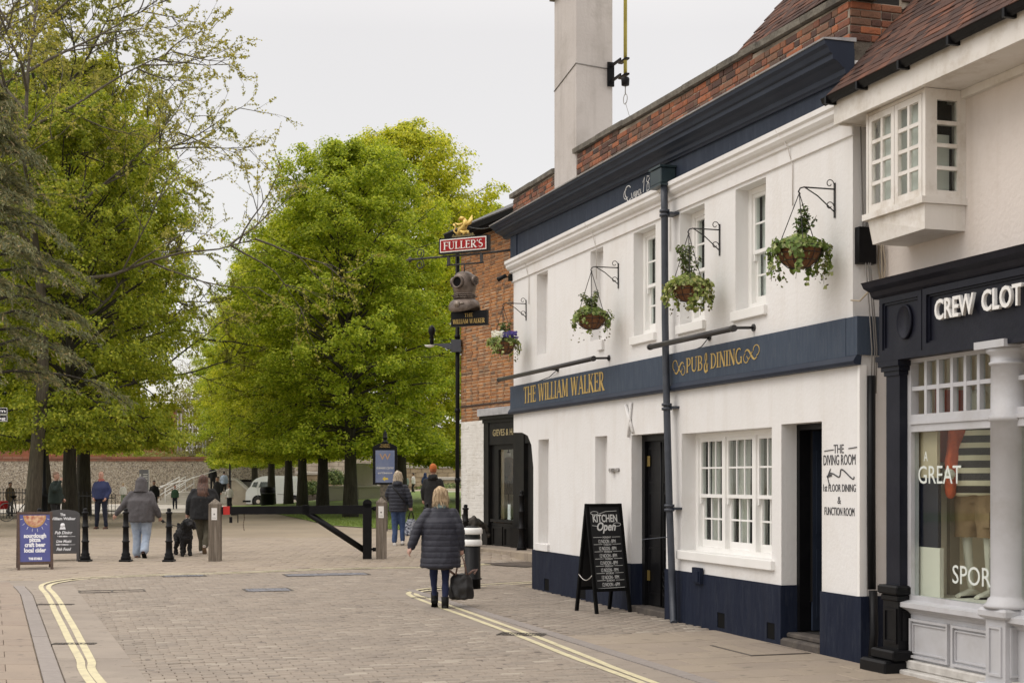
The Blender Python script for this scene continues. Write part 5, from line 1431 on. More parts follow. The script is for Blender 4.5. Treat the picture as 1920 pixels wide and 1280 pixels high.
# ================================================================== ground, road, pavements
gravel = mat('bound_gravel', (.31, .255, .185), .95, (.26, .212, .155), .5, .35, 60, dirt=(.22, .185, .14), dscale=.35)
paving_bed = mat('joint_sand', (.19, .16, .13), .95, (.24, .205, .165), 20)
def grid_sheet(name, xs, ys, dz, m, kind='structure'):
    V = [(x, y, gz(x, y) + dz) for y in ys for x in xs]; n = len(xs)
    Fc = [(j * n + i, j * n + i + 1, (j + 1) * n + i + 1, (j + 1) * n + i) for j in range(len(ys) - 1) for i in range(n - 1)]
    return tag(link(name, fast_mesh(name, V, Fc, m)), kind=kind)
def strip_sheet(name, rows, dz, m, kind='structure', nx=10, skirt=False):
    """rows: (Y, X left, X right) from near to far"""
    V = []; Fc = []
    for Y, a, b_ in rows:
        for i in range(nx + 1):
            X = a + (b_ - a) * i / nx
            V.append((X, Y, gz(X, Y) + dz))
    n = nx + 1
    for j in range(len(rows) - 1):
        for i in range(nx): Fc.append((j * n + i, j * n + i + 1, (j + 1) * n + i + 1, (j + 1) * n + i))
    return tag(link(name, fast_mesh(name, V, Fc, m)), kind=kind)
gxs = [-600, -300, -160] + list(np.linspace(-100, -30, 15)) + list(np.arange(-28, -2.9, 1)) + list(np.arange(-2.8, 1.1, .2)) + list(np.arange(2, 11, 1)) + [14, 20, 30, 45, 70, 120, 300, 600]
gys = [-60, -20, 0, 8, 16, 22] + list(np.arange(24, 36.1, .4)) + list(np.linspace(38, 110, 37)) + [120, 140, 180, 260, 400, 900]
grid_sheet('ground', gxs, gys, 0, gravel)

def LP(l, n, z=0.0): return FM @ Vector((l, -n, z))
def lerp_line(p, q, Y): return p[0] + (q[0] - p[0]) * (Y - p[1]) / (q[1] - p[1])
LEFT_A, LEFT_B = (-3.19, 11.93), (-7.02, 22.4)
KI_A, KI_B = (-3.76, 11.93), (-7.12, 21.1)
def xl(Y): return lerp_line(LEFT_A, LEFT_B, Y)
def xk(Y): return lerp_line(KI_A, KI_B, Y) if Y < 21.1 else -7.12 - (Y - 21.1) * .42
OUTER = [ground(*p) for p in ((75, 1101), (84, 1096), (140, 1086), (250, 1080.5), (420, 1075), (640, 1067), (880, 1060), (1000, 1057))]
OUTER.append(Vector((6, 31, 0)))
def y_outer(X):
    if X <= OUTER[0].x: return OUTER[0].y
    for a, b_ in zip(OUTER, OUTER[1:]):
        if a.x <= X <= b_.x: return a.y + (b_.y - a.y) * (X - a.x) / max(1e-6, b_.x - a.x)
    return 31
INNER = [ground(*p) for p in ((767, 1112), (790, 1105), (880, 1099), (1000, 1092))] + [Vector((6, 25, 0))]
def y_inner(X):
    if X < INNER[0].x: return INNER[0].y
    for a, b_ in zip(INNER, INNER[1:]):
        if a.x <= X <= b_.x: return a.y + (b_.y - a.y) * (X - a.x) / max(1e-6, b_.x - a.x)
    return 25
def n_of(X, Y): return (7.407 - X - .32096 * Y) * .95215
def in_road(X, Y):
    if X < xl(min(Y, 23)) or Y > y_outer(X) + .35: return False
    return n_of(X, Y) > 2.38 or Y > y_inner(X) - .15

road = empty('road', (0, 0, 0)); tag(road, kind='structure')
rows = [(Y, xk(Y), max(lerp_line((7.407 - .32096 * 0, 0), (7.407 - .32096 * 10, 10), Y), 0) if Y < 23 else 9) for Y in [3, 6, 9, 12, 15, 18, 20, 22, 22.9, 23] + list(np.arange(23.5, 29.6, .4))]
bed = strip_sheet('sett_bed', rows, .002, paving_bed, nx=80); bed.parent = road; del bed['kind']
sett_m = mat('clay_sett', (0, 0, 0), .85, bump=.3, bscale=60, ramp=[(0, (.225, .192, .158)), (.3, (.258, .218, .178)), (.6, (.275, .232, .188)), (.88, (.258, .216, .175)), (.95, (.35, .305, .25)), (1, (.21, .178, .148))], dirt=(.195, .165, .137), dscale=.9, world=True, spots=(.12, .10, .085))
def paver_mesh(name, a, b_, h, m, c=.006):
    q = MB(); q.add([(-a / 2, -b_ / 2, 0), (a / 2, -b_ / 2, 0), (a / 2, b_ / 2, 0), (-a / 2, b_ / 2, 0), (-a / 2, -b_ / 2, h - c), (a / 2, -b_ / 2, h - c), (a / 2, b_ / 2, h - c), (-a / 2, b_ / 2, h - c),
                     (-a / 2 + c, -b_ / 2 + c, h), (a / 2 - c, -b_ / 2 + c, h), (a / 2 - c, b_ / 2 - c, h), (-a / 2 + c, b_ / 2 - c, h)],
                    [(0, 1, 5, 4), (1, 2, 6, 5), (2, 3, 7, 6), (3, 0, 4, 7), (4, 5, 9, 8), (5, 6, 10, 9), (6, 7, 11, 10), (7, 4, 8, 11), (8, 9, 10, 11)])
    return q
ME_SETT = paver_mesh('sett', .096, .208, .016, sett_m).mesh('sett', sett_m)      # long side across the street
def lay_pavers(parent, cells, me, limit, name, stuff_name, a, b_, h, m):
    """cells: (X, Y, rotation); those nearest the camera are parts, the rest one mesh"""
    cells.sort(key=lambda c: (not (c[1] > 11.7 and abs(c[0]) < .37 * c[1]), c[1]))
    proto = np.array(paver_mesh('p', a, b_, h, m).v); pf = np.array([f for f in paver_mesh('p', a, b_, h, m).f])
    Vs = []; Fs = []
    for k, (X, Y, r) in enumerate(cells):
        dz = RNG.normal(0, .0018); r2 = r + RNG.normal(0, .008); tx, ty = RNG.normal(0, .006, 2)
        z = gz(X, Y) + dz
        if k < limit:
            link(name, me, parent, (X, Y, z), (tx, ty, r2))
        else:
            c, s_ = math.cos(r2), math.sin(r2)
            P = proto.copy(); P[:, 2] += P[:, 0] * ty * 1.0 + P[:, 1] * tx
            WX, WY = P[:, 0] * c - P[:, 1] * s_ + X, P[:, 0] * s_ + P[:, 1] * c + Y
            zz_ = z if Y < 24.2 else np.array([gz(a_, b2) for a_, b2 in zip(WX, WY)]) + dz
            Vs.append(np.stack([WX, WY, P[:, 2] + zz_], 1)); Fs.append(pf + 12 * len(Fs))
    if Vs: 
        o = link(stuff_name, fast_mesh(stuff_name, np.concatenate(Vs), np.concatenate(Fs), m), parent); o['kind'] = 'stuff'
cells = []
l = 8.0; k = 0
while l > -17:
    n = -7 + (.11 if k % 2 else 0) + RNG.uniform(-.02, .02)
    while n < 9.5:
        p = LP(l, n)
        if p.y > 7 and in_road(p.x, p.y) and p.x < 5.5 and abs(p.x) < .45 * p.y + 1: cells.append((p.x, p.y, FR))
        n += .216
    l -= .103; k += 1
lay_pavers(road, cells, ME_SETT, 300, 'sett', 'sett_field', .096, .208, .016, sett_m)

slab_m = mat('buff_slab', (0, 0, 0), .85, bump=.25, bscale=50, ramp=[(0, (.29, .24, .185)), (.5, (.32, .265, .205)), (1, (.275, .227, .182))], dirt=(.235, .195, .157), dscale=1.1, world=True, spots=(.15, .125, .10))
red_slab = mat('reddish_slab', (0, 0, 0), .85, bump=.25, bscale=50, ramp=[(0, (.255, .20, .158)), (.5, (.285, .228, .178)), (1, (.265, .213, .168))], dirt=(.21, .17, .138), dscale=1.6, world=True, spots=(.14, .115, .095))
kerb_m = mat('kerb_granite', (.265, .235, .215), .85, (.235, .208, .19), 20, .25, 60, rnd=.06)
gutter_m = mat('gutter_slab', (.285, .243, .20), .85, (.255, .217, .18), 2, .25, 50, rnd=.06, dirt=(.20, .17, .14), dscale=1.3, world=True, spots=(.13, .11, .09))
# left channel slabs, kerb and pavement
lk = empty('kerb', (0, 0, 0)); tag(lk, kind='structure')
def quad_slab(parent, name, pts, h, m, gap=.006):
    c = sum((Vector(p) for p in pts), Vector((0, 0))) / 4
    q = MB(); P = [Vector(p) + (c - Vector(p)).normalized() * gap for p in pts]; c2 = .006
    Q = [p + (c - p).normalized() * c2 for p in P]
    z = gz(c.x, c.y)
    q.add([(p.x - c.x, p.y - c.y, 0) for p in P] + [(p.x - c.x, p.y - c.y, h - .005) for p in P] + [(p.x - c.x, p.y - c.y, h) for p in Q],
          [(0, 1, 5, 4), (1, 2, 6, 5), (2, 3, 7, 6), (3, 0, 4, 7), (4, 5, 9, 8), (5, 6, 10, 9), (6, 7, 11, 10), (7, 4, 8, 11), (8, 9, 10, 11)])
    return link(name, q.mesh(name, m), parent, (c.x, c.y, z + RNG.normal(0, .001)))
Ys = [7.0]
while Ys[-1] < 22.6: Ys.append(Ys[-1] + .92)
for a, b_ in zip(Ys, Ys[1:]):
    quad_slab(road, 'channel_slab', [(xk(a) + .01, a), (xl(a) + .14, a), (xl(b_) + .14, b_), (xk(b_) + .01, b_)], .0195, gutter_m)
    quad_slab(lk, 'kerb_stone', [(xk(a) - .17, a), (xk(a), a), (xk(b_), b_), (xk(b_) - .17, b_)], .024, kerb_m)
quad_slab(road, 'channel_slab', [(-9.2, 22.6), (xl(22.6) + .0, 22.6), (xl(22.6) + .55, 23.9), (-9.2, 23.9)], .012, gutter_m)
# right channel, kerb, pavement
pv = empty('pavement', (0, 0, 0)); tag(pv, kind='structure')
l = 7.6
while l > -4.4:
    a, b_ = LP(l, 2.48), LP(l, 1.96); c, d = LP(l - .92, 1.96), LP(l - .92, 2.48)
    quad_slab(road, 'channel_slab', [a.xy, b_.xy, c.xy, d.xy], .0195, gutter_m)
    a, b_ = LP(l, 1.955), LP(l, 1.80); c, d = LP(l - .92, 1.80), LP(l - .92, 1.955)
    quad_slab(lk, 'kerb_stone', [a.xy, b_.xy, c.xy, d.xy], .026, kerb_m)
    l -= .92
l = 8.2
rr = 0
while l > 1.7:
    n = .0 - (.3 if rr % 2 else 0)
    while n < 1.79:
        n0, n1 = max(n, -.3 if l > 4.3 else .0), min(n + .6, 1.79)
        if n1 - n0 > .08:
            a, b_, c, d = LP(l, n1), LP(l, n0), LP(l - .44, n0), LP(l - .44, n1)
            quad_slab(pv, 'paving_slab', [a.xy, b_.xy, c.xy, d.xy], .022, slab_m, .003)
        n += .6
    l -= .445; rr += 1
cells = []
k = 0
while l > -6.6:
    n = .06 + (.11 if k % 2 else 0)
    while n < 1.75 if l > -4.3 else n < 1.2:
        p = LP(l, n)
        if p.y < y_inner(p.x) - .2: cells.append((p.x, p.y, FR))
        n += .216
    l -= .103; k += 1
lay_pavers(pv, cells, ME_SETT, 0, 'sett', 'sett_footway', .096, .208, .024, sett_m)
bedp = [LP(8.3, -.32), LP(8.3, 1.8), LP(-6.7, 1.8), LP(-6.7, -.0), LP(4.2, -.0), LP(4.2, -.32)]
bm_ = MB(); bm_.add([(p.x, p.y, .008) for p in (bedp[0], bedp[1], LP(4.2, 1.8), bedp[5])], [(3, 2, 1, 0)]); bm_.add([(p.x, p.y, .008) for p in (bedp[4], LP(4.2, 1.8), bedp[2], bedp[3])], [(3, 2, 1, 0)]); bm_.build('paving_bed', paving_bed, pv)
# left pavement: courses of slabs
Y = 8.0; k = 0
lp = empty('pavement', (0, 0, 0)); tag(lp, kind='structure')
while Y < 23.5:
    x = xk(Y) - .18
    off = .3 if k % 2 else 0
    i = 0
    while x > -.40 * Y - 1.6:
        w = .6 - (off if i == 0 else 0)
        a = xk(Y) - .18 - (0.6 * i - (off if i else 0)); 
        a = min(a, xk(Y) - .18); b_ = a - w
        sh = xk(Y + .5) - xk(Y)
        quad_slab(lp, 'paving_slab', [(b_, Y), (a, Y), (a + sh, Y + .5), (b_ + sh, Y + .5)], .022, red_slab, .003)
        x = b_; i += 1
    Y += .5; k += 1
# raised crossing in front of the gate: small buff slabs
tb = empty('paving', (0, 0, 0)); tag(tb, kind='structure')
cells = []
Y = 23.6; k = 0
while Y < 37:
    x = -16 + (.2 if k % 2 else 0)
    while x < 6:
        ok = Y > y_outer(x) + .42 and x > -.37 * Y - .6
        if x < OUTER[0].x + .1: ok = Y > 24.0 and x > -.37 * Y - .6
        if ok: cells.append((x, Y, 0.04))
        x += .405
    Y += .205; k += 1
lay_pavers(tb, cells, paver_mesh('s', .4, .2, .012, slab_m).mesh('paver', slab_m), 0, 'paver', 'paver_field', .4, .2, .012, slab_m)

# painted double yellow lines
ym = mat('road_paint', (.60, .545, .35), .75, (.53, .475, .31), 6, .3, 50, dirt=(.36, .31, .23), dscale=7)
def smooth_pts(P, n=6):
    out = []
    for i in range(len(P) - 1):
        p0, p1, p2, p3 = P[max(0, i - 1)], P[i], P[i + 1], P[min(len(P) - 1, i + 2)]
        for k in range(n):
            t = k / n
            out.append(tuple(.5 * ((2 * p1[j]) + (-p0[j] + p2[j]) * t + (2 * p0[j] - 5 * p1[j] + 4 * p2[j] - p3[j]) * t * t + (-p0[j] + 3 * p1[j] - 3 * p2[j] + p3[j]) * t ** 3) for j in range(2)))
    return out + [tuple(P[-1])]
def yellow(px, parent, w=.074, ext=None):
    P = [tuple(ground(*p).xy) for p in px]
    if ext: P = [ext] + P
    P = smooth_pts(P)
    V = []
    for i, p in enumerate(P):
        a, b_ = Vector(P[max(0, i - 1)]), Vector(P[min(len(P) - 1, i + 1)]); d = (b_ - a).normalized(); nn = Vector((-d.y, d.x)) * w / 2
        for s_ in (1, -1):
            q = Vector(p) + nn * s_; V.append((q.x, q.y, gz(q.x, q.y) + .0235))
    Fc = [(2 * i, 2 * i + 1, 2 * i + 3, 2 * i + 2) for i in range(len(P) - 1)]
    return link('line', fast_mesh('line', V, Fc, ym), parent)
def marking(): 
    o = empty('road_marking', (0, 0, 0)); return tag(o, kind='structure')
mk = marking()
yellow([(167.5, 1280), (150, 1240), (131, 1205), (118, 1178), (104, 1150), (96, 1132), (86, 1115), (78, 1106), (77.5, 1100), (85, 1095.5), (103, 1091), (140, 1086), (200, 1082.5), (300, 1078.5), (420, 1075), (640, 1067), (880, 1060.5), (1000, 1057.5)], mk, ext=(-1.3, 6.5))
yellow([(187.5, 1280), (171, 1242), (152, 1205), (138, 1178), (123, 1152), (113, 1132), (101, 1115), (92, 1106), (91.5, 1101), (98, 1097), (113, 1093.2), (150, 1088), (210, 1084.3), (310, 1080), (430, 1076.5), (640, 1068.6), (880, 1062), (1000, 1059)], mk, ext=(-1.14, 6.5))
mk = marking()
yellow([(1193, 1280), (1077, 1237), (993, 1203), (933, 1180), (877, 1159), (833, 1143.5), (787, 1126), (769, 1118), (767, 1113), (787, 1107), (825, 1103), (900, 1098), (1000, 1092)], mk, ext=(2.6, 6.5))
yellow([(1211, 1278), (1107, 1237), (1012, 1199), (977, 1186), (900, 1158), (853, 1141), (803, 1124), (783, 1118), (782, 1113.5), (800, 1109), (840, 1105.5), (910, 1100.5), (1000, 1094.5)], mk, ext=(2.78, 6.5))

# drains and covers let into the paving
dark_iron = mat('drain_iron', (.05, .042, .036), .6, (.09, .075, .06), 30, .3, 60)
pit_m = mat('drain_pit', (.012, .011, .010), .95)
def drain(px, py, w, l, nb, label, rz, slots=True):
    p = ground(px, py)
    t = empty('drain_grate', p, rz, label, 'drain', 'iron drains set in the road edge')
    m_ = MB(); m_.box(-w / 2, w / 2, -l / 2, l / 2, .0, .018); m_.build('pit', pit_m, t)
    m_ = MB(); m_.box(-w / 2, w / 2, -l / 2, -l / 2 + .018, .001, .026); m_.box(-w / 2, w / 2, l / 2 - .018, l / 2, .001, .026)
    for i in range(nb + 1):
        x = -w / 2 + w * i / nb; m_.box(x - .011, x + .011, -l / 2 + .018, l / 2 - .018, .001, .0255)
    m_.build('grate', dark_iron, t)
drain(104, 1135.5, .46, .16, 9, 'narrow slotted drain across the left yellow lines, farther from the camera', .0)
drain(139, 1210, .42, .14, 9, 'narrow slotted drain across the left yellow lines, nearer the camera', .02)
drain(978, 1192, .5, .26, 12, 'broad slotted drain across the yellow lines in front of the pub board', -.25)
drain(793, 1123, .30, .14, 8, 'small slotted drain under the right yellow lines by the walking woman', -.1)
def cover(px, py, w, l, label, m, inner):
    p = ground(px, py)
    t = empty('manhole_cover', p, FR + PI / 2, label, 'manhole cover')
    m_ = MB()
    for a in ((-w / 2, w / 2, -l / 2, -l / 2 + .03), (-w / 2, w / 2, l / 2 - .03, l / 2), (-w / 2, -w / 2 + .03, -l / 2 + .03, l / 2 - .03), (w / 2 - .03, w / 2, -l / 2 + .03, l / 2 - .03), (-.015, .015, -l / 2 + .03, l / 2 - .03)): m_.box(*a, .002, .0235)
    m_.build('frame', dark_iron, t)
    if inner:
        m_ = MB()
        for i in range(12):
            for j in range(8):
                a, b_ = -w / 2 + .04 + (w - .08) * i / 12, -l / 2 + .04 + (l - .08) * j / 8
                m_.box(a + .004, a + (w - .08) / 12 - .004, b_ + .004, b_ + (l - .08) / 8 - .004, .002, .0245 + RNG.normal(0, .0015))
        o = m_.build('cover_cobbles', m, t); o['kind'] = 'stuff'
blue_c = mat('blue_cobble', (.23, .23, .25), .7, (.17, .17, .19), 30, .3, 50)
cover(210, 1110, .98, .42, 'pair of thin iron cover frames set among the setts on the left', blue_c, False)
cover(502, 1107.5, .72, .62, 'bluish cobbled manhole cover in the middle of the road', blue_c, True)
cover(612, 1078.5, 1.5, .6, 'wide worn cobbled cover just inside the far yellow line', blue_c, True)
cover(345, 1081, .75, .4, 'small cobbled cover beside the far yellow line on the left', blue_c, True)
# cellar hatch in the pavement by the second pub door
p = ground(1450, 1243)
t = empty('cellar_hatch', LP(lx(1490), .42, .022), FR, 'flush pavement hatch with three dark joints outside the second pub door', 'hatch')
for k in range(3):
    m_ = MB(); m_.box(-.42, .42, .13 - .2 * k, .325 - .2 * k, .0, .006); m_.build('hatch_panel', slab_m, t)
m_ = MB(); m_.box(-.45, .45, -.30, .35, -.002, .003); m_.build('hatch_frame', dark_iron, t)
# wet patch of newer tarmac in the side street mouth
m_ = MB(); pts = [ground(*q) for q in ((905, 1058), (960, 1056), (1040, 1052.5), (1040, 1062), (985, 1065), (935, 1062))]
m_.add([(p.x, p.y, gz(p.x, p.y) + .030) for p in pts], [tuple(reversed(range(6)))]); tag(m_.build('road_patch', mat('dark_tarmac', (.055, .043, .035), .6, (.10, .08, .065), 3, .3, 50), None), kind='structure')

# kerb and footway round the corner store
m_ = MB(); A = Matrix.Translation(BO) @ Matrix.Rotation(BR, 4, 'Z')
for k in range(8):
    m_.cbox(.1 + .75 * k, .84 + .75 * k, -.95, -.75, 0, .30, .01, A)
tag(m_.build('kerb', mat('store_kerb', (.36, .30, .225), .9, (.28, .23, .18), 5, .4, 40), None), kind='structure')
m_ = MB(); m_.box(-.2, 7, -.74, .3, 0, .285, A); tag(m_.build('pavement', mat('store_paving', (.30, .25, .20), .9, (.25, .21, .17), 4, .3, 40), None), kind='structure')

# lawns
grass_m = mat('lawn', (.16, .225, .04), .9, (.12, .18, .03), .8, .5, 40, dirt=(.15, .19, .04), dscale=.25)
edge = [(ground(a, b_)) for a, b_ in ((1010, 1000), (860, 998), (727, 992), (617, 985), (566, 973), (500, 960), (430, 949), (400, 944))]
def x_edge(Y):
    for a, b_ in zip(edge, edge[1:]):
        if min(a.y, b_.y) <= Y <= max(a.y, b_.y): return a.x + (b_.x - a.x) * (Y - a.y) / max(1e-6, b_.y - a.y)
    return edge[0].x if Y < edge[0].y else edge[-1].x
ys = [edge[0].y + .05 + (96 - edge[0].y) * (i / 40) ** 1.2 for i in range(41)]
strip_sheet('lawn', [(Y, x_edge(Y), 30) for Y in ys], .02, grass_m, nx=26)
lawn_l = [(Y, -40, -.3675 * Y + (.0 if Y < 36 else -.0) + max(0, (Y - 33)) * -.10 + .6) for Y in np.linspace(37.2, 58, 16)]
strip_sheet('lawn', lawn_l, .02, grass_m, nx=10)
# blades of grass
def blades(n, pts_fn):
    V = []; 
    P = np.array([pts_fn() for _ in range(n)])
    h = RNG.uniform(.03, .075, n); a = RNG.uniform(0, PI, n); w = .012
    dx, dy = np.cos(a) * w, np.sin(a) * w; lean = RNG.normal(0, .02, (n, 2))
    V = np.stack([np.stack([P[:, 0] - dx, P[:, 1] - dy, P[:, 2]], 1), np.stack([P[:, 0] + dx, P[:, 1] + dy, P[:, 2]], 1), np.stack([P[:, 0] + lean[:, 0], P[:, 1] + lean[:, 1], P[:, 2] + h], 1)], 1).reshape(-1, 3)
    return V, np.arange(3 * n).reshape(n, 3)
def pf():
    Y = edge[0].y + 34 * random.random() ** 1.4; xa = x_edge(Y); X = xa + (min(12, .1 * Y) - xa + 4) * random.random(); return (X, Y, gz(X, Y) + .015)
V, Fq = blades(60000, pf)
tag(link('grass', fast_mesh('grass', V, Fq, leaf_mat('grass_blade', [(0, (.11, .17, .03)), (.6, (.18, .25, .045)), (1, (.26, .30, .08))], .3))), kind='stuff')
def pf2():
    r = lawn_l[0]; Y = 37.2 + 12 * random.random(); X = -.3675 * Y + .6 - (Y - 33) * .1 - 5 * random.random(); return (X, Y, gz(X, Y) + .015)
V, Fq = blades(9000, pf2)
tag(link('grass', fast_mesh('grass', V, Fq, MATS['grass_blade'])), kind='stuff')
# pale paved court and path beyond the trees
court = mat('pale_paving', (.50, .46, .41), .9, (.45, .41, .36), 1, .2, 30)
strip_sheet('paving', [(Y, -60, min(-.19 * Y - .5, x_edge(Y) - .1)) for Y in np.linspace(66, 104, 12)], .006, court, nx=10)
strip_sheet('path', [(Y, -13, 14) for Y in (92, 93, 94)], .03, court, nx=10)

# ================================================================== street furniture
def bollard_proto(X, Y, h, label, group):
    t = empty('bollard', (X, Y, gz(X, Y)), 0, label, 'bollard', group)
    m_ = MB(); m_.cbox(-.115, .115, -.115, .115, 0, .05, .01); m_.build('base', black, t)
    k = h / 1.1
    m_ = MB(); m_.lathe([(.105, .05), (.10, .10), (.082, .13), (.09, .16), (.068, .19), (.063, .40 * k), (.078, .41 * k), (.078, .43 * k), (.061, .44 * k), (.056, .70 * k), (.071, .71 * k), (.071, .73 * k), (.055, .74 * k), (.050, .98 * k), (.068, .99 * k), (.068, 1.015 * k), (.035, 1.03 * k), (.044, 1.055 * k), (.038, 1.085 * k), (.018, 1.10 * k), (0, 1.10 * k)], 20)
    m_.build('shaft', black, t)
    return t
grp = 'black cast iron bollards along the edge of the paving'
def boll(px, py, top, label, Y=None, z=None):
    p = ground(px, py) if Y is None else at(px, Y, z)
    h = (py - top) * p.y / F
    t = bollard_proto(p.x, p.y, h, label, grp)
    t.location.z = p.z
boll(74, 1053, 952, 'black bollard whose domed top shows just above the blue pizza board')
boll(160, 1053, 952, 'black ringed bollard right of the grey chalk board')
boll(236, 1053, 952, 'black ringed bollard in front of the hooded person')
boll(317, 1053, 952, 'black ringed bollard left of the black dog')
boll(800, 1043, 943, 'black ringed bollard half hidden left of the woman in the quilted coat')
boll(873, 1040, 948, 'black ringed bollard behind the banded bollard, against the whitewashed wall', 29.2, .2)
boll(978, 1035, 919, 'black ringed bollard in front of the black corner shop window', 28.9, .24)
p = ground(886, 1105)
t = empty('bollard', p, 0, 'thick black steel bollard with two white collars, beside the handbag', 'bollard')
m_ = MB(); m_.lathe([(.125, 0), (.125, .16), (.15, .165), (.15, .18), (.125, .185), (.122, .96), (.10, .99), (0, .995)], 26); m_.build('tube', black, t)
wp = mat('white_band', (.78, .77, .75), .45)
for z, r in ((.68, .15), (.86, .155)):
    m_ = MB(); m_.lathe([(.12, z), (r - .01, z + .005), (r, z + .02), (r, z + .075), (r - .012, z + .10), (.12, z + .105)], 26); m_.build('white_collar', wp, t)

# timber gate posts and the swing barrier
timber = mat('weathered_oak', (.20, .165, .13), .9, (.11, .09, .07), 3, .5, 30, stretch=(12, 12, .8), dirt=(.30, .26, .215), dscale=2)
def gpost(px, py, top, w, label, note):
    p = ground(px, py); h = (py - top) * p.y / F
    t = empty('gate_post', p, .05, label, 'gate post', 'weathered oak posts of the barrier')
    m_ = MB(); a = w / 2; hs_ = h - .11
    m_.add([(-a, -a, -.05), (a, -a, -.05), (a, a, -.05), (-a, a, -.05), (-a, -a, hs_), (a, -a, hs_), (a, a, hs_), (-a, a, hs_), (0, 0, h)], [(0, 1, 5, 4), (1, 2, 6, 5), (2, 3, 7, 6), (3, 0, 4, 7), (4, 5, 8), (5, 6, 8), (6, 7, 8), (7, 4, 8)])
    m_.build('post', timber, t)
    m_ = MB(); m_.box(-.055, .055, -a - .006, -a - .001, hs_ - .32, hs_ - .08); m_.build('notice', mat('paper', (.72, .70, .68), .7), t)
    m_ = MB(); m_.box(-.012, .012, -a - .008, -a - .0062, hs_ - .22, hs_ - .19); m_.box(-.04, .04, -a - .008, -a - .0062, hs_ - .28, hs_ - .275); m_.build('notice_print', ink, t)
    return p, t, hs_
pL, tL, hL = gpost(403.5, 1052, 934, .235, 'weathered oak post at the latch end of the barrier, behind it a long haired woman', 0)
pR, tR, hR = gpost(715, 1048, 931, .21, 'weathered oak post at the hinge end of the barrier, in front of the blonde woman', 0)
d = Vector((pR.x - pL.x, pR.y - pL.y, 0)); ang = math.atan2(d.y, d.x); ln_ = d.length
gt_ = empty('barrier_gate', (pL.x, pL.y, gz(pL.x, pL.y)), ang, 'black steel swing barrier with diagonal brace and red end between two oak posts', 'barrier')
z0 = 1.10
m_ = MB(); m_.add([(.13, -.05, z0 - .15), (ln_ - .22, -.05, z0 - .15), (ln_ - .22, .05, z0 - .15), (.13, .05, z0 - .15), (.13, -.05, z0 + .005), (ln_ - .22, -.05, z0 + .03), (ln_ - .22, .05, z0 + .03), (.13, .05, z0 + .005)], [(0, 3, 2, 1), (4, 5, 6, 7), (0, 1, 5, 4), (1, 2, 6, 5), (2, 3, 7, 6), (3, 0, 4, 7)]); m_.build('beam', black, gt_)
m_ = MB(); m_.box(.16, .29, -.056, .056, z0 - .156, z0 + .012); m_.build('red_end', mat('red_tape', (.5, .02, .015), .5), gt_)
xu = ln_ - .29
m_ = MB(); m_.box(xu - .09, xu + .09, -.06, .06, .03, z0 + .06); m_.lathe([(.09, -.06), (.09, .06)], 16, Tm(xu, 0, z0 + .061, rx=PI / 2)); m_.build('upright', black, gt_)
m_ = MB(); m_.tube([(xu - 1.25, 0, z0 - .10), (xu - .05, 0, .20)], .062, 4, sx=.8); m_.build('brace', black, gt_)
m_ = MB(); m_.box(xu - 1.32, xu - 1.18, -.05, .05, z0 - .16, z0 + .035); m_.build('brace_bracket', black, gt_)
for z in (z0 - .04, .22):
    m_ = MB(); m_.tube([(xu + .08, 0, z), (ln_ - .07, 0, z)], .022, 8); m_.lathe([(.04, -.04), (.04, .04)], 10, Tm(xu + .15, 0, z)); m_.build('hinge', black, gt_)
m_ = MB(); m_.tube([(.32, 0, z0 - .13), (.32, 0, z0 - .16), (.45, 0, z0 - .16), (.45, 0, z0 - .32)], .012, 6); m_.box(.28, .34, -.02, .02, z0 - .32, z0 - .2); m_.build('latch', black, gt_)
m_ = MB()
for i in range(7): m_.tube([(.57 + .01 * math.sin(i), 0, z0 - .14 - .05 * i), (.57 + .01 * math.sin(i + 1), 0, z0 - .18 - .05 * i)], .009, 5)
m_.build('chain', mat('rusty_chain', (.10, .06, .04), .8), gt_)

# cathedral notice board on its post
nb = empty('notice_board', at(722, 42), rad(4), 'black framed notice board with blue poster and finial, under the nearest lime tree', 'notice board')
zb0, zb1 = zat(908, 42) - gz(-3.7, 42), zat(840, 42) - gz(-3.7, 42)
m_ = MB(); m_.box(-.14, .08, -.05, .05, -.05, zb0); m_.build('post', mat('carved_post', (.05, .045, .035), .8, (.14, .12, .09), 14, .5, 30), nb)
m_ = MB(); m_.box(-.36, .36, -.06, .06, zb0, zb1); m_.prism([(-.36, zb1), (.36, zb1), (.36, zb1 + .05), (.2, zb1 + .13), (.06, zb1 + .17), (-.06, zb1 + .17), (-.2, zb1 + .13), (-.36, zb1 + .05)], -.07, .07); m_.build('case', black, nb)
m_ = MB(); m_.lathe([(.09, 0), (.09, .03), (.05, .05), (.06, .12), (.085, .14), (.085, .16), (.05, .18), (.065, .26), (.02, .32), (0, .40)], 14, Tm(0, 0, zb1 + .165)); m_.build('finial', black, nb)
m_ = MB(); m_.box(-.28, .28, -.066, -.061, zb0 + .06, zb1 - .06); m_.build('poster', mat('poster_blue', (.10, .135, .26), .35, (.17, .20, .30), 2.5), nb)
o = put_text(nb, 'W', 0, -.069, zb1 - .34, .26, mat('poster_gold', (.42, .25, .12), .6), 'poster_lettering', sx=1.2, ext=.001)
put_text(nb, 'LEARNING CENTRE', 0, -.069, zb0 + .46, .08, sgw, 'poster_lettering', fit=.50, ext=.001)
put_text(nb, 'and Classroom', 0, -.069, zb0 + .32, .08, sgw, 'poster_lettering', fit=.42, ext=.001, shear=.3)
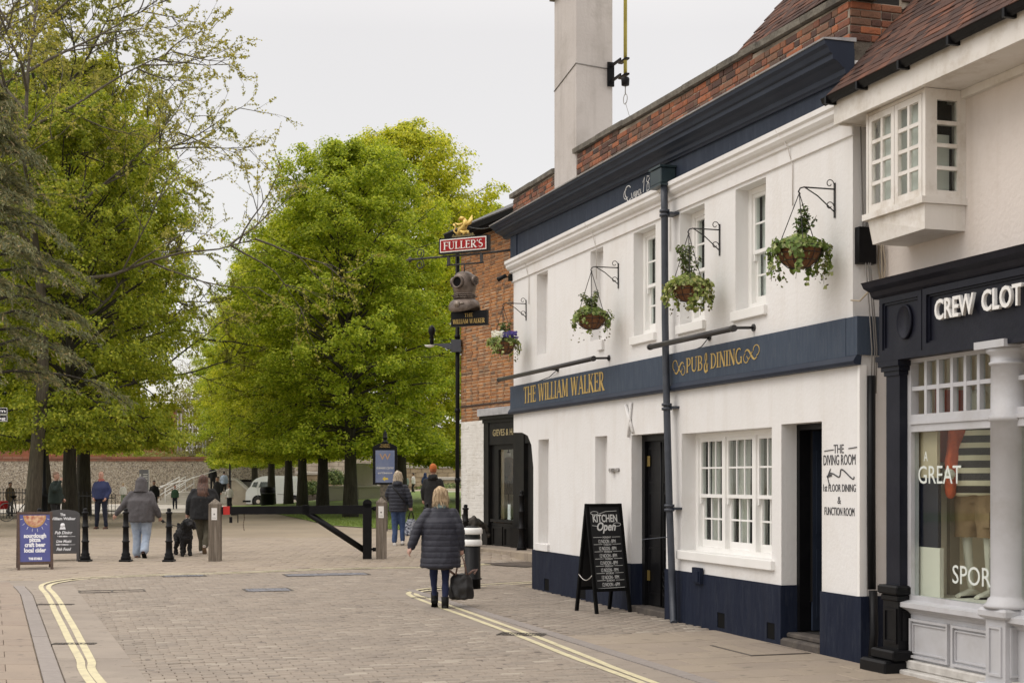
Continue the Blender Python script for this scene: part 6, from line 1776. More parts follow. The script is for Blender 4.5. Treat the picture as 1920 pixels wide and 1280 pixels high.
m_ = MB(); m_.add([(-.08, -.068, zb0 + .17), (.0, -.068, zb0 + .10), (.0, -.068, zb0 + .145), (.09, -.068, zb0 + .145), (.09, -.068, zb0 + .195), (.0, -.068, zb0 + .195), (.0, -.068, zb0 + .24)], [(0, 1, 2, 3, 4, 5, 6)]); m_.build('poster_arrow', mat('poster_yellow', (.6, .45, .06), .6), nb)
put_text(nb, 'WINCHESTER', 0, -.072, zb1 + .085, .055, gold, 'case_lettering', fit=.26, ext=.001); put_text(nb, 'CATHEDRAL', 0, -.072, zb1 + .025, .06, gold, 'case_lettering', fit=.30, ext=.001)

# A-boards
wood_dk = mat('dark_stained_wood', (.055, .03, .02), .6, (.09, .05, .034), 6, .2, 30, stretch=(8, 8, 1))
def aboard(p, rz, w, h, spread, panel_lo, frame_m, panel_m, label, leg=.045, arch=False, back_m=None):
    t = empty('pavement_sign', p, rz, label, 'pavement sign')
    f = spread / 2; lean = math.atan2(f, h); Hs = h / math.cos(lean)
    for s_ in (-1, 1):
        R_ = Tm(0, 0, h) @ Matrix.Rotation(s_ * lean, 4, 'X')
        # board plane hangs down from the top hinge; local z from -Hs to 0
        fm = MB()
        for x in (-w / 2, w / 2 - leg): fm.box(x, x + leg, -.018, .018, -Hs, -.0 if not arch else -.14, R_)
        fm.box(-w / 2 + leg, w / 2 - leg, -.0165, .0165, -Hs + panel_lo - leg, -Hs + panel_lo, R_)
        if not arch: fm.box(-w / 2 + leg, w / 2 - leg, -.0165, .0165, -leg, -.001, R_)
        nm = 'front_frame' if s_ < 0 else 'back_frame'
        fm.build(nm, frame_m, t)
        pm = MB(); pm.box(-w / 2 + leg + .0005, w / 2 - leg - .0005, -.008, .008, -Hs + panel_lo, -leg if not arch else -.13, R_)
        if arch: pm.prism([(-w / 2, -.14)] + [(w / 2, -.14)] + [(w / 2 * math.cos(a), -.14 + .12 * math.sin(a) ** .8) for a in np.linspace(.15, PI - .15, 12)], -.012, .012, R_)
        pm.build('front_panel' if s_ < 0 else 'back_panel', panel_m if s_ < 0 else (back_m or panel_m), t)
        if s_ < 0: RM = R_
    return t, RM, Hs
def onboard(t, RM, objs):
    for o in objs:
        o.parent = t; o.matrix_basis = RM @ o.matrix_basis
chalk_b = mat('chalkboard_black', (.008, .008, .009), .55, (.014, .014, .015), 5)
p = Vector(ground(1131, 1149)); 
t, RM, Hs = aboard(p, rad(27), .53, 1.40, .52, .34, black_matt, chalk_b, 'tall black chalk board with kitchen opening hours, outside the first pub door', .04)
chalk = mat('chalk_white', (.72, .72, .70), .8)
obs = []
def bt(txt, z, size, fit=None, **k):
    o = put_text(None, txt, k.pop('x', 0), -.0095, z, size, chalk, 'chalk_lettering', fit=fit, ext=.001, **k); obs.append(o)
bt('KITCHEN', -.235, .135, fit=.36, bold=.003)
bt('Open', -.345, .15, fit=.28, shear=.35, bold=.004, x=.01)
days = ['MONDAY', 'TUESDAY', 'WEDNESDAY', 'THURSDAY', 'FRIDAY', 'SATURDAY', 'SUNDAY']; hrs = ['8PM', '8PM', '8PM', '8PM', '9PM', '9PM', '6PM']
ln2 = MB()
for i in range(7):
    z = -.445 - .092 * i
    bt(days[i], z, .034, fit=.12); bt('12 NOON - ' + hrs[i], z - .062, .066, fit=.25)
    ln2.ribbon([(-.2, z + .012), (-.075, z + .014)], .005, -.0095, .001); ln2.ribbon([(.075, z + .014), (.2, z + .016)], .005, -.0095, .001)
ln2.ribbon([(-.2, -1.085), (.2, -1.075)], .006, -.0095, .001)
for cx_, cz_ in ((-.15, -.12), (.17, -.27)): ln2.ribbon([(cx_ + .055 * math.cos(a), cz_ + .022 * math.sin(a)) for a in np.linspace(0, 2 * PI, 15)], .006, -.0096, .001)
ln2.ribbon([(-.08, -.13), (.02, -.10), (.18, -.095)], .006, -.0095, .001); ln2.ribbon([(-.2, -.28), (-.16, -.285), (-.11, -.29)], .006, -.0095, .001)
obs.append(ln2.build('chalk_flourish', chalk, None, kind='stuff')); onboard(t, RM, obs)
m_ = MB(); m_.tube([(-.262, -.17 + .34 * u, .50 - .07 * math.sin(PI * u)) for u in np.linspace(0, 1, 12)], .006, 5); m_.build('chain', mat('chain_steel', (.55, .53, .5), .4, metal=.6), t)

p = ground(65, 1066.5)
blue_p = mat('sign_blue', (.062, .070, .24), .45, (.07, .078, .26), 3)
t, RM, Hs = aboard(p, rad(21), .64, 1.08, .62, .16, wood_dk, blue_p, 'blue pavement sign with a pizza picture in a dark brown frame', .05, back_m=mat('sign_back', (.25, .23, .24), .7))
obs = []
bw = mat('board_white', (.78, .78, .80), .6)
def bt2(txt, z, size, fit=None, **k):
    o = put_text(None, txt, k.pop('x', 0), -.0095, z, size, bw, 'sign_lettering', fit=fit, ext=.001, **k); obs.append(o)
bt2('sourdough', -.50, .115, fit=.40, bold=.005); bt2('pizza', -.575, .11, fit=.20, bold=.005); bt2('craft beer', -.675, .115, fit=.37, bold=.005); bt2('local cider', -.78, .115, fit=.39, bold=.005); bt2('THE STABLE', -.925, .06, fit=.24, bold=.004)
cr = mat('pizza_crust', (.50, .30, .13), .8, (.38, .2, .08), 30); ch = mat('pizza_cheese', (.62, .42, .26), .7, (.36, .10, .06), 14)
m_ = MB(); zc = -.07; m_.prism([(.205 * math.cos(a), zc + .235 * math.sin(a)) for a in np.linspace(PI, 2 * PI, 26)], -.0105, -.0085); obs.append(m_.build('pizza_crust', cr, None))
m_ = MB(); m_.prism([(.175 * math.cos(a), zc + .20 * math.sin(a)) for a in np.linspace(PI, 2 * PI, 26)], -.0115, -.0107); obs.append(m_.build('pizza_topping', ch, None))
m_ = MB()
for a in np.linspace(PI + .25, 2 * PI - .25, 8): m_.ribbon([(.225 * math.cos(a), zc + .26 * math.sin(a)), (.27 * math.cos(a), zc + .32 * math.sin(a))], .006, -.0095, .001)
obs.append(m_.build('sign_rays', bw, None)); onboard(t, RM, obs)

p = ground(118, 1051)
slate_b = mat('chalkboard_grey', (.045, .043, .044), .6, (.055, .052, .053), 6)
t, RM, Hs = aboard(p, rad(14), .66, 1.06, .5, .22, mat('grey_wood', (.055, .05, .05), .6), slate_b, 'arched grey chalk board with white pub lettering, behind the blue sign', .055, True)
obs = []
def bt3(txt, z, size, fit, x=0, shear=.0, bold=.002): obs.append(put_text(None, txt, x, -.0125, z, size, bw, 'chalk_lettering', fit=fit, ext=.001, shear=shear, bold=bold))
bt3('The', -.15, .075, .10, .0); bt3('William Walker', -.235, .08, .50)
bt3('Pub Dining', -.525, .085, .34, .02, .3); bt3('& BAR MENU', -.585, .035, .20, .0); bt3('Live Music', -.70, .08, .30, .03, .3); bt3('EVERY WEEKEND', -.755, .03, .24); bt3('Fish Food', -.865, .085, .28, .03, .3); bt3('EVERY DAY', -.92, .035, .18)
m_ = MB(); m_.lathe([(.0, 0), (.045, .0), (.045, .004), (0, .004)], 14, Tm(.0, -.0085, -.345, rx=PI / 2)); m_.prism([(-.06, -.43), (.06, -.43), (.045, -.375), (-.04, -.375)], -.0125, -.0085); obs.append(m_.build('chalk_helmet', bw, None))
m_ = MB()
for z in (-.59, -.76, -.925): m_.ribbon([(.11, z + .012), (.25, z + .014)], .005, -.0125, .001)
obs.append(m_.build('chalk_rules', bw, None)); onboard(t, RM, obs)

# lamp posts, finger post
lp_ = empty('lamp_post', at(83, 46), 0, 'slim black lamp post with a small white box, beside the thick trunk on the left', 'lamp post')
m_ = MB(); m_.lathe([(.16, -.05), (.16, .1), (.12, .16), (.10, .9), (.13, .95), (.13, 1.05), (.085, 1.1), (.06, 1.3), (.055, 4.2), (.09, 4.25), (.03, 4.4)], 16); m_.build('column', black, lp_)
m_ = MB(); m_.lathe([(.08, 4.4), (.17, 4.75), (.19, 4.8), (.10, 4.95), (.02, 5.05)], 8); m_.build('lantern', black, lp_)
zb_ = zat(814, 46) - gz(-15, 46); m_ = MB(); m_.box(-.07, .10, -.10, -.03, zb_ - .07, zb_ + .07); m_.build('white_box', wp, lp_)
lp2 = empty('lamp_post', at(431, 92), 0, 'far thin black lamp post by the steps, in front of a white topped walker', 'lamp post')
m_ = MB(); m_.lathe([(.16, -.05), (.16, .1), (.13, .15), (.13, 1.1), (.08, 1.15), (.065, 1.2), (.06, 5.5), (.1, 5.6)], 10); m_.build('column', black, lp2)
m_ = MB(); m_.lathe([(.08, 5.6), (.18, 6.0), (.1, 6.2), (0, 6.3)], 8); m_.build('lantern', black, lp2)
fpst = empty('finger_post', at(-55, 30), 0, 'black finger post sign with white lettering at the left edge of the picture', 'finger post')
zf = zat(777, 30) - gz(-11, 30)
m_ = MB(); m_.lathe([(.1, 0), (.1, .2), (.045, .3), (.04, zf + .3), (.07, zf + .35), (0, zf + .42)], 12); m_.build('pole', black, fpst)
xe = (14 + 55) / F * 30
for k, (txt, z) in enumerate((('Museum', zf + .01), ('Shopping', zf - .145))):
    m_ = MB(); m_.box(.045, xe, -.012, .012, z, z + .135); m_.build('finger', black, fpst)
    m_ = MB(); frame_rect(m_, .046, xe - .001, z + .001, z + .134, .008, -.0145, -.0125); m_.build('finger_border', bw, fpst)
    put_text(fpst, txt, xe * .5 + .02, -.0135, z + .042, .085, bw, 'finger_lettering', fit=xe * .86, ext=.001, bold=.002)
# litter bin
p = at(502, 84); bn = empty('litter_bin', p, 0, 'large black litter bin at the foot of a lime trunk in front of the van', 'litter bin')
m_ = MB(); m_.lathe([(.40, 0), (.42, .05), (.42, .72), (.46, .74), (.46, .80)], 20); m_.build('body', black, bn)
m_ = MB(); m_.lathe([(.46, .80), (.47, .84), (.46, 1.0), (.40, 1.08), (.0, 1.12)], 20); m_.build('lid', black, bn)
m_ = MB(); m_.lathe([(.475, .70), (.475, .72)], 20); m_.build('band', mat('bin_band', (.12, .12, .12), .5), bn)
# ================================================================== trees
bark = mat('lime_bark', (.050, .043, .032), .95, (.028, .024, .018), 5, .7, 14, stretch=(4, 4, .6), dirt=(.075, .07, .05), dscale=1.5)
bark_l = mat('pale_bark', (.13, .11, .085), .95, (.075, .064, .05), 5, .6, 14, stretch=(4, 4, .6))
lime_m = leaf_mat('lime_leaf', [(0, (.18, .26, .018)), (.35, (.33, .41, .025)), (.7, (.49, .55, .04)), (1, (.70, .72, .10))], .53)
lime_d = leaf_mat('lime_leaf_deep', [(0, (.14, .21, .02)), (.4, (.23, .31, .026)), (.75, (.35, .42, .04)), (1, (.52, .56, .08))], .50)
bud_m = leaf_mat('young_leaf', [(0, (.26, .26, .05)), (.5, (.40, .39, .08)), (1, (.52, .48, .15))], .48)
yew_m = leaf_mat('conifer_spray', [(0, (.11, .13, .08)), (.5, (.18, .20, .11)), (.85, (.27, .265, .14)), (1, (.46, .37, .21))], .35, .7)
def prof_lime(t):
    if t < .38: return .74 + .26 * math.sin(PI / 2 * t / .38)
    return max(.04, 1 - ((t - .38) / .62) ** 2.5) ** .62
def limb_pts(z0, az, L_, rise, droop, rng, n=9, x0=0.0, y0=0.0):
    pts = []; wob = rng.normal(0, .10, 3)
    for i in range(n):
        u = i / (n - 1); a = az + wob[0] * math.sin(u * 4 + wob[1] * 10)
        r = L_ * u; pts.append((x0 + r * math.cos(a), y0 + r * math.sin(a), z0 + rise * u - droop * u * u + .05 * math.sin(u * 9 + wob[2] * 30)))
    return np.array(pts)
def lime_tree(seed, H, base, R, nl, per, leaves, leaf, m, prof=prof_lime, trunk_r=.29, sparse=1.0, floor=2.55):
    rng = np.random.default_rng(seed)
    tb = MB(); wob = rng.normal(0, .12, (8, 2)); wob[0] = 0
    tp = [(wob[i][0] * (i / 7), wob[i][1] * (i / 7), -.15 + (H * .93 + .15) * i / 7) for i in range(8)]
    tb.tube(tp, [trunk_r * 1.35, trunk_r * .95, trunk_r * .8, trunk_r * .62, trunk_r * .45, trunk_r * .3, trunk_r * .16, .03], 14)
    TP = np.array(tp)
    def trunk_at(z):
        return np.array([np.interp(z, TP[:, 2], TP[:, 0]), np.interp(z, TP[:, 2], TP[:, 1])])
    C = []; Nn = []; S_ = []
    for i in range(nl):
        t = ((i + .5) / nl) ** .92
        zt = base + (H - base) * t
        r = R * prof(t) * rng.uniform(.84, 1.12)
        az = i * 2.39996 + rng.normal(0, .25)
        steep = .35 + 1.0 * t
        rise = r * steep; z0 = zt - rise * .62
        z0 = max(z0, base * .75 + .2)
        x0, y0 = trunk_at(z0)
        droop = r * (.50 * (1 - t) + .10) + (r * .25 if t < .25 else 0)
        P = limb_pts(z0, az, r, rise, droop, rng, 9, x0, y0)
        P[:, 2] = np.maximum(P[:, 2], floor + .35 + .02 * np.arange(9))
        br = .022 + .055 * (r / R) * (1 - t * .5)
        tb.tube([tuple(p) for p in P], [br * (1 - .85 * k / 8) for k in range(9)], 6)
        # side shoots
        for k in range(per):
            u = rng.uniform(.22, 1.0) ** .75
            j = min(7, int(u * 8)); f = u * 8 - j
            p = P[j] * (1 - f) + P[j + 1] * f
            side = rng.choice([-1, 1]); aa = az + side * rng.uniform(.3, 1.5)
            l = r * rng.uniform(.10, .42) * (1.15 - .55 * u)
            q = p + np.array([l * math.cos(aa), l * math.sin(aa), rng.uniform(-.25, .35) * l])
            q[2] = max(q[2], floor + .2)
            if k % 3 == 0: tb.tube([tuple(p), tuple((p + q) / 2 + np.array([0, 0, .05])), tuple(q)], [br * .30, br * .2, .006], 4)
            # a flattened spray of leaves, drooping at its edge
            n = int(leaves * rng.uniform(.6, 1.3) * sparse)
            rad_ = rng.uniform(.30, .62)
            g = rng.normal(0, 1, (n, 3)); g /= np.linalg.norm(g, axis=1, keepdims=True); g *= rng.uniform(.15, 1, (n, 1)) ** .6
            off = g * np.array([rad_, rad_, rad_ * rng.uniform(.4, .75)])
            off[:, 2] -= .30 * (off[:, 0] ** 2 + off[:, 1] ** 2) / max(.3, rad_)
            C.append(q + off)
            out = np.array([math.cos(az), math.sin(az), 0]) * .5
            Nn.append(np.array([0, 0, 1.0]) + out + g * .5 + rng.normal(0, .52, (n, 3)))
            S_.append(rng.uniform(.75, 1.25, n) * leaf)
    C = np.concatenate(C); Nn = np.concatenate(Nn); S_ = np.concatenate(S_)
    k = C[:, 2] > floor + .35 * np.sin(C[:, 0] * 1.7 + seed) * np.cos(C[:, 1] * 1.9) + rng.normal(0, .10, len(C))
    C, Nn, S_ = C[k], Nn[k], S_[k]
    V, Fq = leaf_quads(C, Nn, S_, aspect=.85, fold=.10)
    return tb.mesh('trunk', bark), fast_mesh('crown', V, Fq, m)
def plant(name, meshes, X, Y, rz, s, label, cat='tree', group=None, z=None):
    t = empty(name, (X, Y, gz(X, Y) if z is None else z), rz, label, cat, group)
    t.scale = (s, s, s) if not isinstance(s, tuple) else s
    for nm, me in zip(('trunk', 'crown'), meshes): link(nm, me, t)
    return t
T1 = lime_tree(3, 15.6, 3.0, 4.75, 128, 16, 78, .115, lime_m)
T2 = lime_tree(8, 15.2, 2.9, 4.8, 100, 15, 72, .138, lime_m)
T3 = lime_tree(21, 14.0, 2.9, 4.7, 112, 16, 72, .118, lime_d, floor=2.35)
ga = 'lime trees in the avenue'
def row(px, Y, me, rz, s, label):
    p = at(px, Y); return plant('lime_tree', me, p.x, p.y, rz, s, label, 'tree', ga)
row(657, 56.5, T1, .3, (.88, .92, .94), 'bright green lime tree whose thick trunk stands left of the notice board')
row(750, 64, T1, 2.2, (1.0, 1.0, 1.09), 'tallest bright green lime tree, trunk hidden behind the blonde woman')
row(605, 65.5, T2, 1.9, (.88, .88, .90), 'lime tree second along the right row, trunk just left of the nearest lime')
row(567, 74.5, T1, 3.5, (.84, .84, .95), 'lime tree third along the right row, in front of the van rear wheel')
row(541, 82, T2, 4.6, (.82, .82, .97), 'lime tree fourth along the right row, trunk before the middle of the white van')
row(509, 88, T1, 5.4, (.78, .78, .95), 'lime tree fifth along the right row, trunk before the van cab beside the bin')
row(478, 103, T2, .8, (.82, .82, 1.0), 'lime tree at the far end of the right row, crown above the white van')
row(447, 116, T1, 2.7, (.74, .74, .98), 'farthest lime tree of the right row, low crown above the stone steps')
p = at(905, 76); plant('lime_tree', T2, p.x, p.y, 1.2, (1.1, 1.1, 1.08), 'bright green lime tree half hidden behind the brick store', 'tree', ga, z=p.z - 1.0)
row(132, 47, T3, .6, (.79, .79, 1.0), 'dark leaved lime tree with thick trunk behind the man in dark green')
row(158, 61, T2, 2.2, (.84, .84, 1.26), 'second lime tree of the left row, behind the thick dark trunk')
row(152, 76, T1, 3.9, (.80, .80, 1.3), 'third lime tree of the left row, behind the man in the blue jacket')
row(160, 94, T2, 5.1, (.66, .66, 1.3), 'far lime tree of the left row, in front of the flint wall')
row(-60, 58, T3, 2.9, (1.1, 1.1, 1.3), 'lime tree at the left edge behind the railings')

# budding tree with long open twigs
def budding(seed, H, R, nl, leafn, leaf, m, wood, trunk_r=.3, base=3.0, fine=True):
    rng = np.random.default_rng(seed)
    tb = MB(); tw = []
    tp = [(.25 * math.sin(i * .9), .2 * math.sin(i * 1.3 + 1), -.15 + (H * .8) * i / 7) for i in range(8)]
    tb.tube(tp, [trunk_r * 1.3, trunk_r, trunk_r * .85, trunk_r * .7, trunk_r * .5, trunk_r * .35, trunk_r * .2, .04], 12)
    TP = np.array(tp); C = []
    def branch(p, d, ln, r, lev):
        n = 6; pts = [p]; dd = d / np.linalg.norm(d)
        for i in range(n):
            dd = dd + rng.normal(0, .10, 3) + np.array([0, 0, .035 if lev < 2 else -.015]); dd /= np.linalg.norm(dd)
            pts.append(pts[-1] + dd * ln / n)
        tb.tube([tuple(q) for q in pts], [max(.005, r * (1 - .8 * i / n)) for i in range(n + 1)], 6 if lev == 0 else (4 if lev == 1 else 3), caps=False)
        if lev == 3:
            k = max(1, int(leafn)); f = rng.uniform(.3, 6, k); j = np.minimum(5, f.astype(int)); fr = (f - j)[:, None]; PP = np.array(pts)
            C.append(PP[j] * (1 - fr) + PP[j + 1] * fr + rng.normal(0, .03, (k, 3)))
            return
        nb = [7, 5, 4][lev]
        for i in range(nb):
            u = rng.uniform(.25, 1.0) if i < nb - 1 else 1.0
            j = min(n - 1, int(u * n)); q = pts[j] + (pts[j + 1] - pts[j]) * (u * n - j)
            ax = rng.normal(0, 1, 3); ax -= dd * ax.dot(dd); ax /= np.linalg.norm(ax)
            nd = dd * rng.uniform(.6, 1.0) + ax * rng.uniform(.5, .95)
            branch(q, nd, ln * rng.uniform(.40, .62) * (1.1 - .3 * u), r * .5, lev + 1)
    for i in range(nl):
        t = (i + .5) / nl; z = base + (H * .78 - base) * t
        x0 = np.interp(z, TP[:, 2], TP[:, 0]); y0 = np.interp(z, TP[:, 2], TP[:, 1])
        az = i * 2.39996 + rng.normal(0, .2); el = rng.uniform(.12, .55) + .45 * t
        branch(np.array([x0, y0, z]), np.array([math.cos(az) * math.cos(el), math.sin(az) * math.cos(el), math.sin(el)]), R * rng.uniform(.75, 1.0) * (1 - .3 * t), trunk_r * .36 * (1 - .4 * t), 0)
    C = np.concatenate(C)
    V, Fq = leaf_quads(C, np.array([0, 0, .5]) + RNG.normal(0, .7, C.shape), RNG.uniform(.6, 1.2, len(C)) * leaf, aspect=.7)
    return tb.mesh('trunk', wood), fast_mesh('crown', V, Fq, m)
B1 = budding(5, 23, 8.4, 24, 34, .105, bud_m, bark)
B2 = budding(9, 21, 6.5, 12, 2, .10, leaf_mat('bud', [(0, (.30, .25, .15)), (1, (.36, .32, .2))], .3), bark_l, .28)
B3 = budding(31, 21, 7.9, 17, 14, .095, bud_m, bark_l, .22, 6.0)
p = at(66, 44.5); plant('budding_tree', B3, p.x, p.y, 1.1, 1.0, 'nearest half bare tree whose long twigs reach right into the sky gap')
p = at(85, 57); plant('budding_tree', B1, p.x, p.y, 3.7, .98, 'half bare tree thick with young yellow leaf at the upper left, behind the limes')
p = at(430, 150); plant('bare_tree', B2, p.x, p.y, .4, 1.15, 'pale leafless tree seen far off in the gap between the two tree rows')
p = at(500, 165); plant('bare_tree', B2, p.x, p.y, 2.4, 1.2, 'pale leafless tree far off just behind the crown of the right row')

# dark drooping conifer at the left edge
def conifer(seed, H, R, nl):
    rng = np.random.default_rng(seed); tb = MB(); tb.tube([(0, 0, -.1), (.05, .05, H * .5), (0, 0, H)], [.26, .16, .02], 10)
    C = []; Nn = []; A = []; S_ = []
    for i in range(nl):
        t = (i + .5) / nl; z = 4.2 + (H - 4.2) * t; r = R * (1 - t) ** .75 * rng.uniform(.7, 1.1); az = i * 2.39996 + rng.normal(0, .3)
        P = limb_pts(z, az, r, r * .35, r * .55, rng, 8)
        tb.tube([tuple(q) for q in P], [.045 * (1 - .8 * k / 7) for k in range(8)], 5)
        for k in range(16):
            u = rng.uniform(.15, 1); j = min(6, int(u * 7)); q = P[j] + (P[j + 1] - P[j]) * (u * 7 - j)
            aa = az + rng.choice([-1, 1]) * rng.uniform(.2, 1.2); l = rng.uniform(.2, .9)
            n = 46; s_ = rng.uniform(0, 1, n)
            pts = q + np.stack([np.cos(aa) * l * s_, np.sin(aa) * l * s_, -.55 * l * s_ ** 1.6], 1) + rng.normal(0, .055, (n, 3))
            C.append(pts); A.append(np.stack([np.full(n, math.cos(aa)), np.full(n, math.sin(aa)), -.3 - .9 * s_], 1) + rng.normal(0, .35, (n, 3))); Nn.append(rng.normal(0, .6, (n, 3)) + np.array([0, 0, .7])); S_.append(rng.uniform(.10, .22, n))
    C = np.concatenate(C); V, Fq = leaf_quads(C, np.concatenate(Nn), np.concatenate(S_), aspect=.22, A=np.concatenate(A))
    return tb.mesh('trunk', bark), fast_mesh('crown', V, Fq, yew_m)
CF = conifer(4, 12.2, 3.4, 52)
p = at(-20, 38); plant('conifer', CF, p.x, p.y, .5, 1.0, 'dark grey green drooping conifer at the left edge of the picture')

# shrubs on the bank beyond the flint wall, and green planting by the stone walls
def bush(seed, R, Hh, n, leaf, m):
    rng = np.random.default_rng(seed); g = rng.normal(0, 1, (n, 3)); g[:, 2] = np.abs(g[:, 2]); g /= np.linalg.norm(g, axis=1, keepdims=True)
    rr = rng.uniform(.55, 1, (n, 1)) ** .5; C = g * rr * np.array([R, R, Hh]) * (1 + .16 * np.sin(g[:, :1] * 9 + 3 * g[:, 1:2] * 5))
    V, Fq = leaf_quads(C, g + rng.normal(0, .5, (n, 3)), rng.uniform(.7, 1.2, n) * leaf, aspect=.8)
    tb = MB()
    for k in range(6): tb.tube([(0, 0, -.1), (R * .4 * math.cos(k), R * .4 * math.sin(k), Hh * .6)], [.05, .02], 5)
    return tb.mesh('trunk', bark_l), fast_mesh('crown', V, Fq, m)
olive = leaf_mat('olive_leaf', [(0, (.16, .15, .04)), (.5, (.24, .23, .06)), (1, (.32, .30, .11))], .4)
p = at(372, 128); plant('bush', bush(3, 4.6, 9.5, 14000, .22, olive), p.x, p.y, 0, 1, 'yellow green bush above the flint wall, left of the right tree row', 'bush', z=1.6)
p = at(430, 135); plant('bush', bush(6, 4.5, 6.5, 9000, .22, olive), p.x, p.y, 0, 1, 'olive bush beyond the steps, low behind the right tree row', 'bush', z=1.6)
p = at(300, 117); plant('bush', bush(8, 5.5, 1.6, 5000, .16, olive), p.x, p.y, 0, 1, 'low creeper growing along the top of the flint wall', 'bush', z=2.6)

# ================================================================== far walls, steps, buildings
flint = bpy.data.materials.new('flint'); flint.use_nodes = True
nt = flint.node_tree; N = nt.nodes.new; lk = nt.links.new; bsd = nt.nodes['Principled BSDF']; bsd.inputs['Roughness'].default_value = .9
tc = N('ShaderNodeTexCoord'); vo = N('ShaderNodeTexVoronoi'); vo.inputs['Scale'].default_value = 15; vo.inputs['Randomness'].default_value = 1
rp = N('ShaderNodeValToRGB'); e = rp.color_ramp.elements
for pos, c in ((.3, (.30, .25, .19)), (.6, (.38, .33, .26)), (.8, (.52, .47, .39))):
    q = rp.color_ramp.elements.new(pos); q.color = (*c, 1)
e[0].color = (.12, .10, .085, 1); e[-1].color = (.22, .19, .16, 1)
sp_ = N('ShaderNodeSeparateColor'); lk(tc.outputs['Object'], vo.inputs['Vector']); lk(vo.outputs['Color'], sp_.inputs[0]); lk(sp_.outputs[0], rp.inputs[0])
bp = N('ShaderNodeBump'); bp.inputs['Strength'].default_value = .8; bp.inputs['Distance'].default_value = .05; lk(vo.outputs['Distance'], bp.inputs['Height']); lk(bp.outputs[0], bsd.inputs['Normal'])
lk(rp.outputs[0], bsd.inputs['Base Color'])
red_far = mat('far_red_brick', (.30, .105, .055), .9, (.22, .08, .045), 2.0, .4, 9, stretch=(1, 1, 3), dirt=(.16, .085, .06), dscale=.4)
stone = mat('pale_limestone', (.45, .40, .32), .9, (.36, .31, .25), 1.2, .4, 6, dirt=(.26, .22, .17), dscale=.5)
stone_l = mat('light_stone', (.52, .49, .44), .9, (.44, .41, .36), .6, .3, 8, dirt=(.33, .30, .26), dscale=.4)
YF = 108
fw = empty('flint_wall', (-33, YF, gz(-33, YF)), 0, 'long flint wall with a red brick coping beyond the pale paved court', 'wall')
zt = zat(864, YF) - gz(-33, YF)
m_ = MB(); m_.box(-45, 16.5, 0, .5, -1, zt); m_.build('wall', flint, fw)
for k in range(2):
    m_ = MB()
    for i in range(82):
        x = -45 + i * .75 + (.37 if k else 0); m_.box(x + .01, min(x + .74, 16.5), -.06 - .05 * k, .56, zt + .17 * k, zt + .17 * k + .16)
    o = m_.build('brick_coping', mat('coping_brick', (0, 0, 0), .9, bump=.4, bscale=12, ramp=[(0, (.17, .075, .05)), (.5, (.27, .11, .07)), (1, (.20, .13, .09))]), fw, kind='stuff')
fb = empty('brick_building', (-40, 122, .6), 0, 'tall plain red brick gable end above the flint wall', 'building')
m_ = MB(); xe_ = at(329, 122).x + 40; m_.box(-30, xe_, 0, 1.5, -1, 7.2); m_.build('wall', red_far, fb)
m_ = MB(); m_.box(xe_ + .01, xe_ + .3, -.05, 1.5, -1, 7.4); m_.build('corner_strip', mat('corner_brick', (.20, .13, .10), .9), fb)
sc_ = empty('scaffold', (at(355, 118).x, 118, 1.4), 0, 'grey metal scaffold and walkway against the far brick gable', 'scaffold')
gal = mat('galvanised', (.32, .31, .30), .5, metal=.4)
m_ = MB()
for x in (-.95, .0, 1.1): m_.tube([(x, 0, -1), (x, 0, 6)], .045, 6); m_.tube([(x, 1.2, -1), (x, 1.2, 6)], .045, 6)
for z in (.5, 1.0, 1.6, 3.1, 4.0, 4.6): m_.tube([(-1.0, 0, z), (1.6, 0, z)], .04, 6)
m_.tube([(-.9, 0, .2), (.1, 0, 2.2)], .035, 5); m_.build('tubes', gal, sc_)
m_ = MB(); m_.box(-1.0, 2.3, -.1, 1.3, 2.35, 2.5); m_.build('platform', mat('scaffold_board', (.16, .14, .12), .9), sc_)
# information panel before the flint wall
ip = empty('information_panel', at(270, 98), 0, 'grey upright information panel standing against the flint wall', 'information panel')
zt_ = zat(880, 98) - ip.location.z; m_ = MB(); m_.box(-.32, .32, -.04, .04, -.05, zt_); m_.build('panel', mat('panel_grey', (.13, .13, .14), .5), ip)
m_ = MB(); m_.box(-.30, -.20, -.046, -.041, zt_ - 1.0, zt_ - .3); 
for k in range(4): m_.box(-.05, .27, -.046, -.041, zt_ - .35 - .15 * k, zt_ - .29 - .15 * k)
m_.box(.33, .36, -.05, .05, -.05, zt_ - .01); m_.build('panel_print', mat('panel_pale', (.55, .54, .53), .6), ip)
# stone steps with white handrails
st_ = empty('steps', (at(370, 104).x, 101.5, gz(-23, 102)), 0, 'broad stone steps with white handrails below the flint wall', 'steps')
xa, xb = at(296, 102).x - st_.location.x, at(446, 102).x - st_.location.x
for k in range(6): 
    m_ = MB(); m_.cbox(xa + .08 * k, xb, .42 * k, 6.4, .15 * k - .02, .15 * (k + 1), .01); m_.build('step', stone_l, st_)
wr = mat('white_rail', (.72, .71, .69), .5)
for x0 in (at(300, 102).x, at(318, 103).x, at(340, 104).x):
    x = x0 - st_.location.x; m_ = MB()
    m_.tube([(x, .2, .1), (x, .2, 1.15), (x + .9, 2.6, 2.0), (x + .9, 2.6, .9)], .035, 6); m_.tube([(x, .2, .65), (x + .9, 2.6, 1.5)], .03, 6); m_.build('handrail', wr, st_)
m_ = MB(); m_.tube([(xa, 1.0, 1.3), (xa + 1.8, 1.2, 1.75), (xb - 1.6, 1.4, 2.5)], .035, 6); m_.build('handrail', wr, st_)
ww_ = empty('wing_wall', (at(450, 100).x, 100, gz(-19, 100)), 0, 'sloping pale stone wing wall between the steps and the van', 'wall')
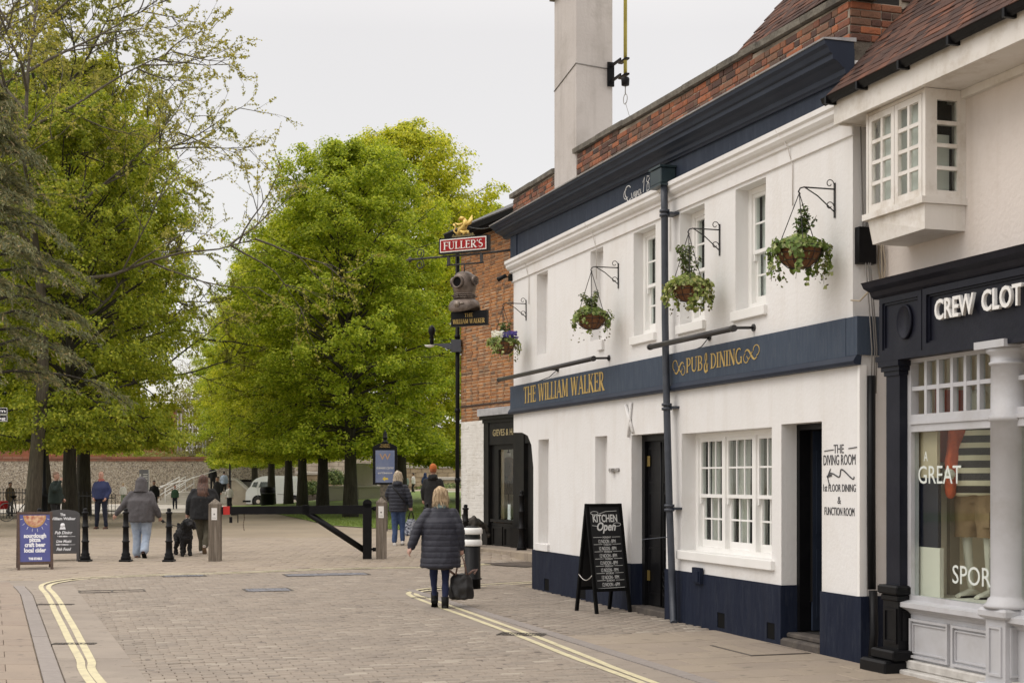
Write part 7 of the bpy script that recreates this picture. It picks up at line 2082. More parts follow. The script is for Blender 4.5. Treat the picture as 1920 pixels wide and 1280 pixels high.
m_ = MB(); m_.prism([(-.6, -.2), (.55, -.2), (.55, .95), (.45, 1.05), (-.35, 1.75), (-.6, 1.75)], 0, .9); m_.build('wall', stone, ww_)
m_ = MB(); m_.prism([(-.66, 1.75), (-.35, 1.75), (.45, 1.05), (.62, .95), (.62, 1.05), (.48, 1.18), (-.33, 1.88), (-.66, 1.88)], -.08, .98); m_.build('coping', stone_l, ww_)
ct = empty('counter', (at(455, 106).x, 106, gz(-20, 106) + .3), 0, 'dark topped serving counter behind the wing wall, people standing at it', 'counter')
m_ = MB(); m_.box(-1.0, 1.8, 0, .5, 1.35, 1.5); m_.build('top', black_matt, ct); m_ = MB(); m_.box(-.9, 1.7, .1, .4, -.6, 1.35); m_.build('front', mat('counter_front', (.10, .095, .09), .8, (.16, .15, .14), 2), ct)
# stone walls and the memorial plinth on the right
def stone_wall(name, pa, pb, Y, pt, pbm, label, m, cop=True):
    a, b_ = at(pa, Y).x, at(pb, Y).x; t = empty(name, ((a + b_) / 2, Y, zat(pbm, Y)), 0, label, 'wall')
    h = zat(pt, Y) - zat(pbm, Y); w = (b_ - a) / 2
    m_ = MB(); m_.box(-w, w, .1, .6, -1.2, h - .25); m_.build('wall', m, t)
    n = max(3, int(2 * w / .9)); rows_ = max(2, int(h / .42)); cnt = 0; bl = MB()
    for r in range(rows_):
        for i in range(n + 1):
            x0 = -w + 2 * w * (i - (.5 if r % 2 else 0)) / n; x1 = x0 + 2 * w / n
            x0, x1 = max(-w, x0), min(w, x1)
            if x1 - x0 < .1: continue
            z0_ = (h - .25) * r / rows_; z1_ = (h - .25) * (r + 1) / rows_
            bl.cbox(x0 + .012, x1 - .012, .0 + RNG.normal(0, .015), .12, z0_ + .012, z1_ - .012, .02)
    bl.build('stone_blocks', m, t, kind='stuff')
    if cop: m_ = MB(); m_.cbox(-w - .05, w + .05, -.08, .7, h - .25, h, .03); m_.build('coping', stone_l, t)
    return t
tan_s = mat('tan_stone', (.40, .32, .21), .9, (.30, .235, .155), 1.2, .5, 5, rnd=.14, dirt=(.20, .155, .105), dscale=.6)
stone_wall('stone_wall', 556, 640, 112, 884, 925, 'tan stone wall with ledges seen between the two nearest lime trunks', tan_s)
stone_wall('stone_wall', 560, 612, 104, 905, 950, 'low rubble stone wall under green planting, right of the van', mat('grey_rubble', (.24, .20, .16), .9, (.16, .135, .11), 4, .7, 6, rnd=.2))
stone_wall('stone_wall', 700, 900, 122, 872, 912, 'long tan stone wall beyond the lawn, behind the seated visitors', tan_s)
stone_wall('stone_wall', 800, 930, 118, 894, 914, 'lower stone wall at the back of the lawn beside the brick store', tan_s)
stone_wall('stone_wall', 470, 930, 150, 846, 890, 'pale far wall low under the lime crowns', stone)
p = at(586, 102); plant('shrub', bush(12, 1.3, .9, 2500, .14, shrub_m), p.x, p.y, 0, 1, 'low dark green shrub on the rubble wall right of the van', 'shrub', z=zat(926, 102))
p = at(626, 108); plant('shrub', bush(14, 1.0, 1.1, 2200, .14, shrub_m), p.x, p.y, 0, 1, 'round dark shrub between the tan wall and the stone plinth', 'shrub', z=zat(908, 108))
p = at(860, 117.5); plant('shrub', bush(15, 3.5, .6, 4000, .14, shrub_m), p.x, p.y, 0, 1, 'low green border at the foot of the far lawn wall', 'shrub', z=zat(919, 117))
pl = empty('stone_plinth', (at(665, 82).x, 82, zat(936, 82)), .0, 'large pale stone memorial plinth on the lawn behind the lime trunks', 'plinth')
w = (at(712, 82).x - at(615, 82).x) / 2; h = zat(910, 82) - zat(936, 82)
m_ = MB(); m_.cbox(-w, w, 0, 2.2, -.3, h - .12, .02); m_.build('base', stone_l, pl); m_ = MB(); m_.cbox(-w - .04, w + .04, -.05, 2.25, h - .119, h, .02); m_.build('cap', stone_l, pl)
m_ = MB(); m_.cbox(-w * .30, w * .85, .5, 1.8, h + .001, h + 1.3, .02); m_.build('block', stone_l, pl); m_ = MB(); m_.cbox(-w - .3, w + .3, -.4, 2.6, -.5, -.18, .02); m_.build('step', stone_l, pl)
for k in (-.25, .15): m_ = MB(); m_.box(w * k - .012, w * k + .012, -.004, .0, -.15, h - .15); m_.build('joint', mat('stone_joint', (.2, .18, .15), .9), pl)

# iron railings by the left trees
rl = mat('railing_black', (.012, .012, .012), .5)
def railing(pa, pb, Y, h, label):
    a, b_ = at(pa, Y), at(pb, Y); t = empty('railing', ((a.x + b_.x) / 2, Y, gz(a.x, Y)), 0, label, 'railing'); w = (b_.x - a.x) / 2
    m_ = MB(); 
    for z in (.18, h - .15): m_.box(-w, w, -.02, .02, z, z + .04)
    m_.build('rail', rl, t); m_ = MB(); n = int(2 * w / .125)
    for i in range(n + 1):
        x = -w + 2 * w * i / n; m_.box(x - .010, x + .010, -.010, .010, 0, h - .03); m_.lathe([(.02, h - .04), (.022, h), (0, h + .06)], 4, Tm(x, 0, 0))
    m_.build('bars', rl, t, kind='stuff')
railing(-60, 66, 56, 1.15, 'black iron railings behind the bicycle on the left')
railing(148, 178, 53, 1.05, 'short run of black railings right of the thick dark trunk')
railing(196, 216, 60, .9, 'far short railings by the man in the blue jacket')

# ================================================================== the white van
vp = at(511, 98); vz = zat(949, 98)
van = empty('van', (vp.x, 98, vz), 0, 'old white corrugated delivery van parked side-on behind the lime trunks', 'van')
vw = mat('van_white', (.72, .74, .76), .35, (.68, .70, .72), 2)
tyre = mat('tyre', (.015, .015, .016), .85); vg = mat('van_glass', (.05, .06, .065), .1, (.12, .14, .14), 3)
sv_ = 3.42 / 4.2
k_ = F / 98
def vx(px): return (px - 511) / k_
def vzz(py): return (949 - py) / k_
W = 1.9
body = [(vx(560), vzz(944)), (vx(563), vzz(896)), (vx(560), vzz(892)), (vx(505), vzz(891)), (vx(490), vzz(893)), (vx(480), vzz(897)), (vx(474), vzz(902)), (vx(470), vzz(911)), (vx(464), vzz(917)), (vx(461), vzz(922)), (vx(460), vzz(938)), (vx(462), vzz(944))]
m_ = MB(); m_.prism(list(reversed(body)), 0, W); m_.build('body', vw, van)
m_ = MB()
for px in np.arange(518, 560, 2.2): m_.box(vx(px), vx(px) + .035, -.012, .001, vzz(941), vzz(897))
m_.build('corrugation', vw, van)
m_ = MB(); m_.prism([(vx(485), vzz(913)), (vx(502), vzz(913)), (vx(502), vzz(903)), (vx(489), vzz(903))], -.02, -.001); m_.build('cab_window', vg, van)
m_ = MB(); m_.prism([(vx(472), vzz(912)), (vx(481), vzz(913)), (vx(484), vzz(903)), (vx(476), vzz(903.5))], -.02, -.001); m_.build('quarter_window', vg, van)
m_ = MB(); m_.box(vx(470) - .02, vx(474), .1, W - .1, vzz(913), vzz(904)); m_.build('windscreen', vg, van)
m_ = MB()
for px in (483.5, 504): m_.box(vx(px), vx(px) + .02, -.015, 0, vzz(942), vzz(901))
m_.box(vx(520), vx(535), -.03, 0, vzz(926.5), vzz(925.5)); m_.build('door_seam', mat('seam_grey', (.3, .3, .31), .6), van)
for px in (484, 552):
    for yy in (.0, W - .22):
        wz = .34
        m_ = MB(); m_.lathe([(.20, -.0), (.33, 0), (.35, .03), (.35, .17), (.33, .2), (.2, .2)], 20, Tm(vx(px), yy + .18, wz, rx=PI / 2)); wo = m_.build('wheel', tyre, van)
        m_ = MB(); m_.lathe([(.0, .205), (.08, .21), (.19, .19), (.22, .2), (.22, .0)], 16, Tm(vx(px), yy + .18, wz, rx=PI / 2)); m_.build('hub', mat('hub_cream', (.62, .56, .50), .5), wo)
    m_ = MB(); m_.lathe([(.43, -.01), (.43, .012), (0, .012)], 20, Tm(vx(px), 0, .36, rx=PI / 2)); m_.build('wheel_arch', black_matt, van)
m_ = MB(); m_.box(vx(455), vx(470), -.02, W + .02, .3, .42); m_.box(vx(466), vx(540), .02, W, .22, .34); m_.build('bumper', black_matt, van)
m_ = MB(); m_.lathe([(.0, .06), (.08, .05), (.1, .0)], 12, Tm(vx(461), .25, vzz(926), ry=-PI / 2)); m_.build('headlight', mat('lamp_glass', (.6, .6, .58), .2), van)

# bicycle leaning by the railings
bp_ = at(36, 52); bk = empty('bicycle', bp_, rad(52), 'bicycle with a red pannier by the railings, next to the man in beige', 'bicycle')
m_ = MB()
for x in (-.52, .52):
    m_.tube([(x + .33 * math.cos(a), 0, .345 + .33 * math.sin(a)) for a in np.linspace(0, 2 * PI, 29)], .018, 6, caps=False)
m_.build('tyre', mat('tyre_grey', (.16, .15, .14), .8), bk)
m_ = MB()
for x in (-.52, .52):
    for k in range(9): m_.tube([(x, 0, .345), (x + .31 * math.cos(k * .7), 0, .345 + .31 * math.sin(k * .7))], .003, 3)
m_.build('spokes', gal, bk)
m_ = MB(); fr_ = mat('bike_frame', (.02, .02, .024), .35)
for a, b_ in (((-.52, .345), (-.1, .3)), ((-.1, .3), (-.22, .85)), ((-.22, .85), (-.52, .345)), ((-.1, .3), (.36, .78)), ((-.2, .78), (.36, .80)), ((.33, .9), (.52, .345))): m_.tube([(a[0], 0, a[1]), (b_[0], 0, b_[1])], .018, 6)
m_.build('frame', fr_, bk)
m_ = MB(); m_.tube([(.33, -.25, 1.0), (.33, -.08, 1.02), (.33, .08, 1.02), (.33, .25, 1.0)], .014, 6); m_.tube([(.33, 0, .9), (.33, 0, 1.02)], .014, 6); m_.build('handlebar', fr_, bk)
m_ = MB(); m_.lathe([(.02, .84), (.09, .9), (.10, .93), (.0, .95)], 12, Tm(-.24, 0, 0), sx=1.4, sy=.8); m_.build('saddle', black_matt, bk)
m_ = MB(); m_.cbox(-.72, -.4, .05, .17, .45, .75, .03); m_.build('pannier', red_m, bk)
# ================================================================== people
def cloth_mat(name, col, col2=None, rough=.9, scale=30, bump=.25):
    return mat('cloth_' + name, col, rough, col2 or tuple(c * .75 for c in col), scale, bump, 120)
skin_m = mat('skin', (.46, .27, .20), .55, (.40, .22, .16), 12)
skin_pale = mat('skin_pale', (.52, .33, .26), .55, (.46, .26, .20), 12)
HEAD = [(0, .030, -.118, .030, .036), (0, .022, -.10, .050, .062), (0, .012, -.065, .064, .082), (0, .004, -.02, .072, .094), (0, 0, .025, .075, .098), (0, -.004, .065, .068, .088), (0, -.008, .095, .046, .062), (0, -.01, .113, .018, .026)]
def capsule(mb, pts, rs, seg=12):
    """tapered limb with rounded ends"""
    P = [Vector(p) for p in pts]; R = list(rs)
    d0 = (P[0] - P[1]).normalized(); d1 = (P[-1] - P[-2]).normalized()
    pts2 = [P[0] + d0 * R[0] * .9, P[0] + d0 * R[0] * .55] + P + [P[-1] + d1 * R[-1] * .55, P[-1] + d1 * R[-1] * .9]
    mb.tube(pts2, [R[0] * .35, R[0] * .8] + R + [R[-1] * .8, R[-1] * .35], seg)
def subdiv(a, b_, c, ra, rb, rc, n=4):
    """joint chain a-b-c as a soft bend"""
    A, B, C_ = Vector(a), Vector(b_), Vector(c); pts = []; rs = []
    for i in range(n):
        t = i / n; pts.append(A.lerp(B, t)); rs.append(ra + (rb - ra) * t)
    for i in range(n + 1):
        t = i / n; pts.append(B.lerp(C_, t)); rs.append(rb + (rc - rb) * t)
    for _ in range(1):
        q = [pts[0]] + [(pts[i - 1] + pts[i] * 2 + pts[i + 1]) / 4 for i in range(1, len(pts) - 1)] + [pts[-1]]; pts = q
    return pts, rs
def hand(mb, wrist, elbow, palm_dir, curl, fine=True, side=1):
    """palm, four unequal fingers and a thumb; palm_dir is where the palm faces"""
    w = Vector(wrist); d = (w - Vector(elbow)).normalized(); n = Vector(palm_dir); n = (n - d * n.dot(d)).normalized(); s_ = d.cross(n) * side
    pc = w + d * .05
    capsule(mb, [w - d * .01, w + d * .03, w + d * .085], [.024, .034, .034], 10)
    capsule(mb, [w + d * .03 - s_ * .02, w + d * .088 - s_ * .024], [.018, .016], 8); capsule(mb, [w + d * .03 + s_ * .02, w + d * .088 + s_ * .024], [.018, .016], 8)
    for k, (o_, ln) in enumerate(((-.030, .062), (-.010, .075), (.010, .07), (.030, .055))):
        b0 = w + d * .085 + s_ * o_; a1 = curl * .6; a2 = curl * 1.5; a3 = curl * 2.2
        p1 = b0 + (d * math.cos(a1) + n * math.sin(a1)) * ln * .45; p2 = p1 + (d * math.cos(a2) + n * math.sin(a2)) * ln * .33; p3 = p2 + (d * math.cos(a3) + n * math.sin(a3)) * ln * .26
        capsule(mb, [b0, p1, p2, p3], [.0105, .010, .009, .008], 7)
    t0 = w + d * .025 + s_ * -.032; t1 = t0 + (d * .7 - s_ * .5 + n * .35).normalized() * .035; t2 = t1 + (d * .85 + n * .5).normalized() * .032
    capsule(mb, [t0, t1, t2], [.014, .012, .009], 7)
def person(px, py, h_px, label, pose, look, rz=0.0, Y=None, z=None, group=None, vox=.016, name='person'):
    """pose: joints for a 1.75 m figure facing +y; look: clothes. The figure is built once and scaled to its height."""
    p = ground(px, py) if Y is None else at(px, Y, z)
    H = h_px * p.y / F
    t = empty(name, p, rz, label, 'person', group)
    s = H / 1.75; t.scale = (s, s, s)
    sk = look.get('skin', skin_m); wd = look.get('wide', 1.0)
    J = dict(hl=(-.09 * wd, 0, .90), hr=(.09 * wd, 0, .90), kl=(-.10, .02, .49), kr=(.10, .02, .49), al=(-.10, -.02, .085), ar=(.10, -.02, .085),
             sl=(-.165 * wd ** .55, 0, 1.37), sr=(.165 * wd ** .55, 0, 1.37), el=(-.235 * wd, -.02, 1.14), er=(.235 * wd, -.02, 1.14), wl=(-.245 * wd, .03, .90), wr=(.245 * wd, .03, .90), lean=0.0, head=(0, .02, 1.632), yaw=0.0, pitch=0.0, fl=0.0, fr=0.0, pl=(1, 0, 0), pr=(-1, 0, 0), cl=.5, cr=.5)
    J.update(pose)
    V3 = {k: Vector(v) for k, v in J.items() if isinstance(v, tuple)}
    HMx = Matrix.Translation(V3['head']) @ Matrix.Rotation(J['yaw'], 4, 'Z') @ Matrix.Rotation(J['pitch'], 4, 'X')
    chest = Vector((0, V3['head'].y * .7, 1.28))
    # ---- body: one continuous skin
    b = MB()
    b.loft(HEAD, 18, HMx)
    capsule(b, [HMx @ Vector((0, .092, .012)), HMx @ Vector((0, .112, -.022)), HMx @ Vector((0, .098, -.032))], [.010, .014, .010], 8)
    for sx_ in (-1, 1): capsule(b, [HMx @ Vector((sx_ * .076, -.004, .012)), HMx @ Vector((sx_ * .074, .0, -.028))], [.016, .011], 7)
    b.tube([HMx @ Vector((0, -.012, -.06)), Vector((0, V3['head'].y * .8 - .01, 1.50)), Vector((0, V3['head'].y * .5 - .01, 1.40))], [.054, .056, .075], 14)
    b.loft([(0, 0, .86, .14 * wd, .10), (0, 0, 1.0, .135 * wd, .095), (0, .0, 1.15, .135 * wd, .095), (0, chest.y * .8, 1.30, .16 * wd, .105), (0, chest.y, 1.40, .14 * wd, .085), (0, chest.y, 1.45, .07, .06)], 18)
    for a, e_, w_, pd, cu, sd in (('sl', 'el', 'wl', 'pl', 'cl', -1), ('sr', 'er', 'wr', 'pr', 'cr', 1)):
        pts, rs = subdiv(V3[a], V3[e_], V3[w_], .05, .038, .026); capsule(b, pts, rs)
        hand(b, V3[w_], V3[e_], V3[pd], J[cu], side=sd)
    for a, e_, w_ in (('hl', 'kl', 'al'), ('hr', 'kr', 'ar')):
        pts, rs = subdiv(V3[a], V3[e_], V3[w_], .062, .042, .030); capsule(b, pts, rs)
    remesh(b, max(.010, vox * .62), 'body', sk, t, 2)
    # ---- trousers or skirt and leggings
    lw = look.get('leg_w', 1.0)
    g = MB()
    g.loft([(0, -.005, .80, .15 * wd, .115), (0, -.01, .88, .165 * wd, .13), (0, 0, .97, .155 * wd, .115), (0, 0, 1.03, .148 * wd, .108)], 20)
    for a, e_, w_ in (('hl', 'kl', 'al'), ('hr', 'kr', 'ar')):
        end = V3[w_].lerp(V3[e_], .04)
        pts, rs = subdiv(V3[a], V3[e_], end, .098 * lw * wd ** .5, .072 * lw, look.get('hem', .060) * lw); capsule(g, pts, rs, 14)
    def folds(amp, sc):
        def f(co, no):
            return np.array([noise.noise(Vector((x * sc, y * sc, z * sc * .55))) * amp + noise.noise(Vector((x * sc * 2.3 + 5, y * sc * 2.3, z * sc * 1.7))) * amp * .45 for x, y, z in co])
        return f
    remesh(g, vox, look.get('leg_name', 'trousers'), look['legs'], t, 3, folds(.014, 9))
    if 'skirt' in look:
        q = MB(); q.loft([(0, 0, .57, .185, .165), (0, 0, .60, .19, .17), (0, 0, .85, .19, .15), (0, 0, 1.0, .15, .11)], 22); remesh(q, vox, 'skirt', look['skirt'], t, 3, folds(.012, 10))
    # ---- top: body and sleeves
    lo = look.get('top_lo', .86); tw = look.get('top_w', 1.0) * wd; fl_ = look.get('flare', 1.0)
    c = MB()
    mid = (lo + 1.30) / 2
    c.loft([(0, -.005, lo, .185 * tw * fl_, .145 * tw * fl_), (0, -.005, lo + .03, .19 * tw * fl_, .148 * tw * fl_), (0, -.005, mid, .188 * tw * (1 + (fl_ - 1) * .5), .142 * tw), (0, chest.y * .7 - .01, 1.24, .195 * tw, .142 * tw), (0, chest.y - .012, 1.33, .20 * tw / wd ** .35, .132), (0, chest.y - .012, 1.40, .165 * wd ** .45, .112), (0, chest.y - .01, 1.45, .11 * wd ** .4, .088), (0, chest.y, 1.495, .072, .068)], 24)
    slv = look.get('sleeve', 1.0)
    for a, e_, w_ in (('sl', 'el', 'wl'), ('sr', 'er', 'wr')):
        end = V3[w_] if slv >= 1 else V3[e_].lerp(V3[w_], 0.0) if slv > .4 else V3[a].lerp(V3[e_], .75)
        if slv >= 1: pts, rs = subdiv(V3[a], V3[e_], end, .070 * look.get('sl_w', 1) ** .6, .062 * look.get('sl_w', 1), .047 * look.get('sl_w', 1))
        else: pts, rs = [V3[a], V3[a].lerp(end, .5), end], [.075, .072, .066]
        capsule(c, pts, rs, 14)
    quilt = look.get('quilt', 0); qa = look.get('quilt_amp', .010)
    fo = folds(look.get('fold', .012), 8)
    def disp(co, no):
        d = fo(co, no)
        if quilt:
            ph = co[:, 2] / quilt + .012 * np.sin(co[:, 0] * 30)
            fr_ = np.abs((ph % 1) - .5) * 2
            d = d * .6 + qa * (1 - fr_ ** 4) - qa * .5
        return d
    remesh(c, vox * (.8 if quilt else 1), look.get('top_name', 'jacket'), look['top'], t, 3, disp)
    # ---- collar, hood, scarf
    nk = Vector((0, V3['head'].y * .7 - .015, 1.475))
    if 'collar' in look:
        q = MB(); q.loft([(nk.x, nk.y, nk.z - .05, .095, .09), (nk.x, nk.y, nk.z - .01, .10, .095), (nk.x, nk.y + .005, nk.z + .045, .085, .085), (nk.x, nk.y + .005, nk.z + .05, .07, .07)], 18)
        remesh(q, .012, look.get('collar_name', 'collar'), look['collar'], t, 1, folds(.012, 22))
    if look.get('hood') == 'up':
        q = MB(); q.loft([(0, -.03, -.20, .165, .125), (0, -.03, -.13, .135, .125), (0, -.025, -.04, .122, .135), (0, -.025, .05, .115, .13), (0, -.03, .105, .088, .105), (0, -.035, .142, .035, .05)], 20, HMx)
        remesh(q, .012, 'hood', look['top'], t, 2, folds(.012, 14))
    if look.get('hood') == 'down':
        q = MB(); q.loft([(0, nk.y - .03, nk.z - .08, .13, .10), (0, nk.y - .05, nk.z - .03, .125, .115), (0, nk.y - .045, nk.z + .03, .105, .10), (0, nk.y - .03, nk.z + .05, .075, .07)], 18)
        remesh(q, .012, 'hood', look['top'], t, 1, folds(.014, 14))
    # ---- hair or hat
    if 'hair' in look:
        q = MB(); hl = look.get('hair_len', 0); fw_ = look.get('hair_w', 1.0)
        if hl > 0:
            yo = min(.13, hl * .42)
            q.loft([(0, -.055 - yo, -.06 - hl, .070 * fw_, .022), (0, -.05 - yo, -.04 - hl, .090 * fw_, .034), (0, -.045 - yo, -.06 - hl * .6, .102 * fw_, .045), (0, -.042 - yo * .7, -.09 - hl * .25, .104 * fw_, .058), (0, -.035, -.04, .10 * fw_, .078), (0, -.022, .03, .094 * fw_, .10), (0, -.018, .08, .08 * fw_, .096), (0, -.02, .115, .05, .066), (0, -.02, .130, .018, .03)], 20, HMx)
        else:
            q.loft([(0, -.045, -.055, .070, .052), (0, -.03, -.02, .0775, .074), (0, -.016, .03, .080, .090), (0, -.006, .075, .073, .094), (0, -.008, .105, .050, .068), (0, -.01, .123, .018, .03)], 20, HMx)
        def strands(co, no):
            return np.array([noise.noise(Vector((x * 60, y * 60, z * 7))) * .008 + noise.noise(Vector((x * 18, y * 18, z * 5))) * .010 for x, y, z in co])
        ho = remesh(q, .009, 'hair', look['hair'], t, 1, strands)
        if hl > 0 and vox < .02:
            nv = len(ho.data.vertices); co = np.empty(nv * 3, np.float32); ho.data.vertices.foreach_get('co', co); co = co.reshape(-1, 3)
            no = np.empty(nv * 3, np.float32); ho.data.vertices.foreach_get('normal', no); no = no.reshape(-1, 3)
            k = RNG.integers(0, nv, 420); k = k[co[k, 1] < np.median(co[:, 1]) + .05]
            P0 = co[k] + no[k] * .003; m_ = len(k); ln = RNG.uniform(.04, .11, (m_, 1)); dn = np.concatenate([RNG.normal(0, .22, (m_, 2)), np.full((m_, 1), -1.0)], 1)
            P1 = P0 + dn * ln * .5 + no[k] * RNG.uniform(.004, .010, (m_, 1)); P2 = P0 + dn * ln + no[k] * RNG.uniform(-.004, .016, (m_, 1))
            sd = np.cross(no[k], dn); sd /= np.maximum(np.linalg.norm(sd, axis=1, keepdims=True), 1e-6); sd *= .0045
            V = np.stack([P0 - sd, P0 + sd, P1 + sd, P1 - sd, P2 + sd * .3, P2 - sd * .3], 1).reshape(-1, 3)
            b6 = np.arange(m_)[:, None] * 6; Fq = np.concatenate([b6 + np.array([0, 1, 2, 3]), b6 + np.array([3, 2, 4, 5])], 0)
            link('hair_strands', fast_mesh('hair_strands', V, Fq, look['hair'], True), t)['kind'] = 'stuff'
    if 'hat' in look:
        q = MB(); q.loft([(0, -.01, .015, .083, .104), (0, -.01, .05, .086, .106), (0, -.012, .10, .076, .094), (0, -.015, .135, .045, .058), (0, -.015, .15, .015, .02)], 22, HMx); remesh(q, .010, 'beanie', look['hat'], t, 1, folds(.004, 40))
    if look.get('eyes'):
        for sx_ in (-1, 1):
            q = MB(); q.lathe([(0, -.008), (.010, -.004), (.010, .004), (0, .008)], 8, HMx @ Tm(sx_ * .03, .088, .012)); q.build('eye', mat('eye_dark', (.02, .015, .012), .3), t)
            q = MB(); capsule(q, [HMx @ Vector((sx_ * .018, .094, .033)), HMx @ Vector((sx_ * .045, .085, .034))], [.004, .003], 6); q.build('eyebrow', mat('brow', (.16, .11, .07), .8), t)
        q = MB(); capsule(q, [HMx @ Vector((-.022, .085, -.062)), HMx @ Vector((0, .091, -.064)), HMx @ Vector((.022, .085, -.062))], [.004, .006, .004], 6); q.build('mouth', mat('lips', (.30, .10, .08), .5), t)
    # ---- shoes
    for a, k_2, ft in (('al', 'kl', 'fl'), ('ar', 'kr', 'fr')):
        A = V3[a]; M_ = Matrix.Translation(A) @ Matrix.Rotation(J[ft], 4, 'X')
        q = MB(); q.loft([(0, -.075, -.083, .032, .022, PI / 2), (0, -.06, -.05, .037, .035, PI / 2), (0, .0, -.045, .040, .042, PI / 2), (0, .07, -.055, .045, .030, PI / 2), (0, .13, -.062, .043, .022, PI / 2), (0, .175, -.068, .026, .014, PI / 2)], 14, M_)
        if look.get('boot'): q.tube([M_ @ Vector((0, -.01, -.06)), M_ @ Vector((0, -.012, .02)), M_ @ Vector((0, -.01, .10))], [.05, .052, .055], 12)
        so = q.build('shoe', look['shoes'], t); fix_normals(so.data)
        q = MB(); q.add([(x * .048 * w_, y, z) for z in (-.086, -.066) for x, y, w_ in ((-1, -.085, .7), (1, -.085, .7), (1, .02, .95), (1, .11, 1.05), (1, .165, .65), (-1, .165, .65), (-1, .11, 1.05), (-1, .02, .95))], [tuple(reversed(range(8))), tuple(range(8, 16))] + [(i, (i + 1) % 8, 8 + (i + 1) % 8, 8 + i) for i in range(8)], M_)
        q.build('sole', look.get('sole', black_matt), t)
    return t, V3, s
dk = cloth_mat('ink_navy', (.014, .015, .026), (.020, .021, .034), .6, 40, .2)
dk2 = cloth_mat('dark_navy', (.010, .012, .022), (.016, .018, .03), .65)
blk = cloth_mat('black', (.008, .008, .009), (.012, .012, .013))
denim = cloth_mat('denim', (.030, .055, .13), (.045, .078, .17), .9, 18)
denim_l = cloth_mat('pale_denim', (.28, .34, .44), (.36, .42, .51), .9, 9)
grey_h = cloth_mat('grey_marl', (.075, .070, .074), (.095, .088, .092), .95, 60)
olive_c = cloth_mat('olive', (.060, .052, .034), (.085, .074, .050), .9, 8)
shoe_br = cloth_mat('brown_leather', (.10, .035, .02), (.07, .025, .015), .5, 10)
shoe_bl = mat('cloth_black_leather', (.006, .006, .006), .6, (.009, .009, .009), 10, spec=.15)
shoe_w = cloth_mat('white_shoe', (.62, .58, .54), None, .6, 10)
def hair_mat(n, a, b_): return mat('hair_' + n, a, .55, b_, 1, .3, 50, stretch=(40, 40, 4), detail=3, rnd=.18)
blond = hair_mat('blond', (.52, .40, .25), (.30, .20, .11))
blond2 = hair_mat('ash_blond', (.60, .52, .40), (.36, .28, .19))
brown = hair_mat('brown', (.14, .062, .035), (.05, .025, .018))
darkh = hair_mat('dark', (.022, .016, .012), (.04, .028, .02))
greyh = hair_mat('grey', (.30, .28, .26), (.2, .18, .16))

# woman with the quilted coat, walking away
t, J, s = person(826, 1141, 229, 'woman with blond bob and dark quilted coat walking away along the yellow lines',
    dict(wl=(-.42, -.05, .90), el=(-.33, -.03, 1.15), er=(.27, -.04, 1.15), wr=(.29, .02, .88), pr=(0, 1, 0), cr=1.05, pl=(1, 0, 0), cl=.5, head=(.0, .05, 1.625), pitch=-.12,
         kl=(-.10, .06, .47), al=(-.085, .08, .135), kr=(.07, .03, .48), ar=(.065, -.14, .085), fl=-.55, fr=.0, hl=(-.08, 0, .9), hr=(.08, 0, .9)),
    dict(wide=1.12, skin=skin_pale, top=dk, top_name='quilted_coat', top_lo=.60, top_w=1.22, flare=1.12, sl_w=1.25, quilt=.082, quilt_amp=.0085, fold=.016, legs=cloth_mat('navy_leggings', (.010, .016, .055)), leg_name='leggings', leg_w=.80, hem=.052, skirt=cloth_mat('grey_wool', (.055, .050, .048), None, .95, 40),
         hair=blond, hair_len=.05, hair_w=1.12, collar=cloth_mat('teal_scarf', (.05, .12, .13), (.24, .30, .29), .9, 30), collar_name='scarf', shoes=shoe_bl, boot=True), rz=.05, vox=.014)
def hand_pos(t, J, s, k, d): return Matrix.Translation(t.location) @ Matrix.Rotation(t.rotation_euler.z, 4, 'Z') @ ((J['w' + k] + (J['w' + k] - J['e' + k]).normalized() * d) * s)
hp = hand_pos(t, J, s, 'r', .10)
def handbag(hp, drop, w, d, h, label, m, strap_m, twist=0.0, name='handbag', print_m=None):
    o = empty(name, (hp.x, hp.y, hp.z - drop - h), twist, label, 'bag')
    q = MB(); q.loft([(0, 0, .0, w * .42, d * .40), (0, 0, .02, w * .5, d * .5), (0, 0, h * .45, w * .52, d * .52), (0, 0, h * .85, w * .40, d * .36), (0, 0, h, w * .30, d * .22)], 18)
    def crumple(co, no): return np.array([noise.noise(Vector((x * 14, y * 14, z * 9))) * .018 for x, y, z in co])
    remesh(q, .014, 'bag_body', m, o, 2, crumple)
    for yy in (-1, 1):
        q = MB(); q.tube([(-w * .22, yy * d * .15, h * .96), (-w * .12, yy * d * .1, h + drop * .6), (0, 0, h + drop), (w * .12, yy * d * .1, h + drop * .6), (w * .22, yy * d * .15, h * .96)], .011, 7); q.build('strap', strap_m, o)
    if print_m:
        pass
    return o
o = handbag(hp, .26, .33, .20, .34, 'black slouchy handbag with twisted pink patterned handles, held by the woman in the quilted coat', mat('bag_black', (.010, .009, .009), .5, (.016, .014, .014), 10, .3, 30), mat('bag_pattern', (.32, .20, .16), .7, (.06, .04, .04), 90))
for sx_ in (-1, 1):
    q = MB(); q.tube([(sx_ * .09, 0, .33), (sx_ * .15, -.03, .38), (sx_ * .21, -.04, .40), (sx_ * .17, -.05, .34)], .017, 7); q.build('knot', MATS['bag_pattern'], o)

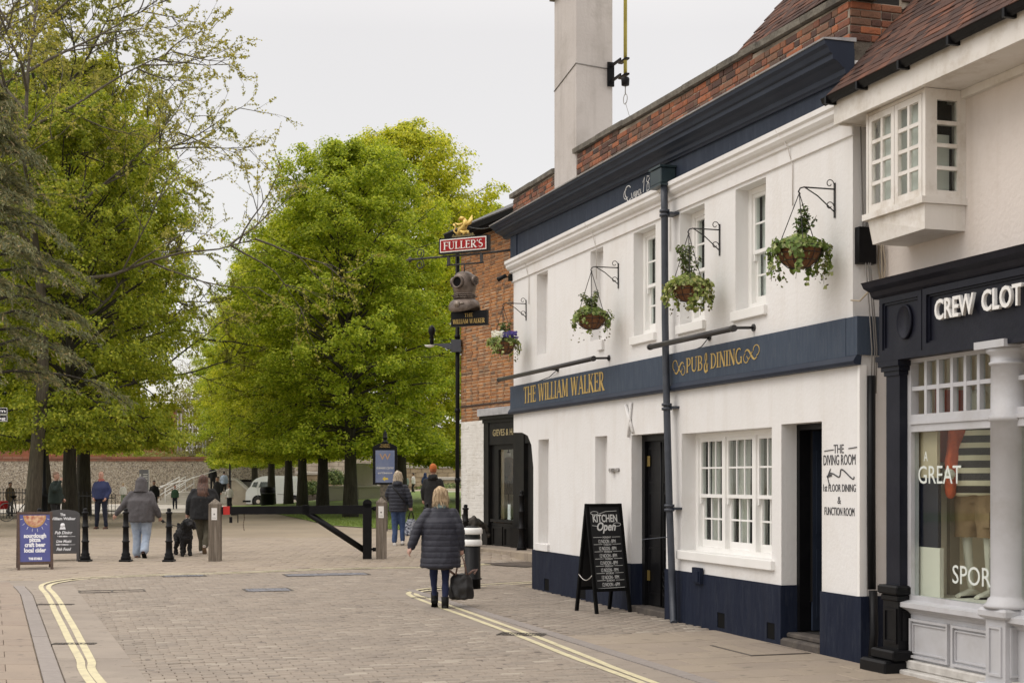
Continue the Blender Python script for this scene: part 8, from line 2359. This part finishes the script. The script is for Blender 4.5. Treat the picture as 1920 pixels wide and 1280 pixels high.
# blonde woman in the padded jacket
t, J, s = person(746, 1022, 139, 'straight haired blonde woman in padded navy jacket, jeans and white trainers, back turned',
    dict(er=(.27, -.05, 1.16), wr=(.30, -.02, .93), pr=(0, 1, 0), cr=1.0, el=(-.25, .06, 1.18), wl=(-.20, .20, 1.05), kl=(-.07, .03, .48), al=(-.07, -.05, .085), kr=(.10, .06, .48), ar=(.11, .0, .11), fr=-.3),
    dict(top=dk2, top_name='padded_jacket', top_lo=.80, top_w=1.12, sl_w=1.15, quilt=.085, quilt_amp=.016, legs=denim, hair=blond2, hair_len=.07, hair_w=1.08, hood='down', shoes=shoe_w, sole=shoe_w, skin=skin_pale), rz=.0, vox=.016)
q = MB(); q.tube([(-.13, -.165, 1.40), (.02, -.178, 1.24), (.17, -.12, 1.02)], .016, 4); q.build('bag_strap', blk, t)
hp = hand_pos(t, J, s, 'r', .10)
handbag(hp, .20, .30, .16, .40, 'blue and white patterned shopping bag carried by the blonde woman in jeans', mat('leaf_print', (.02, .025, .05), .7, (.42, .45, .52), 26, detail=1), blk, .3, 'shopping_bag')
# man in black coat and orange beanie
person(812, 1012, 141, 'man in orange beanie and black hooded coat, back turned, walking beside the lawn', dict(wl=(-.24, .08, .95), wr=(.24, .08, .95)),
    dict(top=blk, top_name='coat', top_lo=.62, top_w=1.1, legs=blk, hat=cloth_mat('orange_knit', (.50, .15, .04), (.40, .11, .03), .95, 60), hood='down', shoes=shoe_bl, hair=cloth_mat('auburn', (.30, .10, .04))), rz=-.1)
# hooded person with the dog
t, J, s = person(264, 1046, 153, 'person in grey hoodie with hood up and pale baggy jeans, walking a black dog',
    dict(el=(-.36, -.06, 1.14), wl=(-.52, -.03, .95), er=(.30, -.03, 1.13), wr=(.37, .10, .90), pl=(.3, .6, -.5), cl=.35, cr=1.1, kl=(-.10, .06, .50), al=(-.10, .06, .085), kr=(.11, .02, .48), ar=(.14, -.20, .15), fr=-.75, head=(0, .06, 1.60), pitch=-.15),
    dict(wide=1.38, top=grey_h, top_name='hoodie', top_lo=.78, top_w=1.14, sl_w=1.2, fold=.018, legs=denim_l, leg_w=1.22, hem=.075, hood='up', shoes=shoe_br), rz=-.05)
leash_a = hand_pos(t, J, s, 'r', .10)
# long haired woman with the carrier bag
t, J, s = person(381, 1038, 149, 'woman with very long brown hair, black jumper and olive trousers carrying a white carrier bag',
    dict(el=(-.30, -.03, 1.15), wl=(-.34, .02, .90), pl=(0, 1, 0), cl=1.0, kl=(-.06, .04, .48), al=(-.04, .10, .085), kr=(.10, .0, .50), ar=(.06, -.22, .17), fr=-.85, er=(.28, .04, 1.18), wr=(.26, .20, 1.0), head=(0, .03, 1.615)),
    dict(wide=1.36, top=blk, top_name='jumper', top_lo=.76, top_w=1.14, sl_w=1.2, fold=.016, legs=olive_c, leg_w=1.12, hair=brown, hair_len=.34, hair_w=1.12, shoes=shoe_w, sole=cloth_mat('tan_sole', (.25, .17, .11))), rz=.08)
hp = hand_pos(t, J, s, 'l', .10)
handbag(hp, .14, .24, .14, .30, 'white patterned plastic carrier bag beside the black dog', mat('carrier_white', (.66, .65, .66), .45, (.42, .42, .46), 22, detail=1), mat('carrier_handle', (.7, .69, .68), .5), .2, 'carrier_bag')
# man in the blue jacket, facing us
person(190, 991, 108, 'bald man in blue zip jacket and dark jeans standing and facing the camera',
    dict(el=(-.27, -.02, 1.15), er=(.27, -.02, 1.15), wl=(-.20, .10, .95), wr=(.20, .10, .95), pl=(1, 0, 0), pr=(-1, 0, 0), al=(-.15, 0, .085), ar=(.15, 0, .085), kl=(-.12, .02, .49), kr=(.12, .02, .49)),
    dict(wide=1.12, top=cloth_mat('royal_navy', (.014, .022, .085), (.018, .028, .10), .7), top_lo=.90, top_w=1.14, legs=cloth_mat('dark_denim', (.012, .015, .032)), collar=cloth_mat('coral', (.42, .14, .11)), collar_name='shirt', skin=mat('skin_ruddy', (.50, .29, .22), .5, (.45, .23, .17), 14), eyes=True, shoes=shoe_br), rz=PI - .15)
# man in dark green, side on, hand to mouth
person(104, 996, 112, 'close cropped man in dark green jumper standing side-on with his hand at his mouth',
    dict(er=(.24, .14, 1.16), wr=(.06, .20, 1.47), pr=(0, -1, 0), cr=.8, yaw=0.0, wl=(-.20, .14, .96)),
    dict(wide=1.12, top=cloth_mat('bottle_green', (.010, .020, .016)), top_name='jumper', top_lo=.82, top_w=1.12, legs=blk, skin=skin_m, hair=mat('stubble', (.20, .13, .09), .8), eyes=True, shoes=shoe_bl), rz=-PI / 2 - .25)
# far figures, a few pixels each
def far_person(px, py, top, label, topc, legc, hair, rz=0.0, Y=None, z=None, **k):
    lk_ = dict(top=cloth_mat(*topc), legs=cloth_mat(*legc), hair=hair, shoes=shoe_bl); lk_.update(k.pop('look', {}))
    return person(px, py, py - top, label, k.pop('pose', {}), lk_, rz, Y, z, 'visitors in the cathedral grounds', vox=.026)
far_person(19, 967, 903, 'man in beige coat and grey trousers standing beside the bicycle on the left', ('beige', (.26, .19, .12)), ('grey', (.14, .14, .15)), darkh, -2.2, look=dict(top_lo=.72))
far_person(289, 962, 900, 'man in black jacket walking towards the camera beyond the hooded person', ('black',(.008, .008, .009)), ('black', (0, 0, 0)), darkh, PI, look=dict(eyes=True))
far_person(328, 955, 910, 'child with red hair in green top and dark trousers, standing below the steps', ('leaf_green', (.04, .09, .05)), ('ink', (.012, .014, .025)), hair_mat('red', (.40, .10, .04), (.28, .06, .03)), PI)
far_person(231, 948, 905, 'pale figure in white top left of the hooded person, far off by the wall', ('white', (.66, .64, .60)), ('sage', (.2, .24, .17)), blond, .6)
far_person(408, 954, 893, 'person in black coat beyond the long haired woman, face turned to the camera', ('black', (0, 0, 0)), ('black', (0, 0, 0)), darkh, PI - .4, look=dict(eyes=True))
far_person(430, 956, 908, 'walker in white shirt and black trousers behind the far thin lamp post', ('white', (0, 0, 0)), ('black', (0, 0, 0)), brown, .3)
far_person(399, 938, 889, 'dark haired visitor on the steps with white sleeves', ('black', (0, 0, 0)), ('black', (0, 0, 0)), darkh, .2, 106, 1.0 - .1)
far_person(420, 940, 893, 'visitor in a pale blue shirt at the left end of the counter', ('sky_shirt', (.35, .42, .52)), ('black', (0, 0, 0)), darkh, .0, 107.5, .5)
far_person(440, 938, 893, 'visitor in a black coat at the middle of the counter', ('black', (0, 0, 0)), ('black', (0, 0, 0)), darkh, PI, 108.2, .35)
far_person(456, 938, 891, 'visitor in a cream coat behind the counter by the van', ('cream_coat', (.55, .50, .42)), ('black', (0, 0, 0)), blond, PI, 108.2, .35)
far_person(775, 921, 880, 'visitor in white top and black trousers walking across the far lawn path', ('white', (0, 0, 0)), ('black', (0, 0, 0)), darkh, 1.2, 93, .75, pose=dict(kr=(.1, .15, .5), ar=(.1, .12, .09), al=(-.1, -.2, .12)))
far_person(763, 921, 884, 'visitor in sage green coat on the far path left of the white topped walker', ('sage_coat', (.20, .25, .20)), ('black', (0, 0, 0)), hair_mat('fair', (.45, .33, .2), (.3, .2, .1)), 1.0, 94, .75)
far_person(797, 923, 881, 'visitor in a blue hooded coat on the far path by the orange beanie', ('blue_coat', (.03, .05, .14)), ('ink', (0, 0, 0)), darkh, .3, 92, .72, look=dict(hood='up', top_lo=.7))

# the black curly dog
dp = ground(344, 1042)
dog = empty('dog', dp, rad(-62), 'black curly coated dog standing on a lead beside a ringed bollard', 'dog')
q = MB()
def cap(pts, rs, seg=12): capsule(q, pts, rs, seg)
# local +x is forward
cap([(-.26, 0, .47), (-.12, 0, .48), (.06, 0, .485), (.22, 0, .50)], [.115, .118, .125, .13])
cap([(.20, 0, .44), (.24, 0, .40)], [.12, .10])
cap([(.24, 0, .52), (.33, 0, .62), (.38, 0, .70)], [.095, .082, .078])
cap([(.37, 0, .71), (.43, 0, .715)], [.095, .082]); cap([(.45, 0, .70), (.56, 0, .675)], [.055, .040])
for sy in (-1, 1):
    cap([(.20, sy * .075, .42), (.215, sy * .08, .30), (.20, sy * .08, .17), (.21, sy * .08, .06)], [.068, .052, .046, .044])
    cap([(.21, sy * .08, .045), (.25, sy * .08, .035)], [.04, .032], 8)
    cap([(-.24, sy * .07, .42), (-.17, sy * .085, .31), (-.22, sy * .085, .24), (-.30, sy * .085, .19), (-.295, sy * .085, .06)], [.085, .064, .050, .046, .044])
    cap([(-.29, sy * .085, .045), (-.24, sy * .085, .035)], [.04, .032], 8)
    cap([(.39, sy * .085, .755), (.37, sy * .12, .68), (.38, sy * .125, .60)], [.035, .045, .042], 8)
cap([(-.33, 0, .53), (-.40, 0, .60), (-.40, 0, .66)], [.05, .045, .04], 8)
curl = lambda co, no: np.array([noise.noise(Vector((x * 34, y * 34, z * 34))) * .022 + noise.noise(Vector((x * 14, y * 14, z * 14))) * .012 for x, y, z in co])
remesh(q, .013, 'body', mat('black_curls', (.008, .008, .009), .9, (.014, .013, .014), 30, .6, 60), dog, 2, curl)
q = MB(); q.lathe([(0, -.018), (.018, -.01), (.018, .01), (0, .018)], 8, Tm(.595, 0, .675)); q.build('nose', shoe_bl, dog)
q = MB(); q.tube([(.30 + .10 * math.sin(a) * .4, .088 * math.cos(a), .58 + .088 * math.sin(a) * .8) for a in np.linspace(0, 2 * PI, 17)], .010, 5, caps=False); q.build('collar', mat('dog_collar', (.10, .10, .10), .5), dog)
dM = Matrix.Translation(dp) @ Matrix.Rotation(rad(-62), 4, 'Z')
end = dM @ Vector((.28, 0, .66))
q = MB(); n = 16
q.tube([leash_a.lerp(end, i / n) - Vector((0, 0, .06 * math.sin(PI * i / n))) for i in range(n + 1)], .008, 5); q.tube([leash_a + Vector((-.04, 0, .02)), leash_a + Vector((.03, .02, -.02)), leash_a + Vector((.05, .03, -.05))], .028, 8)
tag(q.build('dog_lead', mat('lead_black', (.012, .012, .013), .7), None), 'thin black dog lead running from the hooded person to the dog', 'dog lead')

# something dark slumped against the whitewashed wall
bp_ = at(892, 30.4, .26)
bb_ = empty('bundle', bp_, .3, 'dark bundle slumped against the whitewashed wall behind the banded bollard', 'bag')
q = MB(); capsule(q, [(-.22, 0, .50), (-.05, 0, .55), (.10, 0, .48)], [.09, .14, .10]); capsule(q, [(.10, 0, .52), (.24, 0, .42), (.28, 0, .26)], [.06, .055, .05]); capsule(q, [(-.05, 0, .5), (-.05, 0, .05)], [.14, .17]); capsule(q, [(-.22, 0, .55), (-.26, 0, .68)], [.06, .05])
remesh(q, .02, 'bundle_cloth', mat('bundle_black', (.012, .011, .010), .7, (.05, .04, .03), 14), bb_, 2, lambda co, no: np.array([noise.noise(Vector((x * 12, y * 12, z * 12))) * .025 for x, y, z in co]))

# ---------------------------------------------------------------- mannequin in the display window
mp = FM @ Vector((lx(1836, -.50), .50, .69))
st_m = mat('shirt_stripes', (.62, .54, .38), .85)
nt = st_m.node_tree; bsd = nt.nodes['Principled BSDF']; tc = nt.nodes.new('ShaderNodeTexCoord'); sp = nt.nodes.new('ShaderNodeSeparateXYZ'); mm = nt.nodes.new('ShaderNodeMath'); mm.operation = 'MULTIPLY'; mm.inputs[1].default_value = 1 / .105; fr_ = nt.nodes.new('ShaderNodeMath'); fr_.operation = 'FRACT'; gt2 = nt.nodes.new('ShaderNodeMath'); gt2.operation = 'GREATER_THAN'; gt2.inputs[1].default_value = .42; mx = nt.nodes.new('ShaderNodeMixRGB'); mx.inputs[1].default_value = (.62, .54, .38, 1); mx.inputs[2].default_value = (.025, .016, .014, 1)
nt.links.new(tc.outputs['Object'], sp.inputs[0]); nt.links.new(sp.outputs['Z'], mm.inputs[0]); nt.links.new(mm.outputs[0], fr_.inputs[0]); nt.links.new(fr_.outputs[0], gt2.inputs[0]); nt.links.new(gt2.outputs[0], mx.inputs[0]); nt.links.new(mx.outputs[0], bsd.inputs['Base Color'])
khaki = cloth_mat('khaki', (.25, .155, .078), (.31, .20, .105), .9, 9)
fig = mat('mannequin_cream', (.62, .58, .48), .5)
t, J, s = person(1838, 0, 1, 'mannequin in striped polo, red jumper over one shoulder and khaki shorts in the shop window',
    dict(er=(.29, .0, 1.15), wr=(.13, .22, 1.07), pr=(-1, 0, 0), cr=1.2, kl=(-.11, .02, .49), kr=(.13, .0, .49)), dict(wide=1.15, skin=fig, top=st_m, top_name='polo_shirt', top_lo=.86, top_w=1.12, sleeve=.3, legs=khaki, leg_name='shorts', leg_w=1.25, shoes=fig, collar=cloth_mat('polo_collar', (.03, .02, .02)), hair=fig), rz=FR + PI + .25, Y=10, z=0, vox=.014, name='mannequin')
t.location = mp; t.scale = (1.02, 1.02, 1.02); t['category'] = 'mannequin'
for ch in t.children:
    if ch.name.startswith('shorts'):
        me = ch.data; bm = bmesh.new(); bm.from_mesh(me); bmesh.ops.delete(bm, geom=[v for v in bm.verts if v.co.z < .50], context='VERTS'); bm.to_mesh(me); bm.free()
q = MB(); capsule(q, [(.12, -.17, 1.15), (.13, -.14, 1.36), (.125, .0, 1.47), (.13, .13, 1.38), (.145, .18, 1.15), (.13, .19, .88)], [.04, .06, .062, .07, .06, .045]); remesh(q, .014, 'red_jumper', cloth_mat('orange_red', (.62, .11, .03), (.52, .08, .025)), t, 3, lambda co, no: np.array([noise.noise(Vector((x * 16, y * 16, z * 6))) * .016 for x, y, z in co]))
q = MB(); q.box(-.20, -.14, .02, .12, .60, .72); q.build('cargo_pocket', khaki, t)
